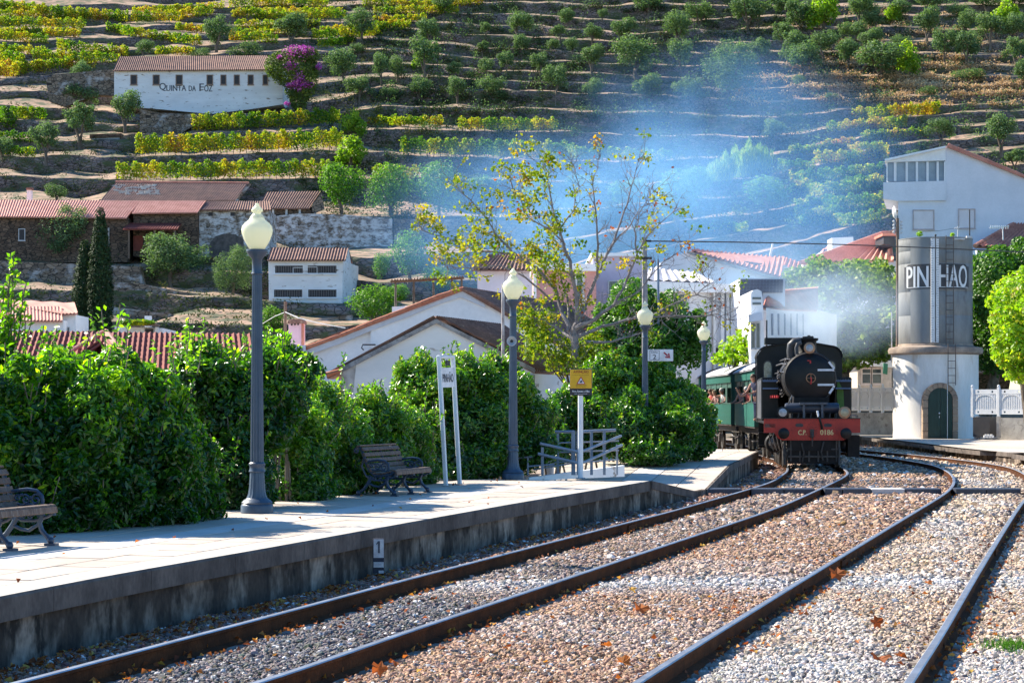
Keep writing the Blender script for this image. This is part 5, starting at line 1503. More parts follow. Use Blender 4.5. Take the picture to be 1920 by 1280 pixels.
# ------------------------------------------------------------------ tracks
def catmull(pts, step):
    pts = [Vector(p) for p in pts]
    P_ = [pts[0] * 2 - pts[1]] + pts + [pts[-1] * 2 - pts[-2]]
    out = []
    for i in range(1, len(P_) - 2):
        p0, p1, p2, p3 = P_[i - 1:i + 3]
        n = max(2, int((p2 - p1).length / .25))
        for j in range(n):
            t = j / n
            out.append(0.5 * ((2 * p1) + (p2 - p0) * t + (2 * p0 - 5 * p1 + 4 * p2 - p3) * t * t + (3 * p1 - p0 - 3 * p2 + p3) * t ** 3))
    out.append(pts[-1])
    # smooth and resample by length
    a = np.array(out)
    for _ in range(30): a[1:-1] = a[1:-1] * .5 + (a[:-2] + a[2:]) * .25
    seg = np.linalg.norm(np.diff(a, axis=0), axis=1); s = np.concatenate([[0], np.cumsum(seg)])
    q_ = np.arange(0, s[-1], step)
    return [Vector((np.interp(u, s, a[:, 0]), np.interp(u, s, a[:, 1]), np.interp(u, s, a[:, 2]))) for u in q_]
RL = {
 1: [(-250, 1350), (30, 1279), (200, 1233), (480, 1160), (720, 1096), (960, 1034), (1175, 979), (1257, 958), (1350, 932), (1440, 905), (1465, 891), (1477, 880)],
 2: [(200, 1360), (490, 1277), (720, 1197), (960, 1117), (1205, 1035), (1440, 957), (1515, 926), (1560, 905), (1583, 893), (1588, 883)],
 3: [(1000, 1412), (1190, 1280), (1440, 1125), (1575, 1043), (1710, 962), (1752, 937), (1777, 920), (1789, 903), (1783, 888), (1762, 876), (1737, 869), (1665, 857), (1600, 849)],
 4: [(1560, 1500), (1702, 1280), (1765, 1185), (1840, 1060), (1905, 957), (1926, 930), (1936, 912), (1928, 893), (1897, 877), (1852, 868), (1797, 861), (1725, 853), (1660, 847), (1605, 842)]}
ext = {1: [(9.55, 72, 0), (9.95, 80, 0), (10.1, 90, 0), (9.9, 100, 0), (9.3, 112, 0), (8.0, 128, 0)], 2: [(11.25, 72, 0), (11.65, 80, 0), (11.8, 90, 0), (11.6, 100, 0), (11.0, 112, 0), (9.7, 128, 0)],
       3: [(14.2, 96, 0), (13.6, 110, 0), (12.4, 128, 0)], 4: [(15.9, 98, 0), (15.3, 112, 0), (14.1, 130, 0)]}
rails = {k: catmull([G(x, y) for x, y in v] + [Vector(p) for p in ext[k]], .5) for k, v in RL.items()}
m_railtop = M('polished_rail_head', (.48, .50, .54), (.36, .36, .38), scale=3, rough=.42, metal=.85, fine=.1, world=True)
m_rail = M('rusty_rail', (.115, .045, .02), (.06, .027, .015), scale=2.5, rough=.95, spec=.1, bump=.4, bscale=30, fine=.3, world=True)
RAILP = [(-.075, -.172), (-.075, -.160), (-.012, -.140), (-.012, -.045), (-.036, -.034), (-.037, -.008), (-.028, 0), (.028, 0), (.037, -.008), (.036, -.034), (.012, -.045), (.012, -.140), (.075, -.160), (.075, -.172)]
def sweep(pts, prof, parent, name, mats, topidx=None):
    vs = []; fs = []; n = len(prof); mb = W(parent)
    for i, p in enumerate(pts):
        d = (pts[min(i + 1, len(pts) - 1)] - pts[max(i - 1, 0)]); d.z = 0; d.normalize()
        s_ = Vector((d.y, -d.x, 0))
        for x, z in prof: vs.append(p + s_ * x + Vector((0, 0, z)))
    for i in range(len(pts) - 1):
        for c in range(n):
            fs.append((i * n + c, i * n + (c + 1) % n, (i + 1) * n + (c + 1) % n, (i + 1) * n + c))
    fs += [tuple(range(n)), tuple((len(pts) - 1) * n + c for c in range(n))]
    mb.add(vs, fs); o = mb.build(name, mats, parent)
    if topidx:
        for pl in o.data.polygons:
            if pl.normal.z > .5 and pl.center.z > -.02 - root_loc(parent).z: pl.material_index = 1
    return o
m_sleeper = M('concrete_sleeper', (.34, .29, .24), (.22, .18, .15), scale=3, rough=.95, bump=.3, bscale=30, fine=.2, world=True)
def ncol(pts, q_):
    return min(range(len(pts)), key=lambda i: (pts[i] - q_).length_squared)
for (a, b_, lab) in ((1, 2, 'railway track beside the left platform carrying the steam train'), (3, 4, 'second railway track curving past the right platform')):
    tr = empty('railway_track', lab, 'railway track', tuple(rails[a][20]), 0, 'two parallel railway tracks')
    for k in (a, b_):
        sweep(rails[k], RAILP, tr, 'rail', [m_rail, m_railtop], True)
    A = rails[a]; B = rails[b_]
    proto = None; cnt = 0; s0 = 0
    for i in range(0, len(A) - 1, 1):
        if (i * .5) % .6 > .49 and False: continue
    dist = 0; i = 0; last = 0
    pos = np.arange(0, (len(A) - 1) * .5, .62)
    for u in pos:
        i = int(u / .5); t = u / .5 - i
        if i >= len(A) - 1: break
        p = A[i].lerp(A[i + 1], t)
        if p.y > 60: break
        j = ncol(B, p); q_ = B[j]
        d = (A[i + 1] - A[i]).normalized(); nrm = Vector((d.y, -d.x, 0))
        if nrm.dot(q_ - p) < 0: nrm = -nrm
        c = p + nrm * ((q_ - p).dot(nrm) / 2)
        if proto is None:
            mb = MB(); mb.box((0, 0, 0), (2.6, .24, .2)); proto = mb.build('sleeper', m_sleeper, tr, bevel=.02); ob = proto
        else:
            ob = proto.copy(); link(ob, tr)
        ob.location = Vector((c.x, c.y, -.266)) - root_loc(tr); ob.rotation_euler = (0, 0, math.atan2(nrm.y, nrm.x))
    # joint plates
    for k, px in ((a, (1178, 978) if a == 1 else (1583, 1040)), (b_, (1386, 980) if a == 1 else (1865, 1020))):
        p = G(*px); i = ncol(rails[k], p); d = (rails[k][i + 1] - rails[k][i - 1]).normalized()
        mb = W(tr); mb.box(rails[k][i] + Vector((0, 0, -.09)), (.075, .6, .075), math.atan2(d.y, d.x) - PI / 2); mb.build('joint_plate', m_rail, tr)

# ------------------------------------------------------------------ left platform
HP = 0.43
lp_px = [(-420, 1195), (-200, 1158), (0, 1118), (112, 1096), (287, 1064), (480, 1031), (662, 998), (792, 974.5), (862, 962), (960, 944.5), (1100, 921), (1220, 901)]
LE = catmull([G(x, y, HP) for x, y in lp_px], .25)
def normals(pts, left=True):
    out = []
    for i in range(len(pts)):
        d = (pts[min(i + 1, len(pts) - 1)] - pts[max(i - 1, 0)]); d.z = 0; d.normalize()
        out.append(Vector((-d.y, d.x, 0)) * (1 if left else -1))
    return out
LN = normals(LE)
lp = empty('left_platform', 'raised paved platform with stained concrete edge along the left track', 'platform', tuple(G(480, 1031, HP)))
del lp['category']; lp['kind'] = 'structure'
coping_run(lp, LE, LN, HP, th=.21, depth=.45, seg=8)
mb = W(lp)
for i in range(len(LE) - 1):
    a = LE[i] + LN[i] * .07; b_ = LE[i + 1] + LN[i + 1] * .07
    mb.quad(a - Vector((0, 0, .20)), b_ - Vector((0, 0, .20)), b_ - Vector((0, 0, .9)), a - Vector((0, 0, .9)))
mb.build('platform_wall', m_wallstain, lp)
mb = W(lp)
for i in range(len(LE) - 1):
    mb.quad(LE[i] + LN[i] * .40 - Vector((0, 0, .02)), LE[i + 1] + LN[i + 1] * .40 - Vector((0, 0, .02)), LE[i + 1] + LN[i + 1] * 6 - Vector((0, 0, .02)), LE[i] + LN[i] * 6 - Vector((0, 0, .02)))
mb.build('mortar_bed', M('mortar_bed', (.16, .145, .13), (.12, .11, .1), scale=3, rough=.95, world=True), lp)
m_slab = M('paving_slab', (0.57, 0.485, 0.405), (0.48, 0.405, 0.34), scale=1.1, rough=.9, bump=.15, bscale=30, fine=.10, rnd=.13, world=True)
m_slab2 = M('pale_paving_slab', (0.62, 0.58, 0.54), (0.54, 0.50, 0.46), scale=1.1, rough=.9, bump=.15, bscale=30, fine=.10, rnd=.10, world=True)
rows_t = [.455, 1.0, 1.55, 2.1, 2.65, 3.2, 3.9]
rs_ = random.Random(2)
i = 0; step = 3
while i + step < len(LE):
    for r in range(len(rows_t) - 1):
        t0, t1 = rows_t[r] + .009, rows_t[r + 1] - .009
        o0 = 0 if r % 2 == 0 else 1
        a, b_ = i + o0, min(i + step + o0, len(LE) - 1)
        if a >= b_: continue
        e = .014
        pa0 = LE[a] + LN[a] * t0; pa1 = LE[a] + LN[a] * t1; pb0 = LE[b_] + LN[b_] * t0; pb1 = LE[b_] + LN[b_] * t1
        dd = (LE[b_] - LE[a]).normalized() * e
        dz = Vector((0, 0, rs_.uniform(-.003, .003)))
        mb = W(lp); mb.prism([pa0 + dd + dz, pb0 - dd + dz, pb1 - dd + dz, pa1 + dd + dz], (0, 0, -.05))
        mb.build('paving_slab', m_slab2 if r in (2,) else m_slab, lp)
    i += step
tag(mb and lp, None)
# dip to the level crossing and ramp up again
rm = empty('platform_ramp', 'paved ramp dipping to the level crossing between platforms', 'platform', tuple(G(1310, 920, 0)))
del rm['category']; rm['kind'] = 'structure'
F0 = LE[-1].copy(); F1 = G(1304, 921, 0.0); F2 = G(1322, 917, 0.0); F3 = G(1367, 871, .40); F4 = Vector((8.45, 70.6, .43)); F5 = Vector((8.75, 74, .43))
N0 = LN[-1]
def lerpn(a, b_, t): return a.lerp(b_, t)
FR = [F0, F1, F2, F3, F4, F5]
WD = [5.0, 4.6, 4.6, 4.6, 3.6, 3.4]
nn = normals(FR)
BK = [f + n_ * w for f, n_, w in zip(FR, nn, WD)]
BK[0] = LE[-1] + LN[-1] * 6
mb = W(rm)
m_ramp = m_slab
ni = [5, 2, 4, 10, 3]
for k in range(5):
    n = ni[k]
    for j in range(n):
        for c in range(6):
            a = FR[k].lerp(FR[k + 1], j / n); b_ = FR[k].lerp(FR[k + 1], (j + 1) / n); c_ = BK[k].lerp(BK[k + 1], (j + 1) / n); d = BK[k].lerp(BK[k + 1], j / n)
            q_ = [a.lerp(d, c / 6 + .002), b_.lerp(c_, c / 6 + .002), b_.lerp(c_, (c + 1) / 6 - .002), a.lerp(d, (c + 1) / 6 - .002)]
            m_ = sum(q_, Vector()) / 4
            q_ = [m_ + (p - m_) * .985 for p in q_]
            s1 = W(rm); s1.prism(q_, (0, 0, -.05)); s1.build('paving_slab', m_slab if c != 2 else m_slab2, rm)
mb = W(rm)
for k in range(5): mb.quad(FR[k] - Vector((0, 0, .02)), FR[k + 1] - Vector((0, 0, .02)), BK[k + 1] - Vector((0, 0, .02)), BK[k] - Vector((0, 0, .02)))
mb.build('mortar_bed', _mats['mortar_bed'], rm)
mb = W(rm)
for k in range(5):
    a, b_ = FR[k], FR[k + 1]; n_ = nn[k] * .03
    for th, of in ((.20, -.05), (.9, .03)):
        pass
    mb.prism([a - n_, b_ - n_, b_ - n_ - Vector((0, 0, .9 + b_.z * 0)), a - n_ - Vector((0, 0, .9))], n_ * 4)
mb.build('platform_wall', m_wallstain, rm)
mb = W(rm)
for k in (0, 2, 3, 4):
    a, b_ = FR[k], FR[k + 1]; n_ = nn[k]
    mb.prism([a - n_ * .05, b_ - n_ * .05, b_ - n_ * .05 - Vector((0, 0, .17)), a - n_ * .05 - Vector((0, 0, .17))], n_ * .3)
mb.build('coping_stone', m_coping, rm)

# low white wall and railings beside the ramp
WL = [G(1000, 897, HP), G(1060, 893, HP), G(1128, 897, HP)]
lw = empty('ramp_wall', 'low whitewashed wall beside the ramp behind the yellow sign', 'wall', tuple(P(1090, 895, 45)))
mb = W(lw)
mb.prism([P(992, 895, 44.6), P(1171, 872, 49), P(1171, 893, 49), P(992, 901, 44.6)], (-.05, .2, 0))
mb.build('wall', m_whiteold, lw)
m_galv = M('galvanised_steel', (.24, .28, .34), (.19, .22, .27), scale=5, rough=.5, metal=.1)
ra = empty('ramp_railing', 'grey metal ramp railing with crossing handrails behind the yellow sign', 'railing', tuple(P(1085, 885, 45.5)))
for x, yt, D, r in ((1017, 838, 45, .03), (1046, 812, 46, .028), (1075, 808, 46, .045), (1083, 808, 46.6, .022), (1109, 808, 46.6, .032), (1133, 806, 46.8, .032), (1157, 833, 47.4, .02), (990, 855, 45, .02)):
    W(ra).box(P(x, (yt + 890) / 2, D), (r * 2, r * 2, (890 - yt) * D / F)).build('post', m_galv, ra)
def rail_(a, b_, r): 
    W(ra).tube([P(*p) for p in (a, b_)] if len(a) == 3 else a, r, 8).build('handrail', m_galv, ra)
rail_((1040, 809, 46), (1077, 809, 46), .032); rail_((1083, 809, 46.6), (1154, 806, 47), .034)
for pts in ([(1012, 831, 44.9), (1085, 847, 45.2), (1094, 845, 45.4), (1164, 817, 47.4)], [(1008, 850, 44.9), (1085, 868, 45.2), (1096, 866, 45.4), (1166, 834, 47.4)]):
    W(ra).tube([P(*p) for p in pts], .032, 8).build('handrail', m_galv, ra)
for y0, y1 in ((829, 829), (846, 847), (867, 864)):
    rail_((1018, y0 + 2, 46), (1074, y1, 46), .016); rail_((1084, y0, 46.6), (1160, y1 - 3, 47.3), .016)
rail_((968, 843, 45), (990, 842, 45), .02); rail_((970, 858, 45), (1000, 856, 45), .02); rail_((990, 874, 45), (1040, 870, 45), .02); rail_((1000, 880, 45.2), (1085, 866, 45.3), .018)
bd = empty('bollard', 'blue-grey round column behind the railing', 'column', tuple(P(1028, 888, 47)))
W(bd).cyl(P(1028, 890, 47), P(1028, 822, 47), .13, .13, 14).build('shaft', m_galv, bd, smooth=True)

# crossing beam
cbm = empty('crossing_beam', 'dark beam across both tracks with one white-painted length', 'crossing', tuple(G(1560, 915, 0)))
m_beam = M('dark_rubber', (.05, .06, .085), (.035, .04, .055), scale=4, rough=.45, fine=.2)
m_beamw = M('white_painted_beam', (.62, .60, .58), (.5, .48, .46), scale=4, rough=.7, fine=.15)
Db = 48.9
for a, b_, m_ in ((1306, 1392, m_beam), (1409, 1470, m_beam), (1471, 1529, m_beam), (1547, 1580, m_beam), (1581, 1634, m_beam), (1635, 1697, m_beamw), (1698, 1766, m_beam), (1793, 1850, m_beam), (1851, 1915, m_beam), (1935, 2010, m_beam)):
    xa = XX(a, Db); xb = XX(b_, Db)
    mb = W(cbm); mb.prism([(xa, Db, -.25), (xa, Db, -.012), (xa, Db + .03, .005), (xa, Db + .62, .005), (xa, Db + .62, -.25)], (xb - xa - .012, 0, 0)); mb.build('beam_length', m_, cbm)

# kilometre marker "1"
mk = empty('track_marker', 'small white marker post numbered 1 against the platform wall', 'marker', tuple(P(709, 1072, 26.4)))
Dm = 25.1
a = P(699, 1009, Dm); b_ = P(720, 1074, Dm)
MBm = W(mk); MBm.bbox((a.x, Dm, b_.z), (b_.x, Dm + .05, a.z)); MBm.build('post', M('marker_dark', (.035, .04, .06), rough=.7), mk, bevel=.006)
m_mk = M('marker_white', (.66, .66, .66), (.5, .5, .52), scale=14, rough=.8, fine=.2)
for (y0, y1) in ((1010.5, 1045), (1053, 1063), (1069, 1074)):
    W(mk).bbox(P(700.5 if y0 < 1060 else 710, y0, Dm - .006), P(719.5, y1, Dm + .002)).build('white_band', m_mk, mk)
one = P(710.5, 1036, Dm - .012) - root_loc(mk)
mb = MB(); mb.bbox(one + Vector((-.011, 0, 0)), one + Vector((.012, .004, .145))); mb.prism([one + Vector((-.011, 0, .145)), one + Vector((-.033, 0, .112)), one + Vector((-.033, 0, .100)), one + Vector((-.011, 0, .118))], (0, .004, 0)); mb.build('numeral', m_ink, mk)
mb = MB(); t0_ = P(704, 1059, Dm - .008) - root_loc(mk)
for i, hh in enumerate((.014, .02, .012, .022, .016, .02)): mb.bbox(t0_ + Vector((i * .013, 0, 0)), t0_ + Vector((i * .013 + .006, .002, hh)))
mb.build('faded_print', M('faded_ink', (.35, .36, .42), rough=.8), mk)

# ------------------------------------------------------------------ ballast: sheet plus loose stones
def zone_col(x, y, d1):
    """real stone colours of the ballast by place: greyer inside the near track, tan outside, pale patches where new stone lies"""
    n1 = mnoise.noise(Vector((x * .35, y * .28, 0))); n2 = mnoise.noise(Vector((x * .9, y * .12, 7)))
    tan = np.array((.47, .31, .21)); grey = np.array((.15, .145, .15)); pale = np.array((.52, .50, .48)); cream = np.array((.50, .385, .28)); brown = np.array((.30, .155, .095))
    xr1 = np.interp(y, R1y, R1x); xr2 = np.interp(y, R2y, R2x); xr3 = np.interp(y, R3y, R3x)
    if x < xr1: c = brown * .75 + grey * .25
    elif x < xr2:
        w = np.clip((27 - y) / 6 + n1 * 1.5, 0, 1); c = grey * (.35 + .55 * w) + tan * (.65 - .55 * w)
    elif x < xr3: c = tan * .72 + brown * .28
    else: c = cream * .8 + tan * .2
    w = math.exp(-((y - 24.2 - .06 * x) / 1.1) ** 2) * (.9 if x > xr2 + .2 else .75 if 22 < y < 24.6 and x > xr1 else .0)
    if x > xr3: w = max(w, math.exp(-((y - 16.3) / 1.6) ** 2) * .75, .45 if n2 > .25 else 0)
    w = max(w, .25 if (n1 > .30 and x > xr2) else 0)
    return c * (1 - w) + pale * w
R1y = [p.y for p in rails[1]][:120]; R1x = [p.x for p in rails[1]][:120]
R2y = [p.y for p in rails[2]][:120]; R2x = [p.x for p in rails[2]][:120]
def mono(pts):
    ys, xs_ = [], []
    for p in pts:
        if not ys or p.y > ys[-1] + .01: ys.append(p.y); xs_.append(p.x)
    return ys, xs_
R1y, R1x = mono(rails[1]); R2y, R2x = mono(rails[2]); R3y, R3x = mono(rails[3]); R4y, R4x = mono(rails[4])
LEy, LEx = mono(LE + [F1, F2, F3, F4, Vector((8.9, 80, 0)), Vector((9.1, 95, 0)), Vector((8.5, 120, 0))])
m_bed, nt_, n_, l_, b__ = _base('ballast_bed')
vec = _coords(n_, l_, (1, 1, 1), True)
vv = n_.new('ShaderNodeTexVoronoi'); vv.inputs['Scale'].default_value = 16; l_.new(vec, vv.inputs['Vector'])
sp = n_.new('ShaderNodeSeparateColor'); l_.new(vv.outputs['Color'], sp.inputs[0])
col = _ramp(n_, l_, sp.outputs[0], [(0, (.10, .075, .06)), (.4, (.26, .19, .14)), (.8, (.42, .33, .26)), (1, (.55, .5, .46))])
l_.new(col, b__.inputs['Base Color']); b__.inputs['Roughness'].default_value = .95
_bump(n_, l_, b__, vv.outputs['Distance'], .8, .04)
mb = MB(); ys = [8, 14, 20, 28, 40, 60, 90, 140]
for a, b_ in zip(ys[:-1], ys[1:]):
    mb.quad((-16, a, -.205), (34, a, -.205), (34, b_, -.205), (-16, b_, -.205))
tag(mb.build('ballast_bed', m_bed), kind='structure')
pts = []; cols_ = []; scl = []
def add_zone(y0, y1, dens, s0, s1):
    n = int(dens * (y1 - y0) * (min(y1 * .27, 26) + 8))
    yy = RNG.uniform(y0, y1, n); xl = -yy * .26 - .5; xh = np.minimum(yy * .262 + .6, 34)
    xx = xl + (xh - xl) * RNG.random(n)
    k = RNG.random(n) < (xh - xl) / (min(y1 * .27, 26) + 8 + 1e-6)
    xx = xx[k]; yy = yy[k]
    le = np.interp(yy, LEy, LEx) + .07
    keep = xx > le + .02
    for R_y, R_x in ((R1y, R1x), (R2y, R2x), (R3y, R3x), (R4y, R4x)):
        keep &= np.abs(xx - np.interp(yy, R_y, R_x)) > .055
    # right platform mask
    xx = xx[keep]; yy = yy[keep]
    for x, y in zip(xx, yy):
        d1 = min(abs(x - np.interp(y, R1y, R1x)), abs(x - np.interp(y, R2y, R2x)), abs(x - np.interp(y, R3y, R3x)), abs(x - np.interp(y, R4y, R4x)))
        z = -.185 + .035 * min(1, d1 / .5) + .02 * mnoise.noise(Vector((x * 1.4, y * 1.4, 0))) - (.02 if d1 < .2 else 0)
        pts.append((x, y, z + random.uniform(-.012, .014)))
        c = zone_col(x, y, d1) * random.uniform(.38, 1.4) + np.array([random.gauss(0, .02), 0, random.gauss(0, .015)])
        if random.random() < .06: c = np.array((.62, .60, .58)) * random.uniform(.8, 1.1)
        if random.random() < .05: c = np.array((.13, .12, .125))
        cols_.append(np.clip(c, .02, .8)); scl.append(random.uniform(s0, s1) * (1.5 if random.random() < .04 else 1))
add_zone(11.5, 17, 1500, .012, .026)
add_zone(17, 24, 1000, .014, .029)
add_zone(24, 36, 420, .020, .040)
add_zone(36, 60, 110, .036, .070)
add_zone(60, 106, 26, .05, .09)
pts = np.array(pts); cols_ = np.array(cols_); scl = np.array(scl)
print('stones', len(pts))
me = bpy.data.meshes.new('ballast_stones')
me.vertices.add(len(pts)); me.vertices.foreach_set('co', pts.astype(np.float32).reshape(-1))
at = me.attributes.new('col', 'FLOAT_VECTOR', 'POINT'); at.data.foreach_set('vector', cols_.astype(np.float32).reshape(-1))
at = me.attributes.new('scl', 'FLOAT_VECTOR', 'POINT'); at.data.foreach_set('vector', (scl[:, None] * RNG.uniform(.6, 1.3, (len(pts), 3)) * np.array([1, 1, .8])).astype(np.float32).reshape(-1))
at = me.attributes.new('rot', 'FLOAT_VECTOR', 'POINT'); at.data.foreach_set('vector', (RNG.uniform(-1, 1, (len(pts), 3)) * np.array([.5, .5, 3.14])).astype(np.float32).reshape(-1))
m_stone, nt_, n_, l_, b__ = _base('ballast_stone')
at_ = n_.new('ShaderNodeAttribute'); at_.attribute_type = 'INSTANCER'; at_.attribute_name = 'col'
l_.new(at_.outputs['Color'], b__.inputs['Base Color']); b__.inputs['Roughness'].default_value = .85; b__.inputs['Specular IOR Level'].default_value = .3
me.materials.append(m_stone)
bo_ = bpy.data.objects.new('ballast_stones', me); COL.objects.link(bo_)
tag(bo_, 'loose tan, grey and white crushed stone filling the trackbed', kind='stuff')
ng = bpy.data.node_groups.new('scatter_stones', 'GeometryNodeTree')
ng.interface.new_socket('Geometry', in_out='INPUT', socket_type='NodeSocketGeometry'); ng.interface.new_socket('Geometry', in_out='OUTPUT', socket_type='NodeSocketGeometry')
gi = ng.nodes.new('NodeGroupInput'); go = ng.nodes.new('NodeGroupOutput')
ip_ = ng.nodes.new('GeometryNodeInstanceOnPoints')
join = ng.nodes.new('GeometryNodeJoinGeometry')
for v in range(4):
    ic = ng.nodes.new('GeometryNodeMeshIcoSphere'); ic.inputs['Radius'].default_value = 1; ic.inputs['Subdivisions'].default_value = 1 if v < 3 else 2
    spn = ng.nodes.new('GeometryNodeSetPosition'); nz_ = ng.nodes.new('ShaderNodeTexNoise'); nz_.noise_dimensions = '4D'; nz_.inputs['W'].default_value = v * 3.3; nz_.inputs['Scale'].default_value = 1.1
    vm = ng.nodes.new('ShaderNodeVectorMath'); vm.operation = 'SUBTRACT'; vm.inputs[1].default_value = (.5, .5, .5)
    vs_ = ng.nodes.new('ShaderNodeVectorMath'); vs_.operation = 'SCALE'; vs_.inputs['Scale'].default_value = 2.0
    ng.links.new(nz_.outputs['Color'], vm.inputs[0]); ng.links.new(vm.outputs[0], vs_.inputs[0]); ng.links.new(vs_.outputs[0], spn.inputs['Offset'])
    ng.links.new(ic.outputs['Mesh'], spn.inputs['Geometry'])
    sm = ng.nodes.new('GeometryNodeSetMaterial'); sm.inputs['Material'].default_value = m_stone
    sf = ng.nodes.new('GeometryNodeSetShadeSmooth'); sf.inputs['Shade Smooth'].default_value = False
    ng.links.new(spn.outputs[0], sf.inputs[0]); ng.links.new(sf.outputs[0], sm.inputs[0])
    gti = ng.nodes.new('GeometryNodeGeometryToInstance'); ng.links.new(sm.outputs[0], gti.inputs[0]); ng.links.new(gti.outputs[0], join.inputs[0])
ng.links.new(gi.outputs[0], ip_.inputs['Points']); ng.links.new(join.outputs[0], ip_.inputs['Instance']); ip_.inputs['Pick Instance'].default_value = True
for nm, sock in (('scl', 'Scale'), ('rot', 'Rotation')):
    na = ng.nodes.new('GeometryNodeInputNamedAttribute'); na.data_type = 'FLOAT_VECTOR'; na.inputs['Name'].default_value = nm
    if sock == 'Rotation':
        e2r = ng.nodes.new('FunctionNodeEulerToRotation'); ng.links.new(na.outputs['Attribute'], e2r.inputs[0]); ng.links.new(e2r.outputs[0], ip_.inputs['Rotation'])
    else: ng.links.new(na.outputs['Attribute'], ip_.inputs['Scale'])
ng.links.new(ip_.outputs[0], go.inputs[0])
md = bo_.modifiers.new('scatter', 'NODES'); md.node_group = ng

# fallen leaves
m_dry = Mleaf('dry_leaf', [(0, (.16, .045, .02)), (.5, (.36, .12, .035)), (.8, (.50, .20, .05)), (1, (.55, .38, .08))], rough=.7, trans=.25, spec=.2, tcol=(1.5, 1, .5))
lv = []
for i in range(3200):
    y = random.choice((random.uniform(12, 24), random.uniform(14, 40), random.uniform(30, 60)))
    r = random.random()
    if r < .42: x = np.interp(y, LEy, LEx) + abs(random.gauss(.12, .22)) + .1
    elif r < .75: x = random.choice([np.interp(y, R_y, R_x) for R_y, R_x in ((R1y, R1x), (R2y, R2x), (R3y, R3x), (R4y, R4x))]) + random.gauss(.14, .12)
    else: x = random.uniform(np.interp(y, LEy, LEx) + .1, y * .25)
    lv.append((x, y, -.14 + random.uniform(0, .02)))
for i in range(260):
    t = random.random(); e = edge2[int(t * (len(edge2) - 1))]; lv.append((e.x - random.uniform(.1, 1.2), e.y - random.uniform(.2, 1.0), -.12))
for i in range(60):
    k = random.randrange(len(LE)); e = LE[k] + LN[k] * random.choice((random.uniform(.1, 3.4), random.uniform(2.9, 3.6))); lv.append((e.x, e.y, HP + .02))
lv = np.array(lv)
o = leaf_obj('leaf_litter', lv, RNG.normal(size=lv.shape) * .45 + np.array([0, -.2, 1]), RNG.uniform(.035, .085, len(lv)), RNG.uniform(.035, .065, len(lv)), RNG.random(len(lv)), m_dry, None, fold=.8)
tag(o, 'scattered dry orange and brown leaves on the stones', kind='stuff')
def dry_leaf(x, y, sz, tint, lab, up=0.0, rz=0.0):
    """a lobed curled leaf"""
    mb = MB(); n = 14; vs = [(0, 0, 0)]
    for i in range(n):
        a = 2 * PI * i / n
        r = sz * (.5 + .14 * math.cos(5 * a) + (.1 if i % 2 else -.05)) 
        vs.append((r * math.cos(a), r * .8 * math.sin(a), .35 * sz * (math.cos(a) ** 2) * (1 if i % 3 else .6)))
    mb.add(vs, [(0, 1 + i, 1 + (i + 1) % n) for i in range(n)])
    o = mb.build('fallen_leaf', m_dry)
    at = o.data.attributes.new('tint', 'FLOAT', 'POINT'); at.data.foreach_set('value', [tint] * len(vs))
    o.location = G(x, y, -.13) + Vector((0, 0, .02 + up * .3 * sz)); o.rotation_euler = (up, random.uniform(-.3, .3), rz)
    tag(o, lab, 'leaf', 'large fallen leaves on the ballast')
for a in ((1200, 1150, .17, .55, 'large orange leaf lying between the tracks, biggest on the tan stones', .6, .3), (1168, 1250, .14, .7, 'bright orange leaf nearest the bottom between the tracks', .4, 1),
          (1136, 1216, .10, .8, 'small vivid orange leaf left of centre on the tan stones', .3, 2), (1642, 1180, .13, .2, 'upright dark brown leaf in the middle of the right track', 1.2, .5),
          (1568, 1088, .20, .35, 'clump of curled brown leaf against the third rail', .9, .2), (1650, 1242, .16, .3, 'long reddish leaf near the bottom of the right track', .2, 0),
          (1690, 1238, .13, .4, 'reddish leaf beside the fourth rail at the bottom', .3, 1.4), (1740, 1098, .11, .6, 'orange-red leaf on the pale stones of the right track', .3, .7),
          (710, 1268, .12, .5, 'orange leaf standing by the second rail at the bottom', 1.2, .2), (1184, 1110, .10, .95, 'yellow-brown leaf on the tan stones above the biggest one', .5, .4),
          (1789, 1055, .12, .6, 'flat rust-coloured leaf near the fourth rail', .1, 0), (545, 1187, .07, .75, 'small orange leaf on the grey stones near the first rail', .5, 0),
          (1317, 1026, .08, 1.0, 'tiny yellow leaf beside the second rail', .6, 0)):
    dry_leaf(*a)
gr = empty('grass_tuft', 'small green grass tuft at the bottom right corner', 'grass', tuple(G(1905, 1222, -.17)))
p = np.array([G(1905, 1222, -.17)]) + RNG.normal(size=(700, 3)) * [.13, .25, 0] + np.stack([np.zeros(700), np.zeros(700), RNG.random(700) * .07], 1)
leaf_obj('blades', p - np.array(root_loc(gr)), RNG.normal(size=p.shape) * [1, 1, .2], .10, .008, RNG.random(700) * .6, m_round, gr, bias=(0, 0, 2))

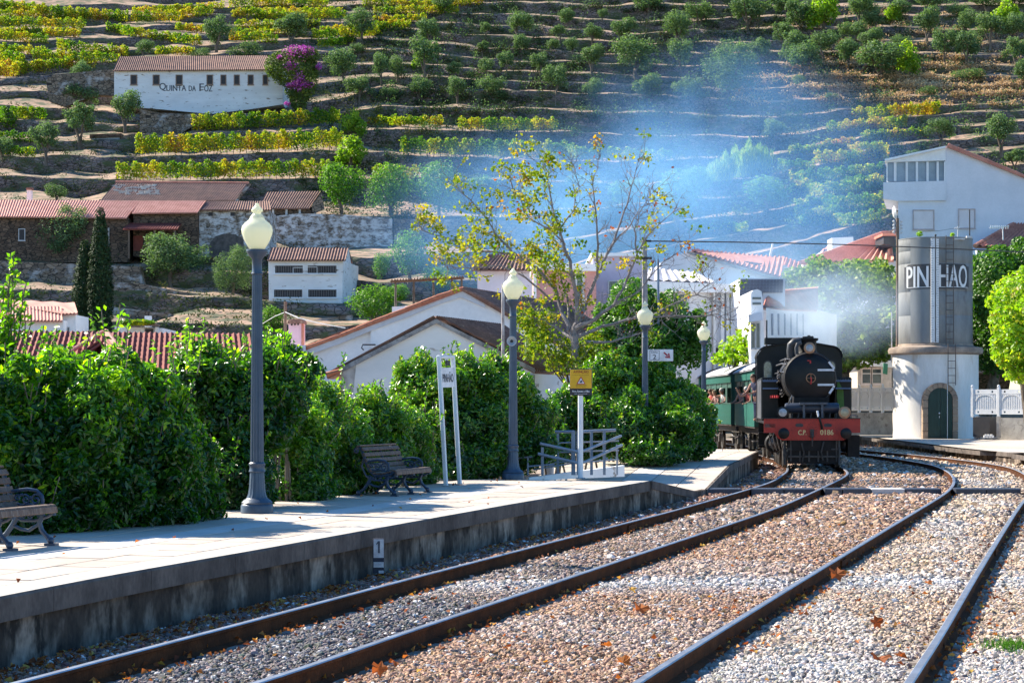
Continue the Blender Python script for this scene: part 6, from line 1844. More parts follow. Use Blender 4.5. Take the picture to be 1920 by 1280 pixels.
# ------------------------------------------------------------------ lamps
m_lamp = M('blue_grey_paint', (.045, .075, .12), (.035, .06, .10), scale=5, rough=.42, spec=.5, fine=.08)
def make_globe_mat():
    m, nt, n, l, b = _base('frosted_globe')
    b.inputs['Base Color'].default_value = (.86, .86, .70, 1); b.inputs['Roughness'].default_value = .25
    tr = n.new('ShaderNodeBsdfTranslucent'); tr.inputs[0].default_value = (.95, .94, .74, 1)
    mx = n.new('ShaderNodeMixShader'); mx.inputs[0].default_value = .45
    l.new(b.outputs[0], mx.inputs[1]); l.new(tr.outputs[0], mx.inputs[2]); l.new(mx.outputs[0], n['Material Output'].inputs[0])
    return m
m_globe = make_globe_mat()
def make_lamp():
    o = empty('street_lamp', '', 'street lamp', (0, 0, 0), 0, 'blue-grey globe lamps along the left platform')
    MB().lathe([(.235, 0), (.235, .10), (.225, .12), (.215, .13), (.225, .15), (.19, .19), (.165, .20), (.155, .215)], 28).build('base', m_lamp, o, smooth=True)
    MB().lathe([(.155, .21), (.13, .27), (.115, .38), (.105, .56), (.10, .585)], 32, flute=.06).build('lower_shaft', m_lamp, o, smooth=True)
    MB().lathe([(.115, .585), (.12, .60), (.108, .63), (.108, .67), (.12, .69), (.12, .71), (.10, .73)], 28).build('collar', m_lamp, o, smooth=True)
    MB().lathe([(.098, .73), (.090, 1.6), (.080, 2.6), (.070, 3.42)], 32, flute=.09).build('shaft', m_lamp, o, smooth=False)
    MB().lathe([(.072, 3.42), (.085, 3.44), (.072, 3.47), (.072, 3.64), (.085, 3.66), (.15, 3.74), (.155, 3.77), (.15, 3.785), (.10, 3.79)], 28).build('capital', m_lamp, o, smooth=True)
    g_ = MB().lathe([(.10, 3.785), (.135, 3.83), (.185, 3.92), (.218, 4.01), (.226, 4.07), (.215, 4.12), (.175, 4.17), (.12, 4.21), (.105, 4.235), (.105, 4.25)], 32).build('globe', m_globe, o, smooth='all')
    MB().lathe([(.105, 4.245), (.09, 4.27), (.06, 4.295), (.055, 4.315), (.082, 4.335), (.085, 4.355), (.062, 4.385), (.035, 4.41), (.028, 4.43), (.03, 4.44), (.012, 4.452)], 24).build('finial', m_globe, o, smooth='all')
    return o
lamp0 = make_lamp()
for i, (x, y, lab) in enumerate(((482, 961, 'nearest and tallest-looking globe lamp, standing by the big left shrub'), (962, 898, 'second globe lamp, with a small round loudspeaker on its shaft'),
                                 (1209.5, 866, 'third globe lamp, carrying the white Linha 2 sign'), (1319.5, 846.5, 'farthest globe lamp, standing in front of the green carriages'))):
    o = lamp0 if i == 0 else copy_tree(lamp0)
    o.location = G(x, y, HP if i < 3 else .43); o['label'] = lab; o.rotation_euler = (0, 0, i * .4)
s2 = 99.3; L2 = G(962, 898, HP)
sp_ = empty('loudspeaker', 'small round grey loudspeaker on the second lamp shaft', 'loudspeaker', (L2.x - .03, L2.y - .12, ZZ(640, L2.y)))
mb = MB(); mb.lathe([(.03, 0), (.05, .03), (.095, .09), (.105, .13), (.09, .13), (.04, .08), (.01, .06)], 24, R=Matrix.Rotation(math.radians(90), 3, 'X'), c=(0, .04, 0)); mb.build('horn', M('speaker_grey', (.42, .45, .48), rough=.5), sp_, smooth=True)
MB().ball((0, -.02, 0), .035, 10).build('driver', m_dark, sp_, smooth=True)
MB().cyl((0, .05, 0), (.03, .12, 0), .02).build('bracket', m_dark, sp_)
L3 = G(1209.5, 866, HP)
m_signwhite = M('sign_white', (.72, .74, .78), rough=.5)
sg = empty('direction_sign', 'white Linha 2 sign with red arrow fixed to the third lamp', 'sign', (XX(1214, L3.y), L3.y - .05, ZZ(677, L3.y)))
sw = (1262 - 1214) * L3.y / F; sh = (677 - 655) * L3.y / F
MB().bbox((0, 0, 0), (sw, .03, sh)).build('panel', m_signwhite, sg, bevel=.006)
mb = MB(); fx0, fx1 = sw * .08, sw * .46
for (a, b_, c, d) in ((fx0, fx1, .03, .042), (fx0, fx1, sh - .035, sh - .023), (fx0, fx0 + .012, .03, sh - .03), (fx1 - .012, fx1, .03, sh - .03)): mb.bbox((a, -.003, c), (b_, .001, d))
mb.build('number_frame', m_ink, sg)
letters('Linha', .055, .17, ((fx0 + fx1) / 2, -.004, sh - .105), m_ink, sg, off=0)
letters('2', .13, .09, ((fx0 + fx1) / 2, -.004, .055), m_ink, sg, off=0, bold=.004)
m_red = M('signal_red', (.42, .05, .07), rough=.6)
mb = MB(); c = Vector((sw * .76, -.003, sh * .5)); 
def rp_(x, z): 
    a = math.radians(-42); return c + Vector((x * math.cos(a) - z * math.sin(a), 0, x * math.sin(a) + z * math.cos(a)))
mb.add([rp_(*p) for p in ((-.12, -.022), (.02, -.022), (.02, .022), (-.12, .022))], [(0, 1, 2, 3)]); mb.add([rp_(*p) for p in ((.12, 0), (.01, .085), (-.02, .06), (.045, 0), (-.02, -.06), (.01, -.085))], [(0, 1, 2, 3), (0, 3, 4, 5)])
mb.build('arrow', m_red, sg)

sl_ = empty('slim_pole', 'slim whitish pole just left of the second lamp', 'pole', tuple(P(943, 720, 56)))
W(sl_).cyl(P(943, 800, 56), P(943, 532, 56), .045, .04, 8).build('shaft', M('flaking_white_metal', (.62, .60, .60), (.25, .2, .18), scale=9, rough=.8, stretch=(1, 1, .3)), sl_, smooth=True)
# ------------------------------------------------------------------ signs
m_post = M('white_post_paint', (.70, .74, .78), (.62, .65, .68), scale=4, rough=.5, fine=.05)
ps_ = empty('station_name_sign', 'leaning white two-post station name sign reading PINHAO', 'sign', tuple(G(836, 911, HP)))
w_ = .60; h_ = 2.52; dirx = Vector((.42, .907, 0)).normalized()
ps_.rotation_euler = (Matrix.Rotation(math.radians(-3.1), 3, 'Y') @ Matrix.Rotation(math.atan2(dirx.y, dirx.x), 3, 'Z')).to_euler()
MB().bbox((-.03, -.04, 0), (.03, .04, h_)).build('post', m_post, ps_, bevel=.01)
MB().bbox((w_ - .03, -.04, 0), (w_ + .03, .04, h_)).build('post', m_post, ps_, bevel=.01)
MB().bbox((.03, -.04, h_ - .06), (w_ - .03, .04, h_)).build('top_bar', m_post, ps_, bevel=.01)
MB().bbox((.03, -.02, h_ - .62), (w_ - .03, .02, h_ - .24)).build('name_panel', m_signwhite, ps_)
letters('PINHÃO', .20, .46, (w_ / 2, -.024, h_ - .52), m_ink, ps_, off=0, bold=.004)
mb = MB(); mb.bbox((w_ * .5, -.02, h_ - .20), (w_ * .72, .02, h_ - .10)); mb.build('clock_box', m_dark, ps_)
mb = MB(); mb.bbox((-.06, -.07, 0), (.06, .07, .012)); mb.bbox((w_ - .06, -.07, 0), (w_ + .06, .07, .012)); mb.build('foot_plate', m_galv, ps_)
YD = G(1088.5, 897, HP).y
ys_ = empty('warning_sign', 'yellow ATENCAO train warning sign on a white pole', 'sign', tuple(G(1088.5, 897, HP)))
mb = MB(); mb.cyl((0, 0, 0), (0, 0, ZZ(692, YD) - HP), .055, .055, 16); mb.build('pole', m_post, ys_, smooth=True)
MB().box((0, 0, .01), (.2, .2, .02)).build('foot_plate', m_galv, ys_)
def yz(y): return ZZ(y, YD) - HP
xw0 = XX(1068, YD) - root_loc(ys_).x; xw1 = XX(1110, YD) - root_loc(ys_).x; xc = (xw0 + xw1) / 2
MB().bbox((xw0, -.09, yz(741)), (xw1, -.06, yz(691))).build('black_board', M('sign_black', (.018, .02, .03), rough=.4), ys_, bevel=.01)
MB().bbox((xw0 + .012, -.098, yz(728)), (xw1 - .012, -.085, yz(692.5))).build('yellow_panel', M('sign_yellow', (.72, .42, .015), rough=.5), ys_, bevel=.008)
m_or = M('sign_rust_red', (.34, .09, .015), rough=.6); m_br = M('sign_brown', (.16, .09, .02), rough=.6)
def lt(s, x0, x1, yt, yb, m_, bold=.0): letters(s, yz(yt) - yz(yb), (x1 - x0) * YD / F, (xc + ((x0 + x1) / 2 - 1089) * YD / F, -.103, yz(yb)), m_, ys_, off=0, bold=bold)
lt('ATENÇÃO', 1075, 1103, 693.5, 700.5, m_or, .004); lt('COMBOIOS EM CIRCULAÇÃO', 1073, 1104, 702, 704, m_br); lt('ATTENTION', 1079, 1099, 721, 724, m_br); lt('MOVING TRAINS', 1080, 1098, 725.3, 727, m_br)
lt('Pare, Escute e Olhe', 1073, 1105, 731.5, 735.5, m_signwhite, .0015); lt('Stop, Look and Listen', 1077, 1101, 737, 739.4, m_signwhite)
def tri(hw, zb, zt, off_, m_, nm):
    MB().prism([(xc - hw, off_, zb), (xc + hw, off_, zb), (xc, off_, zt)], (0, .004, 0)).build(nm, m_, ys_)
tri(.095, yz(720), yz(705.5), -.104, m_red, 'triangle_border'); tri(.068, yz(718.7), yz(708.7), -.108, m_signwhite, 'triangle')
mb = MB(); mb.bbox((xc - .028, -.114, yz(717.7)), (xc + .03, -.109, yz(714.8))); mb.bbox((xc - .008, -.114, yz(714.8)), (xc + .026, -.109, yz(713))); mb.bbox((xc - .022, -.114, yz(714.8)), (xc - .014, -.109, yz(713.6))); mb.build('train_symbol', m_ink, ys_)

# ------------------------------------------------------------------ benches
m_iron = M('blue_black_iron', (.028, .055, .105), (.022, .042, .08), scale=6, rough=.42, spec=.5, fine=.1)
m_ironworn = m_iron
m_bwood = M('bench_timber', (.19, .125, .09), (.11, .075, .06), scale=3, rough=.7, stretch=(10, 1, 10), bump=.5, bscale=14, c3=(.33, .27, .23), s3=5, f3=(.55, .7), rnd=.3)
def spiral(c, r0, r1, a0, turns, n=16):
    return [(c[0] + (r0 + (r1 - r0) * i / n) * math.cos(a0 + turns * 2 * PI * i / n), c[1] + (r0 + (r1 - r0) * i / n) * math.sin(a0 + turns * 2 * PI * i / n)) for i in range(n + 1)]
def make_bench():
    """local x: along the bench, -y... front is +y; length 1.8"""
    o = empty('park_bench', '', 'bench', (0, 0, 0), 0, 'slatted benches with cast-iron scroll ends on the platform')
    # side profile in (y front, z up)
    back = [(-.40, .80), (-.335, .83), (-.28, .79), (-.24, .68), (-.20, .56), (-.14, .43), (-.05, .36), (.10, .35), (.25, .38), (.32, .42), (.345, .40), (.35, .33)]
    def frame(x, arm=True):
        mb = MB()
        def T(pp, r, n=7): mb.tube([(x, y, z) for y, z in pp], r, n)
        T(back, .026)
        T(spiral((-.375, .775), .045, .01, PI * .6, 1.2), .018)
        T([(-.24, .66), (-.28, .5), (-.20, .34), (-.05, .27), (.12, .27), (.28, .32), (.34, .36)], .018)
        # legs
        T([(-.10, .33), (-.16, .22), (-.24, .12), (-.31, .07), (-.33, .05)], [.030, .030, .028, .026, .03])
        T([(.22, .34), (.17, .25), (.20, .16), (.27, .09), (.30, .05)], [.028, .03, .028, .026, .03])
        T([(-.17, .22), (-.05, .17), (.04, .16), (.17, .24)], .02)
        for yy in (-.34, .31):
            mb.ball((x, yy, .055), .042, 10); mb.box((x, yy + .01, .012), (.10, .13, .024))
        for c_, rr in (((-.14, .31), .045), ((-.04, .30), .04), ((.06, .31), .04), ((.17, .33), .035)):
            T(spiral(c_, rr, .008, .3, 1.3, 12), .011, 5)
        if arm:
            T([(-.205, .58), (-.10, .60), (.02, .615), (.14, .60), (.205, .545), (.215, .48), (.19, .42)], .020)
            T(spiral((.13, .50), .075, .012, -.4, 1.5), .013, 6); T(spiral((.00, .50), .06, .012, 2.5, -1.4), .012, 6); T(spiral((-.10, .52), .04, .01, .5, 1.3), .011, 5)
            T([(-.16, .46), (-.05, .44), (.06, .45), (.18, .42)], .013, 6)
            mb.ball((x, .07, .52), .022, 8); mb.ball((x, -.05, .555), .018, 8)
        return mb.build('end_frame', m_iron, o, smooth=True)
    frame(-.86); frame(.86); frame(0, False)
    def slat(y, z, ang, w=.072, t=.026, L=1.8):
        mb = MB(); mb.box((0, 0, 0), (L, w, t)); s = mb.build('slat', m_bwood, o, bevel=.006); s.location = (0, y, z); s.rotation_euler = (ang, 0, 0)
    for y, z, a in ((-.33, .855, .2), (-.255, .80, -.95), (-.222, .705, -1.2), (-.188, .61, -1.2), (-.155, .52, -1.15), (-.11, .445, -.95)): slat(y, z, a)
    for y, z, a in ((-.03, .392, -.15), (.055, .385, .0), (.14, .392, .10), (.225, .412, .2), (.315, .440, -.1), (.362, .395, -1.35)): slat(y, z, a)
    return o
b0 = make_bench()
ang = math.atan2(.955, .29)
def place_bench(o, near_front, lab):
    # front edge of the near end sits at near_front; bench runs away from the camera
    d = Vector((math.cos(ang), math.sin(ang), 0)); fr = Vector((d.y, -d.x, 0))
    o.location = Vector(near_front) + d * .86 - fr * .31
    o.rotation_euler = (0, 0, ang + PI)      # local +y must point to fr
    o['label'] = lab
place_bench(b0, G(739, 930, HP), 'slatted bench with iron scroll arms in the middle, beside the leaning name sign')
b1 = copy_tree(b0)
place_bench(b1, G(95, 1022, HP) - Vector((math.cos(ang), math.sin(ang), 0)) * 1.72, 'slatted bench cut off by the left edge of the picture')

# ------------------------------------------------------------------ shrubs along the platform
m_laurel = Mleaf('laurel_leaf', [(0, (0.014, 0.045, 0.008)), (0.45, (0.032, 0.10, 0.010)), (0.78, (0.12, 0.25, 0.014)), (1, (0.34, 0.44, 0.02))], rough=.30, trans=.42, spec=.55, tcol=(2.4, 3.0, .5))
m_orange = Mleaf('orange_tree_leaf', [(0, (0.016, 0.05, 0.008)), (0.45, (0.05, 0.14, 0.014)), (0.8, (0.13, 0.26, 0.018)), (1, (0.36, 0.38, 0.03))], rough=.30, trans=.30, spec=.55, tcol=(2.4, 3.0, .5))
m_inner = M('core_shade', (.010, .022, .008), (.018, .04, .012), scale=12, rough=.9, bump=1.0, bscale=30)  # near-black colour stands in for the shade inside the shrubs
def auto_sprigs(lumps, sprigs, seed):
    r = random.Random(seed)
    for (cx, cy_, cz, rx, ry_, rz) in lumps:
        for k in range(9):
            a = r.uniform(0, 2 * PI); e = r.uniform(.1, 1.35)
            d = Vector((math.cos(a) * math.cos(e), -abs(math.sin(a)) * math.cos(e) * .8, math.sin(e)))
            p = Vector((cx + d.x * rx * .92, cy_ + d.y * ry_ * .92, cz + d.z * rz * .92)); L = r.uniform(.12, .38)
            dd = (d + Vector((r.gauss(0, .3), r.gauss(0, .2), .9))).normalized()
            pts = [p + dd * L * t / 4 + Vector((0, 0, .02 * t)) for t in range(5)]
            if pts[0].z < HP + .3: continue
            sprigs.append([((q_.x * F / q_.y) + 960, HZ - (q_.z - CH) * F / q_.y, q_.y) for q_ in pts])
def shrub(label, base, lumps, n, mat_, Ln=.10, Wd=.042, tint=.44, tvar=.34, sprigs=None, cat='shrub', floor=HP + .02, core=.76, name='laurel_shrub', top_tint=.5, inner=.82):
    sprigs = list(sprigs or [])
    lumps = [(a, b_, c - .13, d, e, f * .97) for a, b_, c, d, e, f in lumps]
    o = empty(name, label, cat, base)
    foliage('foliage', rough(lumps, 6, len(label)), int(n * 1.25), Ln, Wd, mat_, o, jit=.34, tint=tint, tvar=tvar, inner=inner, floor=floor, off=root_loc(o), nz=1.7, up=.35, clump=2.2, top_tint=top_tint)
    auto_sprigs(lumps, sprigs, len(label))
    r = root_loc(o)
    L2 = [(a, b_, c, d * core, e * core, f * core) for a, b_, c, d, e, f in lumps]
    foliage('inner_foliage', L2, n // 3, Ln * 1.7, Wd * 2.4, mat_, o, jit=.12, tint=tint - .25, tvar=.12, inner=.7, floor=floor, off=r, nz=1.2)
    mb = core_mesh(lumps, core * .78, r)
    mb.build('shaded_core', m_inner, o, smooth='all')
    st = MB(r); rr = random.Random(len(label))
    for l in lumps:
        for k in range(2):
            b_ = Vector((l[0] + rr.uniform(-.3, .3), l[1] + rr.uniform(-.2, .3), HP - .3)); st.tube([b_, b_.lerp(Vector(l[:3]), .6) + Vector((rr.uniform(-.1, .1), 0, 0)), Vector(l[:3])], [.03, .022, .01], 6)
    st.build('stems', m_trunk, o)['kind'] = 'stuff'
    if sprigs:
        ps = []; ns = []; tw = MB(r); ts = []
        for pts in sprigs:
            P3 = [P(*q_) for q_ in pts]
            tw.tube(P3, [.014] + [.008] * (len(P3) - 1), 5)
            for a, b_ in zip(P3[:-1], P3[1:]):
                m = max(3, int((b_ - a).length / .03)); d = (b_ - a).normalized()
                for j in range(m):
                    c = a.lerp(b_, j / m); rad = Vector((random.gauss(0, 1), random.gauss(0, 1), random.gauss(0, .4))).normalized()
                    ps.append(c + rad * random.uniform(.02, .075) + Vector((0, 0, .02))); ns.append(Vector((random.gauss(0, .8), random.gauss(0, .8), .7))); ts.append(.75 + random.gauss(0, .15))
        leaf_obj('young_leaves', np.array(ps) - np.array(r), np.array(ns), Ln * RNG.uniform(.7, 1.2, len(ps)), Wd * 1.1, np.array(ts), mat_, o, bias=(0, 0, .8))
        tw.build('twigs', m_trunk, o)['kind'] = 'stuff'
    return o
def spr(x, y, D, h, lean=0, n=4): return [(x + lean * i / n + random.uniform(-2, 2), y - h * i / n, D) for i in range(n + 1)]
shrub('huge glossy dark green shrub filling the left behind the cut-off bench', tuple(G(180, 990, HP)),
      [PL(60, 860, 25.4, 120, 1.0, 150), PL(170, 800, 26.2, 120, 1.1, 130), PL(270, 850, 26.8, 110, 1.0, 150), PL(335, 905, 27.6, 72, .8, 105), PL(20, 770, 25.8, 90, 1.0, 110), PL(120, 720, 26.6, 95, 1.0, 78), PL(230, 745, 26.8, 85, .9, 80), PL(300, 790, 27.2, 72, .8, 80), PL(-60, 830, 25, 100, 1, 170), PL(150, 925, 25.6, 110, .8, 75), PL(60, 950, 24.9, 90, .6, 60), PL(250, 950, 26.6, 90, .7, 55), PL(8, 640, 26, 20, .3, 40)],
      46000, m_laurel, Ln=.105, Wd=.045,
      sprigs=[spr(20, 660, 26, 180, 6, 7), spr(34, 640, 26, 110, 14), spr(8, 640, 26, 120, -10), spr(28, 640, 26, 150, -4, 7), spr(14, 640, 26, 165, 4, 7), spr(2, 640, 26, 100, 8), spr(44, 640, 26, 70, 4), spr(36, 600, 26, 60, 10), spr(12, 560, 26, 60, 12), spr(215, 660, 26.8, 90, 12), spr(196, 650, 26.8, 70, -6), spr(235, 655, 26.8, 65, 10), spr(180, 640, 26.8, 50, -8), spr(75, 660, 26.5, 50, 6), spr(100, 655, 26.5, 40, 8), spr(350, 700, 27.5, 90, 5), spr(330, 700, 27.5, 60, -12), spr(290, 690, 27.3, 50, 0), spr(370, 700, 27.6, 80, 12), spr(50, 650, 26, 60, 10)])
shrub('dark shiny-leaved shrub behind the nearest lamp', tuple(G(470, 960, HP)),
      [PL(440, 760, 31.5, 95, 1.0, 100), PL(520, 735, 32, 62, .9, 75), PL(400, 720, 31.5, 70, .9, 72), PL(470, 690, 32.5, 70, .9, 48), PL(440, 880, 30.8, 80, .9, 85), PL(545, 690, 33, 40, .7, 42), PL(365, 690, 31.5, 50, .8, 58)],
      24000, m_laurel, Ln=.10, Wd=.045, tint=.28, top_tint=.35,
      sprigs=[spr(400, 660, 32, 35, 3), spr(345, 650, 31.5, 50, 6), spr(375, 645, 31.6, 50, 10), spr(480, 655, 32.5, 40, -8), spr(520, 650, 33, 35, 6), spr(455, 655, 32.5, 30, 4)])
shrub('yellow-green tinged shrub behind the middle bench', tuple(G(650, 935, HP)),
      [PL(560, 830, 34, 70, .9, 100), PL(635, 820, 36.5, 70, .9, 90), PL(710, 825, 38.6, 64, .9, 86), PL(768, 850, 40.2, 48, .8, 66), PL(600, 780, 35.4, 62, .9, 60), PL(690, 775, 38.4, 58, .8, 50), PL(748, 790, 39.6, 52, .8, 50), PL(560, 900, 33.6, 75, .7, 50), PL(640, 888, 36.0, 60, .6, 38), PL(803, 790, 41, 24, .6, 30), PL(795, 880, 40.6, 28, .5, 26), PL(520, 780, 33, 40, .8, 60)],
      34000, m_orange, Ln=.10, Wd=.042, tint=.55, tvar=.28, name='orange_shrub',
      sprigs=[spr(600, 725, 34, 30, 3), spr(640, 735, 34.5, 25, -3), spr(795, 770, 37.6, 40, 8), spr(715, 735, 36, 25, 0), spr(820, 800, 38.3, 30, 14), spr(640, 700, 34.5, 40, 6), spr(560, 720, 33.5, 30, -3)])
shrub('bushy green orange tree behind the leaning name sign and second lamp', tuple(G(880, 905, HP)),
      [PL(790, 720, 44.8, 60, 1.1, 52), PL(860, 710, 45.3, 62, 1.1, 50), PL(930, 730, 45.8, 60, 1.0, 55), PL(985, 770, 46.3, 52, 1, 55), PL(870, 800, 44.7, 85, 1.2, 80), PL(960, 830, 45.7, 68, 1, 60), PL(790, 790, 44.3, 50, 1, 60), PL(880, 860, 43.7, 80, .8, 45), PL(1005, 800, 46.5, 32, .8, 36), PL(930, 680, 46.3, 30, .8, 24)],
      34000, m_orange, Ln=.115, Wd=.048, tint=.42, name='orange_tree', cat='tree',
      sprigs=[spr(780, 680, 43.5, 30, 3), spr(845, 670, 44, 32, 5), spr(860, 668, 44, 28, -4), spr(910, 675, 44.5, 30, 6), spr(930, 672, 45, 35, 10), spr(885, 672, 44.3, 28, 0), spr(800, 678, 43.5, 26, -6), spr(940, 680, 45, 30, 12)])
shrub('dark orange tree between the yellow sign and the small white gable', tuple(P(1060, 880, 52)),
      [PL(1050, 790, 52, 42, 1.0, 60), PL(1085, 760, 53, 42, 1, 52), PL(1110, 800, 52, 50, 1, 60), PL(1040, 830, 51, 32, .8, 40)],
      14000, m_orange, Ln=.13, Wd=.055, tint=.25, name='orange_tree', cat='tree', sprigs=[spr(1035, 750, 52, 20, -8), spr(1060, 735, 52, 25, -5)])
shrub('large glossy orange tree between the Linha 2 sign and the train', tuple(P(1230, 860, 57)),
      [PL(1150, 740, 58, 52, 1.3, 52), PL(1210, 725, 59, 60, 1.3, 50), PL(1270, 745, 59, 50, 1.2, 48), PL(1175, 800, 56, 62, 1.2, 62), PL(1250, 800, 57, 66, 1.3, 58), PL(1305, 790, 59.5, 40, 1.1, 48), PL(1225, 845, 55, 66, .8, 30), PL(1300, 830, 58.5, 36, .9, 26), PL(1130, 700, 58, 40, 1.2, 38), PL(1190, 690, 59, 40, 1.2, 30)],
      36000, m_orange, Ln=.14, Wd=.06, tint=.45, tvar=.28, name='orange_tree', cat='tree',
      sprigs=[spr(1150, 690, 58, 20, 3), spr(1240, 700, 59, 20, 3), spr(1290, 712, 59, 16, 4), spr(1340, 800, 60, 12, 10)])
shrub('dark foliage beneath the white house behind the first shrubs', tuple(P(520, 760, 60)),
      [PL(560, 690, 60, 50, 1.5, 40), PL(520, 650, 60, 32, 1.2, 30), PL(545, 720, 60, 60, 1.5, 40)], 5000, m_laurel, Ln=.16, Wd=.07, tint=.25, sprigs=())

# ------------------------------------------------------------------ autumn tree with sparse leaves
DT = 60.0
at_ = empty('autumn_tree', 'tall nearly bare tree with sparse yellow and green leaves in the centre', 'tree', tuple(P(1082, 800, DT)))
m_bark = M('grey_branch_bark', (.30, .27, .27), (.17, .15, .155), scale=5, rough=.9, bump=.5, bscale=20)
m_autumn = Mleaf('autumn_leaf', [(0, (.10, .20, .012)), (.4, (.24, .29, .02)), (.7, (.42, .35, .025)), (.9, (.52, .26, .03)), (1, (.28, .07, .03))], rough=.5, trans=.5, spec=.3, tcol=(1.6, 1.6, .5))
rt = random.Random(77)
limbs = [
 ([(1084, 800, 0), (1083, 720, 0), (1078, 660, 0), (1076, 628, 0)], .15, .11, 0),
 ([(1074, 630, 0), (1056, 590, .3), (1040, 545, .6), (1012, 505, .8), (965, 478, 1), (900, 470, 1.2), (850, 452, 1.3), (792, 432, 1.4)], .075, .012, 1),
 ([(965, 478, 1), (930, 440, 1.0), (905, 400, 1.2), (870, 365, 1), (842, 335, 1)], .035, .008, 1),
 ([(1030, 560, .3), (985, 520, -.3), (940, 498, -.6), (885, 500, -1), (840, 505, -1)], .035, .008, 1),
 ([(1076, 628, 0), (1082, 590, 0), (1078, 540, -.2), (1070, 490, -.3), (1056, 455, -.4), (1040, 405, -.5), (1030, 355, -.5), (1020, 318, -.5)], .085, .010, .75),
 ([(1056, 455, -.4), (1030, 430, -.8), (990, 410, -1), (975, 370, -1.2), (960, 350, -1.2)], .03, .007, .8),
 ([(1050, 430, -.4), (1075, 395, -.2), (1085, 350, 0), (1075, 310, 0)], .028, .006, .3),
 ([(1080, 610, 0), (1098, 570, .5), (1118, 520, .8), (1150, 455, 1.0), (1170, 400, 1.2), (1185, 350, 1.2), (1196, 305, 1.2)], .075, .008, .35),
 ([(1118, 520, .8), (1122, 460, .4), (1118, 400, .2), (1110, 345, 0), (1122, 300, 0)], .045, .007, .35),
 ([(1080, 616, 0), (1115, 600, -.4), (1150, 570, -.6), (1178, 525, -.6), (1195, 470, -.8), (1225, 430, -.8), (1262, 398, -.8)], .075, .008, .35),
 ([(1195, 470, -.8), (1190, 430, -1), (1205, 385, -1), (1225, 360, -1)], .03, .006, .2),
 ([(1080, 632, 0), (1130, 612, .4), (1190, 596, .6), (1250, 592, .6), (1310, 592, .7), (1345, 588, .7), (1365, 600, .7)], .06, .008, .12),
 ([(1220, 594, .6), (1260, 570, .6), (1305, 552, .7), (1330, 530, .8), (1318, 512, .8)], .035, .007, .10),
 ([(1305, 552, .7), (1330, 560, .7), (1348, 575, .8)], .02, .005, .1),
 ([(1100, 640, 0), (1150, 640, -.4), (1200, 625, -.8), (1240, 600, -1)], .05, .01, .4),
 ([(1076, 640, 0), (1050, 620, .6), (1020, 600, .8), (985, 590, 1)], .05, .01, 1),
 ([(1068, 620, 0), (1062, 560, .8), (1052, 520, 1.2), (1045, 480, 1.4)], .045, .008, .8),
 ([(1150, 455, 1), (1185, 420, 1.2), (1200, 390, 1.3), (1240, 370, 1.3)], .03, .006, .25),
 ([(1150, 570, -.6), (1200, 545, -.8), (1235, 500, -.8), (1275, 470, -.8)], .035, .007, .3),
]
bm_ = W(at_); tw_ = W(at_); LP = []; LT = []
def twig(p, d, L, r, depth, leafp):
    n = 4; pts = [p]; dd = d.normalized()
    for i in range(n):
        dd = (dd + Vector((rt.gauss(0, .28), rt.gauss(0, .28), rt.gauss(.06, .22)))).normalized(); pts.append(pts[-1] + dd * L / n)
    tw_.tube(pts, [r, r * .8, r * .6, r * .45, r * .3], 4, caps=False)
    if depth > 0:
        for k in range(3):
            i = rt.randint(1, 4); a = Vector((rt.gauss(0, 1), rt.gauss(0, 1), rt.gauss(.25, .8))).normalized()
            twig(pts[i], (dd + a * 1.1), L * rt.uniform(.45, .75), r * .6, depth - 1, leafp)
    elif rt.random() < leafp:
        c = pts[-1]; k = rt.randint(10, 22); tt = rt.gauss(.38, .22)
        for j in range(k):
            LP.append(c + Vector((rt.gauss(0, .10), rt.gauss(0, .10), rt.gauss(-.04, .09)))); LT.append(tt + rt.gauss(0, .1))
    elif rt.random() < .08:
        LP.append(pts[-1] + Vector((0, 0, -.04))); LT.append(1.0)
for pts, r0, r1, lf in limbs:
    P3 = [P(x, y, DT + dz) for x, y, dz in pts]
    fine = []
    for a, b_ in zip(P3[:-1], P3[1:]):
        for j in range(3): fine.append(a.lerp(b_, j / 3) + Vector((rt.gauss(0, .02), rt.gauss(0, .02), rt.gauss(0, .015))))
    fine.append(P3[-1]); m = len(fine)
    bm_.tube(fine, [r0 + (r1 - r0) * (i / (m - 1)) ** .8 for i in range(m)], 7)
    if r0 < .2:
        for i in range(3, m):
            d = (fine[i] - fine[i - 1]).normalized()
            for k in range(2 if i < m - 1 else 3):
                if rt.random() < .72:
                    a = Vector((rt.gauss(0, 1), rt.gauss(0, .8), rt.gauss(.4, .7))).normalized()
                    twig(fine[i], d * .7 + a, rt.uniform(.4, .8), .014, 1 if rt.random() < .45 else 2, lf * .36 if lf > .4 else lf * .26)
bm_.build('trunk', m_bark, at_, smooth=True)
tw_.build('twigs', m_bark, at_)['kind'] = 'stuff'
LP = np.array(LP); print('autumn leaves', len(LP))
leaf_obj('crown', LP - np.array(root_loc(at_)), RNG.normal(size=LP.shape) + np.array([0, 0, .3]), RNG.uniform(.075, .15, len(LP)), RNG.uniform(.06, .11, len(LP)), np.array(LT), m_autumn, at_, bias=(0, 0, -.6))
# the yellowing undergrowth round its foot
big_tree('yellowing_shrub', 'yellowing leafy shrub round the foot of the autumn tree', P(1080, 800, 61), [PL(1020, 625, 62, 40, 1.5, 38), PL(1060, 670, 61, 45, 1.5, 40), PL(1110, 660, 61, 42, 1.5, 42), PL(1150, 690, 61, 42, 1.5, 32), PL(985, 600, 62, 26, 1.2, 26), PL(1000, 650, 60.5, 32, 1.2, 30)], 5500, .13, .085, m_autumn, .06, tint=.2, tvar=.3, jit=.6, nz=1.4, inner=.4)
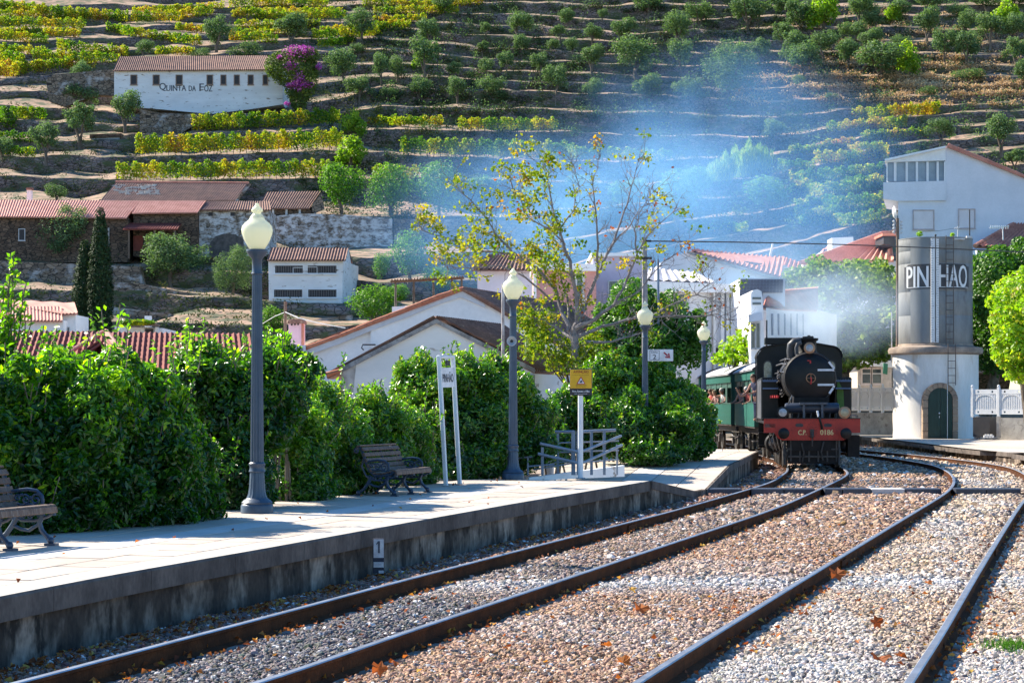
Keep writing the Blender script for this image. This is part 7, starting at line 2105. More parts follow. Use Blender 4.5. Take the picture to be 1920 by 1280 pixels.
# ------------------------------------------------------------------ steam locomotive
m_black = M('loco_black', (.006, .007, .009), (.012, .012, .015), scale=3, rough=.32, spec=.22, fine=.15)
m_blacksoot = M('sooty_black', (.007, .007, .008), (.016, .014, .014), scale=5, rough=.6, spec=.2, fine=.2)
m_steel = M('oily_steel', (.22, .22, .23), (.12, .11, .11), scale=7, rough=.35, metal=.8, fine=.2)
m_grease = M('greasy_iron', (.06, .052, .048), (.03, .027, .026), scale=6, rough=.55, fine=.3)
m_beamred = M('buffer_beam_red', (.42, .035, .022), (.32, .026, .018), scale=3, rough=.5, fine=.12)
m_brass = M('cream_number_paint', (.68, .56, .26), (.6, .48, .22), scale=8, rough=.5)
m_wstripe = M('white_stripe', (.72, .74, .78), rough=.6)
m_lens = M('lamp_lens', (.34, .38, .42), (.24, .27, .3), scale=8, rough=.12, spec=.8)
m_copper = M('copper_ring', (.34, .20, .12), (.22, .14, .1), scale=8, rough=.35, metal=.6)
m_blueish = M('dark_blue_grey', (.022, .032, .055), (.03, .04, .06), scale=4, rough=.42)
LOC = Vector((XX(1522, 65.5), 65.5, 0)); LANG = -math.radians(5.2)
lo_ = empty('steam_locomotive', 'black steam tank locomotive with red buffer beam numbered C.P. 0186', 'locomotive', tuple(LOC), LANG)
SL = F / 65.5
def lz(y): return CH - (y - HZ) / SL
def lx(x): return (x - 1522) / SL
RX = Matrix.Rotation(math.radians(90), 3, 'X')     # lathe axis z -> -y (towards the viewer)
def part(name, mb, mat_, parent=None, smooth=True, bevel=0): return mb.build(name, mat_, parent or lo_, smooth=smooth, bevel=bevel)
# buffer beam with stepped ends
bz0, bz1, be = lz(825), lz(785), lz(811)
poly = [(lx(1433), be), (lx(1452), be), (lx(1459), bz0 + .06), (lx(1468), bz0), (lx(1580), bz0), (lx(1588), bz0 + .05), (lx(1596), be), (lx(1612), be), (lx(1612), bz1), (lx(1433), bz1)]
bb = part('buffer_beam', MB().prism([(x, 0, z) for x, z in poly], (0, .05, 0)), m_beamred, smooth=False)
mb = MB(); mb.bbox((lx(1431), -.02, bz1), (lx(1613), .35, bz1 + .03)); part('footplate', mb, m_black, smooth=False)
mb = MB(); rr_ = random.Random(4)
for i in range(34):
    x = lx(1438) + (lx(1608) - lx(1438)) * i / 33
    mb.ball((x, -.006, bz1 - .04), .013, 6, m=4)
    if 8 < i < 29: mb.ball((x, -.006, bz0 + .035), .013, 6, m=4)
for (cx, hw) in ((lx(1505), .34), (lx(1548), .34), (0, .16)):
    for a in range(14):
        t = 2 * PI * a / 14; mb.ball((cx + hw * math.cos(t), -.006, (bz0 + bz1) / 2 - .02 + .24 * math.sin(t)), .013, 6, m=4)
part('rivets', mb, M('dark_rivet', (.10, .02, .015), rough=.6), bb)
for x in (1499, 1552):
    mb = MB(); cx = lx(x); zc = lz(797)
    pl = [(cx + math.copysign(.07, math.cos(t)) + .055 * math.cos(t), -.008, zc + .055 * math.sin(t)) for t in [2 * PI * k / 16 + .01 for k in range(16)]]
    mb.prism(pl, (0, .006, 0)); part('slot', mb, m_dark, bb, smooth=False)
letters('C.P.', .155, (1512 - 1497) / SL, (lx(1504.5), -.010, lz(815)), m_brass, bb, off=0, bold=.006)
letters('0186', .165, (1562 - 1538) / SL, (lx(1550), -.010, lz(815)), m_brass, bb, off=0, bold=.006)
for x in (1469, 1584):
    mb = MB(); mb.lathe([(.10, -.02), (.085, .05), (.07, .30), (.06, .34), (.175, .36), (.18, .39), (.16, .405), (.03, .41)], 24, (lx(x), 0, lz(812)), R=RX); part('buffer', mb, m_black)
mb = MB(); mb.box((0.01, -.05, lz(812)), (.12, .10, .26)); mb.tube([(.01, -.08, lz(812)), (.01, -.22, lz(812)), (.01, -.24, lz(818)), (.01, -.17, lz(820))], .03, 8); mb.tube([(.01, -.16, lz(815)), (.01, -.20, lz(828)), (.01, -.18, lz(836))], .02, 6)
part('coupling_hook', mb, m_grease)
hz = part('brake_hose', MB().tube([(lx(1541), -.1, lz(804)), (lx(1539), -.16, lz(795)), (lx(1536), -.18, lz(785)), (lx(1533), -.16, lz(776)), (lx(1532), -.12, lz(771))], [.045, .04, .035, .03, .03], 8), m_black)
part('valve_tip', MB().tube([(lx(1534), -.17, lz(781)), (lx(1533), -.17, lz(776)), (lx(1532), -.14, lz(770))], .033, 8), m_wstripe, hz)
# front lamps
for i, x in enumerate((1468, 1583)):
    lp_ = part('headlamp', MB().lathe([(.15, -.12), (.165, .08), (.19, .12), (.195, .15), (.165, .155)], 24, (lx(x), .12, lz(773)), R=RX), m_copper if i else m_black)
    part('lens', MB().lathe([(.16, .13), (.12, .165), (.01, .185)], 24, (lx(x), .12, lz(773)), R=RX), m_lens if i == 0 else M('yellow_lens', (.45, .40, .26), (.3, .27, .18), scale=6, rough=.15), lp_)
    part('bracket', MB().box((lx(x), .15, bz1 + .06), (.08, .1, .15)), m_black, lp_, smooth=False)
mb = MB(); mb.lathe([(.12, -.15), (.15, .06), (.18, .12), (.185, .15), (.155, .155)], 24, (lx(1520), .82, lz(651)), R=RX); lt_ = part('top_headlamp', mb, m_copper)
part('lens', MB().lathe([(.155, .13), (.10, .165), (.01, .185)], 24, (lx(1520), .82, lz(651)), R=RX), m_lens, lt_)
# smokebox and boiler (local y grows backwards)
bc = lz(708); yb = 1.0
mb = MB(); RB = Matrix.Rotation(math.radians(-90), 3, 'X')   # lathe z -> +y
mb.lathe([(.80, 0), (.845, .03), (.86, .08), (.86, 1.7)], 40, (0, yb, bc), R=RB); part('smokebox', mb, m_blacksoot)
dr_ = part('smokebox_door', MB().lathe([(.80, -.01), (.795, .02), (.74, .045), (.60, .075), (.30, .10), (.02, .11)], 40, (0, yb, bc), R=RX), m_black)
part('door_ring', MB().tube([(.815 * math.cos(2 * PI * k / 40), yb - .01, bc + .815 * math.sin(2 * PI * k / 40)) for k in range(41)], .016, 6), m_grease, dr_)
part('hand_wheel', MB().tube([(lx(1523) + .145 * math.cos(2 * PI * k / 20), yb - .2, bc + .145 * math.sin(2 * PI * k / 20)) for k in range(21)], .016, 6)
     .cyl((lx(1523) - .14, yb - .2, bc), (lx(1523) + .14, yb - .2, bc), .012).cyl((lx(1523), yb - .2, bc - .14), (lx(1523), yb - .2, bc + .14), .012).cyl((lx(1523), yb - .24, bc), (lx(1523), yb - .1, bc), .03), m_copper, dr_)
m_redpaint = M('red_lever_paint', (.50, .03, .03), rough=.5)
part('locking_lever', MB().tube([(.01, yb - .24, bc + .03), (.03, yb - .25, bc - .05), (.01, yb - .24, bc - .20)], .022, 6), m_redpaint, dr_)
part('lamp_iron', MB().bbox((lx(1517), yb - .16, lz(675.5)), (lx(1523), yb - .13, lz(674))).bbox((lx(1521), yb - .16, lz(680)), (lx(1523.5), yb - .13, lz(674))), m_redpaint, dr_, smooth=False)
ysf = yb - .12
for y in (692.5, 720.5):
    part('white_stripe', MB().bbox((lx(1536), ysf, lz(y + 2)), (lx(1567), ysf + .02, lz(y - 2))), m_wstripe, dr_, smooth=False)
def strip_(a, b_, w=.035):
    a = Vector((lx(a[0]), ysf + .03, lz(a[1]))); b_ = Vector((lx(b_[0]), ysf + .03, lz(b_[1]))); d = (b_ - a).normalized(); n_ = Vector((-d.z, 0, d.x)) * w
    return MB().prism([a + n_, b_ + n_, b_ - n_, a - n_], (0, .02, 0))
for a, b_ in (((1557, 677), (1565, 687)), ((1566, 686), (1566, 695)), ((1567, 719), (1566, 726)), ((1565, 727), (1558, 737))):
    part('white_stripe', strip_(a, b_), m_wstripe, dr_, smooth=False)
for z in (692.5, 720.5): part('hinge_strap', MB().bbox((.30, ysf + .02, lz(z + 1.4)), (.83, ysf + .10, lz(z - 1.4))), m_black, dr_, smooth=False)
mb = MB(); mb.lathe([(.80, 1.7), (.80, 5.6), (.84, 5.65), (.84, 5.75), (.80, 5.8), (.80, 7.2)], 36, (0, yb, bc), R=RB); part('boiler', mb, m_black)
for yy in (1.7, 2.8, 3.9): part('boiler_band', MB().lathe([(.80, -.03), (.818, -.03), (.818, .03), (.80, .03)], 36, (0, yb + yy, bc), R=RB), m_grease)
# chimney, dome, pipes
ch_ = part('chimney', MB().lathe([(.42, -.10), (.34, .02), (.30, .12), (.29, .30), (.30, .42), (.36, .46), (.36, .52), (.30, .52), (.28, .2)], 30, (lx(1519), yb + .75, bc + .80)), m_blacksoot)
part('spark_arrester', MB().box((lx(1522), yb + .75, lz(629)), (.30, .3, .06)).cyl((lx(1522), yb + .7, lz(631)), (lx(1522), yb + .7, lz(625)), .05).cyl((lx(1510), yb + .7, lz(629)), (lx(1530), yb + .7, lz(628)), .03), m_grease, ch_)
part('dome', MB().lathe([(.36, 0), (.36, .35), (.30, .48), (.15, .55), (.02, .57)], 26, (0, yb + 3.4, bc + .72)), m_black)
part('blast_pipe', MB().tube([(lx(1488), yb + .55, lz(668)), (lx(1487), yb + .55, lz(655)), (lx(1488), yb + .5, lz(644)), (lx(1494), yb + .5, lz(638)), (lx(1505), yb + .55, lz(637))], .14, 14), M('grey_pipe', (.05, .052, .056), (.035, .036, .04), scale=5, rough=.5))
part('side_pipe', MB().tube([(lx(1498), yb + .3, lz(662)), (lx(1497), yb + .3, lz(650)), (lx(1499), yb + .32, lz(643)), (lx(1506), yb + .4, lz(641))], .065, 10), M('grey_pipe', (1, 1, 1)))
for i, dx in enumerate((-.62, -.75, -.80)):
    part('handrail', MB().tube([(dx, yb + .1, bc + (.62, .45, .2)[i]), (dx - .1, yb + 1.5, bc + (.66, .5, .22)[i]), (dx - .16, yb + 4.5, bc + (.66, .5, .22)[i])], (.025, .03, .02)[i], 6), m_steel)
part('handrail', MB().tube([(.70, yb + .1, bc + .5), (.8, yb + 1.5, bc + .5), (.86, yb + 4.5, bc + .5)], .025, 6), m_steel)
mb = MB(); rp2 = random.Random(8)
for k in range(9):
    z = bc + rp2.uniform(-.5, .6); y = yb + rp2.uniform(.2, 2.6); x = -math.sqrt(max(.01, .87 ** 2 - (z - bc) ** 2)) - .03
    mb.tube([(x, y, z), (x - .08, y + .1, z - .1), (x - .1, y + .8, z - .12), (x - .05, y + 1.4, z + .1)], .018, 5); mb.ball((x - .07, y, z), .045, 8)
part('pipework', mb, m_grease)
mb = MB()
for k in range(4):
    mb.cyl((-1.0 - .06 * k, yb + .9 + .3 * k, lz(745)), (-1.0 - .06 * k, yb + .9 + .3 * k, lz(740)), .05)
part('red_valve_wheel', mb, m_redpaint)
# air reservoir and platform in front
part('air_reservoir', MB().lathe([(.02, 0), (.14, .02), (.17, .08), (.17, 1.68), (.14, 1.74), (.02, 1.76)], 22, (lx(1472), .42, lz(765)), R=Matrix.Rotation(math.radians(90), 3, 'Y')), m_blueish)
mb = MB(); mb.bbox((lx(1500), .08, lz(757)), (lx(1552), .30, lz(754))); mb.bbox((lx(1506), .12, bz1), (lx(1510), .2, lz(757))); mb.bbox((lx(1540), .12, bz1), (lx(1544), .2, lz(757))); part('front_step', mb, M('step_steel', (.06, .075, .10), (.04, .05, .07), scale=5, rough=.45), smooth=False)
part('grab_rail', MB().tube([(lx(1479), .15, lz(757)), (lx(1483), .12, lz(748)), (lx(1486), .12, lz(741)), (lx(1488), .14, lz(743)), (lx(1488), .2, lz(755))], .022, 6), m_steel)
part('grab_rail', MB().tube([(lx(1594), .05, bz1), (lx(1594), .05, bz1 + .10), (lx(1602), .05, bz1 + .12), (lx(1606), .05, bz1 + .06), (lx(1606), .05, bz1)], .018, 6), m_steel)
mb = MB()
for k in range(9):
    x = lx(1474) + k * .2; mb.tube([(x, .3, bz1), (x + .03, .35, lz(772)), (x, .6, lz(768))], .022, 6)
part('small_pipes', mb, m_grease)
# saddle under the smokebox
mb = MB(); mb.bbox((-.62, yb - .1, bz1), (.62, yb + 1.5, bc - .62)); part('saddle', mb, m_blacksoot, smooth=False)
# side tanks
m_tankside = M('tank_side_sheen', (.22, .23, .25), (.09, .095, .11), scale=1.4, rough=.35, metal=.5, stretch=(1, 1, .6), fine=.3)
for sx in (-1, 1):
    tk = part('side_tank', MB().bbox((sx * .92, yb + 2.2, 1.50), (sx * 1.50, yb + 7.0, 2.95)), m_black, smooth=False, bevel=.03)
    mb = MB()
    for zz in (1.56, 2.88):
        for k in range(22): mb.ball((sx * 1.505, yb + 2.3 + k * .215, zz), .018, 5, m=4)
    for k in range(7): mb.ball((sx * (.96 + k * .085), yb + 2.19, 2.88), .018, 5, m=4)
    part('rivets', mb, m_steel, tk)
    if sx < 0:
        part('sheen_plate', MB().bbox((-1.512, yb + 2.24, 1.55), (-1.502, yb + 6.9, 2.90)), m_tankside, tk, smooth=False)  # lighter plate paints the silvery reflection onto the left tank side
    part('tank_step', MB().bbox((sx * .95, yb + 2.0, 2.80), (sx * 1.46, yb + 2.2, 2.86)).bbox((sx * .95, yb + 1.9, 2.55), (sx * 1.46, yb + 2.16, 2.60)), M('step_blue', (.10, .17, .30), (.07, .12, .22), scale=4, rough=.4), tk, smooth=False)
    part('running_board', MB().bbox((sx * .85, .3, 1.42), (sx * 1.50, yb + 7.0, 1.50)), m_black, smooth=False)
    # cylinders, valve gear, rods
    cyl_ = part('cylinder', MB().lathe([(.02, 0), (.27, .02), (.30, .06), (.30, .72), (.27, .78), (.02, .80)], 22, (sx * 1.14, yb + .1, .78), R=RB), m_blacksoot)
    part('valve_chest', MB().lathe([(.02, -.06), (.14, -.03), (.17, 0), (.17, .80), (.02, .82)], 18, (sx * 1.12, yb + .1, 1.18), R=RB), m_black, cyl_)
    part('piston_cover', MB().lathe([(.20, -.02), (.12, -.06), (.02, -.09)], 18, (sx * 1.14, yb + .1, .78), R=RB), m_steel, cyl_)
    for k in range(4):
        wy = yb + 2.6 + k * 1.35; wr = .66
        wh = part('driving_wheel', MB().lathe([(wr - .10, -.07), (wr, -.07), (wr, .04), (wr + .03, .05), (wr + .03, .07), (wr - .10, .07), (wr - .10, -.07)], 32, (sx * .84, wy, wr), R=Matrix.Rotation(math.radians(90 if sx < 0 else -90), 3, 'Y')), m_grease)
        mb = MB()
        for s in range(12):
            t = 2 * PI * s / 12; mb.cyl((sx * .84, wy, wr), (sx * .84, wy + (wr - .08) * math.cos(t), wr + (wr - .08) * math.sin(t)), .025, .02, 5)
        mb.cyl((sx * .76, wy, wr), (sx * .95, wy, wr), .10); part('spokes', mb, m_black, wh)
    part('coupling_rod', MB().box((sx * 1.0, yb + 4.6, .50), (.05, 4.2, .11)), m_steel, smooth=False)
    part('connecting_rod', MB().tube([(sx * 1.12, yb + 1.0, .78), (sx * 1.08, yb + 3.9, .50)], .04, 6).tube([(sx * 1.15, yb + 1.0, 1.15), (sx * 1.15, yb + 2.6, 1.0), (sx * 1.1, yb + 3.1, .5)], .03, 6), m_steel)
    lead = part('leading_wheel', MB().lathe([(.30, -.07), (.42, -.07), (.42, .04), (.45, .05), (.45, .07), (.30, .07)], 28, (sx * .84, .55, .42), R=Matrix.Rotation(math.radians(90 if sx < 0 else -90), 3, 'Y')), m_grease)
    part('life_guard', MB().tube([(sx * .86, .1, bz0), (sx * .88, .05, .5), (sx * .86, -.02, .10)], .035, 6), m_grease)
    part('cab_step', MB().bbox((sx * 1.1, yb + 6.6, .55), (sx * 1.46, yb + 7.1, .60)).bbox((sx * 1.1, yb + 6.6, 1.0), (sx * 1.46, yb + 7.1, 1.05)).bbox((sx * 1.1, yb + 7.1, .5), (sx * 1.46, yb + 7.13, 1.45)), m_black, smooth=False)
part('frame', MB().bbox((-.62, .05, .55), (.62, yb + 9.5, 1.45)), m_blacksoot, smooth=False)
mb = MB(); mb.bbox((lx(1478), .12, .14), (lx(1576), .20, bz0)); 
part('guard_plate', mb, m_blacksoot, smooth=False)
mb = MB()
for k in range(6): mb.bbox((lx(1482) + k * .29, .08, .2), (lx(1482) + k * .29 + .05, .13, bz0 - .02))
mb.bbox((lx(1478), .06, .34), (lx(1576), .12, .40)); mb.bbox((lx(1478), .06, .58), (lx(1576), .12, .63)); mb.tube([(-.3, .02, .2), (-.25, -.02, .5), (-.32, .0, .8)], .03, 6); mb.tube([(.35, .02, .25), (.3, -.02, .5), (.38, .0, .85)], .03, 6)
part('guard_bars', mb, m_grease, smooth=False)
part('axle', MB().cyl((-.8, .55, .42), (.8, .55, .42), .09), m_grease)
mb = MB(); mb.bbox((lx(1590), .25, .35), (lx(1612), 1.2, 1.05)); part('side_box', mb, m_blacksoot, smooth=False)
mb = MB(); 
for k in range(5): mb.tube([(-1.25 + .1 * k, .1 + .1 * k, 1.3), (-1.35 + .12 * k, .15, 1.0), (-1.2 + .1 * k, .3, .55)], .022, 5)
mb.bbox((-1.5, .0, 1.30), (-1.15, .3, 1.42)); part('left_side_pipes', mb, m_steel)
# cab
cy0 = yb + 7.0; cw = 1.50
def cabprof(w, zt, r=.42, n=8):
    pts = [(-w, 1.45)]
    for i in range(n + 1):
        a = PI - (PI / 2) * i / n; pts.append((-w + r + r * math.cos(a), zt - .14 - r + r * math.sin(a) + .0))
    for i in range(1, 8):
        t = i / 8; pts.append((-w + r + (2 * w - 2 * r) * t, zt - .14 + .14 * math.sin(PI * t)))
    for i in range(n + 1):
        a = PI / 2 - (PI / 2) * i / n; pts.append((w - r + r * math.cos(a), zt - .14 - r + r * math.sin(a)))
    pts.append((w, 1.45)); return pts
cp = cabprof(cw, 4.25)
mb = MB(); mb.prism([(x, cy0, z) for x, z in cp], (0, .06, 0)); cabf = part('cab_front', mb, m_black, smooth=False)
for sx in (-1, 1):
    cx = sx * 1.13
    pl = [(cx - .17, 2.95)] + [(cx + .17 * math.cos(PI - PI * k / 10) , 3.42 + .22 * math.sin(PI * k / 10)) for k in range(11)] + [(cx + .17, 2.95)]
    w__ = part('cab_window', MB().prism([(x, cy0 - .02, z) for x, z in pl], (0, .03, 0)), m_copper if False else m_grease, smooth=False)
    pl2 = [(cx + (x - cx) * .8, 3.25 + (z - 3.25) * .86) for x, z in pl]
    part('pane', MB().prism([(x, cy0 - .03, z) for x, z in pl2], (0, .02, 0)), M('cab_glass', (.20, .24, .22), (.05, .08, .07), scale=5, rough=.1, spec=.8), w__, smooth=False)
mb = MB(); outer = cabprof(cw + .03, 4.30); inner_ = cabprof(cw - .02, 4.22)
n = len(outer); vs = []
for yy in (cy0 - .15, cy0 + 2.6):
    vs += [(x, yy, z) for x, z in outer if z > 3.2]
m_ = len(vs) // 2
mb.add(vs, [(i, i + 1, m_ + i + 1, m_ + i) for i in range(m_ - 1)])
vs2 = []
for yy in (cy0 - .15, cy0 + 2.6): vs2 += [(x * .985, yy, z - .04) for x, z in outer if z > 3.2]
mb.add(vs2, [(i, i + 1, m_ + i + 1, m_ + i) for i in range(m_ - 1)])
mb.add([vs[i] for i in range(m_)] + [vs2[i] for i in range(m_)], [(i, i + 1, m_ + i + 1, m_ + i) for i in range(m_ - 1)])
part('cab_roof', mb, m_blacksoot)
for sx in (-1, 1):
    part('cab_side', MB().bbox((sx * cw - .02, cy0 + .06, 1.45), (sx * cw + .02, cy0 + 2.2, 2.75)).bbox((sx * cw - .02, cy0 + .06, 2.75), (sx * cw + .02, cy0 + .35, 3.8)).bbox((sx * cw - .02, cy0 + 1.9, 2.75), (sx * cw + .02, cy0 + 2.2, 3.8)), m_black, smooth=False)
    part('cab_handrail', MB().cyl((sx * (cw + .06), cy0 + 1.95, 1.5), (sx * (cw + .06), cy0 + 1.95, 3.0), .02), m_steel)
part('coal_bunker', MB().bbox((-1.45, cy0 + 2.2, 1.4), (1.45, cy0 + 3.6, 3.3)), m_black, smooth=False)
part('roof_box', MB().box((lx(1498) * 1.12, cy0 + .9, 4.34), (1.5, 1.2, .22)), m_black, smooth=False)
part('green_tarp', MB().prism([(1.02, yb + 2.1, 2.9), (1.22, yb + 2.1, 2.5), (1.25, yb + 2.1, 1.9), (1.08, yb + 2.1, 1.7), (1.0, yb + 2.1, 2.3)], (0, .04, 0)), M('green_cloth2', (.10, .20, .05), rough=.8), smooth=False)

# ------------------------------------------------------------------ carriages
m_green = M('faded_green_boards', (.02, .17, .125), (.014, .12, .09), scale=2.0, rough=.6, stretch=(1, 1, .2), fine=.15, c3=(.22, .34, .27), s3=5, f3=(.60, .75))
m_greendk = M('dark_green_boards', (.012, .075, .055), (.010, .055, .042), scale=2, rough=.55, stretch=(1, 1, .3))
m_croof = M('grey_canvas_roof', (.52, .51, .54), (.40, .39, .42), scale=.9, rough=.8, stretch=(1, .3, 1), fine=.1)
m_under = M('brown_underframe', (.06, .045, .04), (.035, .028, .026), scale=5, rough=.8, fine=.3)
def make_carriage(Lc):
    o = empty('railway_carriage', '', 'railway carriage', (0, 0, 0), 0, 'green wooden carriages behind the locomotive')
    w = 1.45
    proto = {}
    np_ = int(Lc / .105)
    for sx in (-1, 1):
        for (z0, z1, nm, m_, dx) in ((1.20, 2.12, 'board', m_green, 0), (3.02, 3.38, 'board', m_green, 0)):
            for k in range(np_):
                if k * .105 < .0: continue
                if (sx < 0 and nm not in proto) or (z1 - z0, 'h') not in proto:
                    mb = MB(); mb.prism([(-.02, -.048, z0), (.008, -.030, z0), (.012, 0, z0), (.008, .030, z0), (-.02, .048, z0)], (0, 0, z1 - z0)); ob = mb.build(nm, m_, o)
                    proto[nm] = 1; proto[(z1 - z0, 'h')] = ob
                else:
                    if sx > 0: break
                    ob = proto[(z1 - z0, 'h')].copy(); link(ob, o)
                ob.location = (sx * w, .05 + k * .105, 0)
                ob.rotation_euler = (0, 0, PI if sx < 0 else 0)
        if sx > 0:
            MB().bbox((w - .02, 0, 1.2), (w + .01, Lc, 2.12)).bbox((w - .02, 0, 3.02), (w + .01, Lc, 3.38)).build('far_side', m_green, o)
        # recessed band with pillars and dark openings
        nwin = int(Lc / 1.6)
        for k in range(nwin + 1):
            y = k * Lc / nwin
            MB().bbox((sx * (w - .05), max(0, y - .28), 2.12), (sx * (w - .09), min(Lc, y + .28), 3.02)).build('window_post', m_greendk, o)
        MB().bbox((sx * (w + .02), 0, 2.09), (sx * (w - .06), Lc, 2.14)).build('waist_rail', m_greendk, o)
        mb = MB(); mb.bbox((sx * (w - .1), 0, 2.80), (sx * (w - .07), Lc, 3.02)); mb.build('louvre_band', m_greendk, o)
    for y in (0, Lc - .05):
        MB().bbox((-w + .01, y, 1.2), (w - .01, y + .05, 3.45)).build('end_wall', m_greendk, o)
    MB().bbox((-w + .02, .05, 1.14), (w - .02, Lc - .05, 1.2)).build('floor', m_under, o)
    MB().bbox((-.04, .05, 1.2), (.0, Lc - .05, 3.3)).build('dark_interior_sheet', m_dark, o)  # lengthwise dark sheet stands in for the shade inside the carriage
    # barrel roof
    mb = MB(); n = 14; vs = []
    for y in (-.22, Lc + .15):
        for i in range(n + 1):
            t = i / n; x = -w - .10 + (2 * w + .2) * t
            vs.append((x, y, 3.40 + .50 * math.sin(PI * t) ** .8))
    fs = [(i, i + 1, n + 1 + i + 1, n + 1 + i) for i in range(n)]; mb.add(vs, fs)
    mb.add([(x, y, z - .05) for x, y, z in vs], [tuple(reversed(f)) for f in fs])
    rf = mb.build('roof', m_croof, o, smooth=True)
    for y in (-.24, Lc + .12):
        mb = MB(); top = []; bot = []
        for i in range(n + 1):
            t = i / n; x = -w - .10 + (2 * w + .2) * t; z = 3.40 + .50 * math.sin(PI * t) ** .8; top.append((x, y, z + .015)); bot.append((x, y, min(z - .08, 3.36 + .42 * math.sin(PI * t))))
        mb.prism(top + bot[::-1], (0, .05, 0)); mb.build('roof_edge', m_dark, rf)
    # underframe
    MB().bbox((-1.2, .1, .90), (-1.1, Lc - .1, 1.14)).bbox((1.1, .1, .90), (1.2, Lc - .1, 1.14)).bbox((-.5, .1, .8), (.5, Lc - .1, 1.14)).build('underframe', m_under, o)
    for yy in (1.6, Lc - 1.6):
        for dy in (-.85, .85):
            for sx in (-1, 1):
                wh = MB().lathe([(.36, -.06), (.45, -.06), (.45, .04), (.48, .06), (.36, .06)], 22, (sx * .84, yy + dy, .45), R=Matrix.Rotation(math.radians(90 if sx < 0 else -90), 3, 'Y')).build('wheel', m_grease, o, smooth=True)
                MB().box((sx * 1.0, yy + dy, .48), (.12, .26, .28)).build('axle_box', m_steel, wh)
        for sx in (-1, 1):
            MB().tube([(sx * 1.02, yy - 1.3, .80), (sx * 1.02, yy - .85, .66), (sx * 1.02, yy, .60), (sx * 1.02, yy + .85, .66), (sx * 1.02, yy + 1.3, .80)], .045, 6).bbox((sx * .98, yy - 1.2, .84), (sx * 1.04, yy + 1.2, .92)).build('spring', m_steel, o)
    MB().bbox((-1.45, .4, .62), (-1.2, 1.2, .66)).bbox((-1.5, Lc - 1.2, .62), (-1.2, Lc - .4, .66)).build('step_board', m_steel, o)
    MB().bbox((-.10, -.55, .95), (.10, .1, 1.15)).build('coupler', m_under, o)
    for sx in (-1, 1): MB().lathe([(.07, 0), (.07, .42), (.17, .44), (.17, .48), (.02, .49)], 16, (sx * .9, .0, 1.06), R=RX).build('buffer', m_grease, o, smooth=True)
    return o
CAR = [((10.67, 77.9), (10.98, 87.6), 'first green carriage, coupled right behind the locomotive'), ((10.95, 88.9), (10.68, 98.6), 'second green carriage, seen between the fourth lamp and the orange tree'),
       ((10.58, 99.9), (9.75, 109.4), 'third carriage, only its pale roof showing over the orange tree')]
car0 = make_carriage(9.6)
cars = []
for i, (a, b_, lab) in enumerate(CAR):
    o = car0 if i == 0 else copy_tree(car0)
    d = Vector((b_[0] - a[0], b_[1] - a[1])); o.location = (a[0], a[1], 0); o.rotation_euler = (0, 0, math.atan2(d.y, d.x) - PI / 2); o['label'] = lab; cars.append(o)

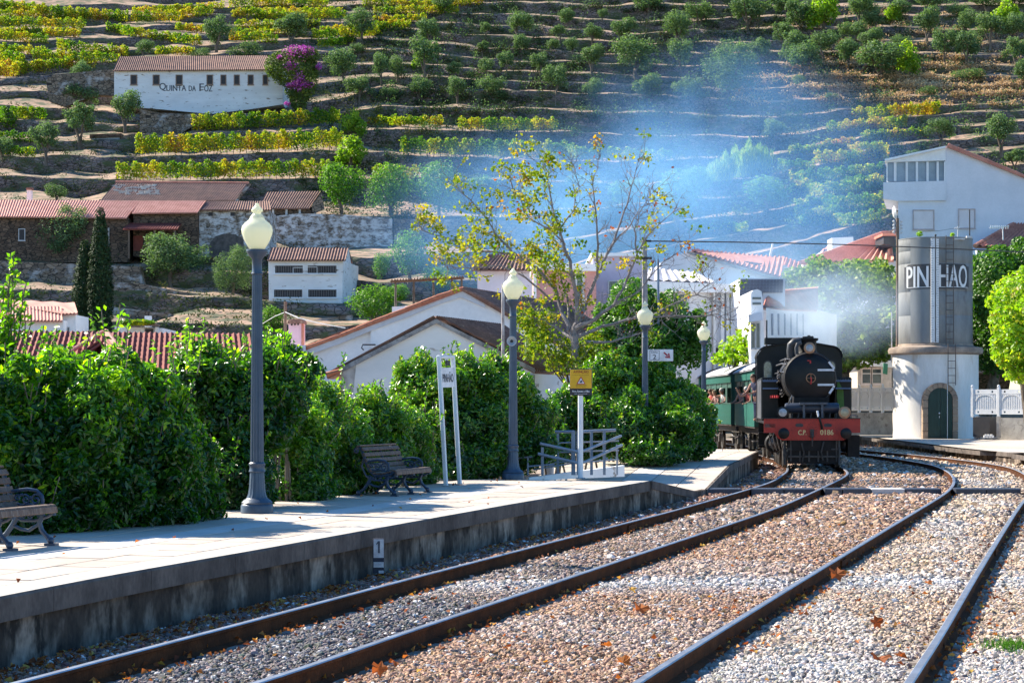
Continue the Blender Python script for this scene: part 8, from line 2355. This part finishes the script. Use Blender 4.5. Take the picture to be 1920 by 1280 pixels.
# ------------------------------------------------------------------ people leaning from the train
m_skin = M('skin', (.50, .27, .19), (.42, .22, .15), scale=8, rough=.6)
def person(label, base, face, height, top, hair, lean=0.0, arm='rest', hat=None, leg=None):
    """standing figure, hips at base + leg length; body one skinned surface, clothing and hair its children"""
    o = empty('person', label, 'person', tuple(base), face)
    H = height; hl = H * .48
    # local: -x is the way the person leans / faces, z up
    J = {}
    V = []; E = []; Rr = []
    def v(p, r): V.append(p); Rr.append(r); return len(V) - 1
    s = math.sin(lean); c = math.cos(lean)
    def up(d): return (-s * d, 0, hl + c * d)
    pel = v((0, 0, hl), .13)
    sp = v(up(H * .12), .12); chst = v(up(H * .26), .14); nk = v(up(H * .33), .055)
    E += [(pel, sp), (sp, chst), (chst, nk)]
    hx, _, hz_ = up(H * .42)
    head = v((hx - .03, 0, hz_), .095); E.append((nk, head)); hd2 = v((hx - .03, 0, hz_ + .08), .075); E.append((head, hd2))
    for sy in (-1, 1):
        k = v((.02, sy * .09, hl * .52), .075); f = v((.05, sy * .09, .06), .05); t = v((-.12, sy * .09, .04), .04); E += [(pel, k), (k, f), (f, t)]
        hip = None
        sh = v((up(H * .30)[0], sy * H * .115, up(H * .30)[2]), .06); E.append((chst, sh))
        if arm == 'wave' and sy > 0:
            el = v((up(H * .3)[0] - .22, sy * .30, up(H * .3)[2] - .05), .04); wr_ = v((up(H * .3)[0] - .32, sy * .34, up(H * .3)[2] + .20), .028); hn = v((up(H * .3)[0] - .34, sy * .35, up(H * .3)[2] + .28), .032)
        else:
            el = v((up(H * .3)[0] - .10, sy * .27, up(H * .3)[2] - .25), .042); wr_ = v((up(H * .3)[0] - .30, sy * .18, up(H * .3)[2] - .34), .03); hn = v((up(H * .3)[0] - .37, sy * .16, up(H * .3)[2] - .35), .034)
        E += [(sh, el), (el, wr_), (wr_, hn)]
        for q_ in (-1, 0, 1):
            hp_ = V[hn]; fg = v((hp_[0] - .05, hp_[1] + q_ * .018, hp_[2] - .015), .010); E.append((hn, fg))
    me = bpy.data.meshes.new('body'); me.from_pydata(V, E, []); me.materials.append(m_skin)
    b = bpy.data.objects.new('body', me); link(b, o)
    md = b.modifiers.new('skin', 'SKIN'); me.skin_vertices or None
    if not me.skin_vertices: me.attributes
    sk = me.skin_vertices[0].data if len(me.skin_vertices) else None
    if sk is None:
        return o, b, V, up
    for i, r in enumerate(Rr): sk[i].radius = (r, r)
    sk[0].use_root = True
    b.modifiers.new('subsurf', 'SUBSURF').levels = 1; b.modifiers['subsurf'].render_levels = 1
    # clothing: slightly larger skinned torso and sleeves
    def cloth(nm, idx_edges, m_, grow, parent):
        used = sorted({i for e in idx_edges for i in e}); mp = {u: k for k, u in enumerate(used)}
        me2 = bpy.data.meshes.new(nm); me2.from_pydata([V[u] for u in used], [(mp[a], mp[b2]) for a, b2 in idx_edges], []); me2.materials.append(m_)
        c2 = bpy.data.objects.new(nm, me2); link(c2, parent); c2.modifiers.new('skin', 'SKIN')
        for u in used: me2.skin_vertices[0].data[mp[u]].radius = (Rr[u] + grow, Rr[u] + grow)
        me2.skin_vertices[0].data[0].use_root = True
        mm = c2.modifiers.new('subsurf', 'SUBSURF'); mm.levels = 1; mm.render_levels = 1
    arms = [e for e in E if (V[e[1]][2] > hl and abs(V[e[1]][1]) > .1)]
    sleeves = [e for e in E if e[0] == chst and e[1] not in (nk,)] 
    cloth('shirt', [(pel, sp), (sp, chst)] + sleeves, top, .05, o)
    legs = [e for e in E if V[e[1]][2] < hl * .6 and V[e[1]][2] > .05]
    cloth('trousers', legs, m_dark if leg is None else leg, .04, o)
    hp3 = V[head]
    hr = MB(); hr.ball((hp3[0] + .022, 0, hp3[2] + .075), .108, 10, (1, .95, .9)); hr.build('hair' if hat is None else 'cap', hair if hat is None else hat, o, smooth=True)
    mb = MB(); mb.ball((hp3[0] - .105, 0, hp3[2] + .02), .022, 6); 
    for sy in (-1, 1): mb.ball((hp3[0] - .01, sy * .098, hp3[2] + .03), .022, 6)
    mb.build('nose_and_ears', m_skin, o, smooth=True)
    mb = MB()
    for sy in (-1, 1): mb.ball((hp3[0] - .092, sy * .033, hp3[2] + .045), .011, 6)
    mb.build('eyes', m_dark, o)
    MB().box((hp3[0] - .095, 0, hp3[2] - .025), (.01, .045, .010)).build('mouth', M('lip', (.30, .10, .09), rough=.6), o)
    return o, b, V, up
def inside(car, y, x=-1.02, z=1.2):
    a = car.rotation_euler.z; p = Vector((x, y, z)); R = Matrix.Rotation(a, 3, 'Z')
    return Vector(car.location) + R @ p, a
m_pat = M('patterned_shirt', (.52, .30, .26), (.20, .12, .12), scale=14, rough=.8)
m_navy = M('navy_overall', (.025, .035, .085), (.018, .025, .06), scale=5, rough=.8)
m_whites = M('white_shirt', (.72, .70, .70), rough=.8); m_redshirt = M('red_shirt', (.45, .08, .06), rough=.8)
m_hairbr = M('brown_hair', (.10, .06, .035), rough=.6); m_hairgr = M('grey_hair', (.55, .53, .5), rough=.7); m_hairbl = M('blond_hair', (.42, .32, .18), rough=.6)
for (car, y, x, h, top, hair, lean, arm, lab) in (
    (cars[0], 6.8, -1.18, 1.72, m_pat, m_hairbr, .55, 'rest', 'person in a patterned top leaning far out of the first carriage'),
    (cars[0], 3.6, -1.16, 1.66, m_redshirt, m_hairgr, .50, 'wave', 'grey-haired person stretching an arm from the first carriage window'),
    (cars[1], 3.0, -1.18, 1.70, m_whites, m_hairgr, .50, 'wave', 'white-haired person waving out of the second carriage'),
    (cars[1], 5.4, -1.18, 1.64, m_pat, m_hairbl, .55, 'rest', 'fair-haired person leaning on the second carriage window ledge'),
    (cars[1], 7.2, -1.16, 1.70, m_redshirt, m_hairbr, .50, 'rest', 'person in red farthest along the second carriage')):
    p, a = inside(car, y, x)
    person(lab, p, a + .5, h, top, hair, lean, arm)
R_ = Matrix.Rotation(LANG, 3, 'Z'); p = LOC + R_ @ Vector((-1.46, cy0 + 1.2, 1.45))
person('engine driver in navy overalls leaning out of the cab doorway', p, LANG + .7, 1.75, m_navy, m_hairbr, .28, 'rest', leg=m_navy)

# ------------------------------------------------------------------ smoke
def smoke(label, cx, cy_, D, rx, ry_, rz, dens, col, noise_s=.16, aniso=.3, seed=0, absorb=(.6, .7, .9), thr=(.40, .68), tilt=0.0):
    c = P(cx, cy_, D); s = F / D
    mb = MB(); mb.ball((0, 0, 0), 1.0, 20, (1, 1, 1), 12)
    o = mb.build('smoke', None and m_dark or bpy.data.materials.new('smoke_material'))
    m = o.data.materials[0]; m.use_nodes = True; nt = m.node_tree; n = nt.nodes; l = nt.links
    n.remove(n['Principled BSDF'])
    pv = n.new('ShaderNodeVolumePrincipled'); l.new(pv.outputs[0], n['Material Output'].inputs['Volume'])
    pv.inputs['Color'].default_value = rgb(col); pv.inputs['Anisotropy'].default_value = aniso; pv.inputs['Absorption Color'].default_value = rgb(absorb)
    tc = n.new('ShaderNodeTexCoord')
    ln = n.new('ShaderNodeVectorMath'); ln.operation = 'LENGTH'; l.new(tc.outputs['Object'], ln.inputs[0])
    mr = n.new('ShaderNodeMapRange'); mr.interpolation_type = 'SMOOTHSTEP'; mr.inputs['From Min'].default_value = .98; mr.inputs['From Max'].default_value = .15; mr.inputs['To Min'].default_value = 0; mr.inputs['To Max'].default_value = 1
    l.new(ln.outputs['Value'], mr.inputs['Value'])
    ge = n.new('ShaderNodeNewGeometry'); mp = n.new('ShaderNodeMapping'); mp.inputs['Location'].default_value = (seed * 7.1, seed * 3.3, seed); mp.inputs['Rotation'].default_value = (0, tilt, 0); mp.inputs['Scale'].default_value = (1, .5, 1)
    l.new(ge.outputs['Position'], mp.inputs[0])
    nz = n.new('ShaderNodeTexNoise'); nz.inputs['Scale'].default_value = noise_s; nz.inputs['Detail'].default_value = 3.5; nz.inputs['Roughness'].default_value = .55; nz.inputs['Distortion'].default_value = .6
    l.new(mp.outputs[0], nz.inputs['Vector'])
    m2 = n.new('ShaderNodeMapRange'); m2.inputs['From Min'].default_value = thr[0]; m2.inputs['From Max'].default_value = thr[1]; m2.inputs['To Min'].default_value = .10; m2.inputs['To Max'].default_value = 1.0
    l.new(nz.outputs['Fac'], m2.inputs['Value'])
    a = n.new('ShaderNodeMath'); a.operation = 'MULTIPLY'; l.new(mr.outputs[0], a.inputs[0]); l.new(m2.outputs[0], a.inputs[1])
    b = n.new('ShaderNodeMath'); b.operation = 'MULTIPLY'; l.new(a.outputs[0], b.inputs[0]); b.inputs[1].default_value = dens
    l.new(b.outputs[0], pv.inputs['Density'])
    o.location = c; o.scale = (rx / s, ry_, rz / s); o.rotation_euler = (0, tilt, 0)
    tag(o, label, kind='stuff')
    return o
BL_ = (.15, .37, .76)
smoke('pale smoke hanging in wisps just behind the locomotive chimney', 1565, 585, 88, 160, 12, 105, .17, (.60, .76, .96), .42, seed=1, thr=(.42, .62))
smoke('grey-blue puff of smoke rising over the locomotive roof', 1450, 530, 106, 210, 14, 120, .075, (.38, .60, .92), .26, seed=5, thr=(.40, .62))
smoke('blue smoke column drifting up over the terraces', 1420, 400, 135, 340, 34, 235, .064, BL_, .11, seed=2, thr=(.38, .66))
smoke('thin blue smoke spreading left over the stone walls', 1080, 420, 160, 480, 30, 215, .062, BL_, .10, seed=3, thr=(.36, .66))
smoke('faint upper wisp of blue smoke in front of the olives', 1330, 250, 175, 360, 24, 190, .042, BL_, .11, seed=4, thr=(.42, .64))
print('objects', len(bpy.data.objects))
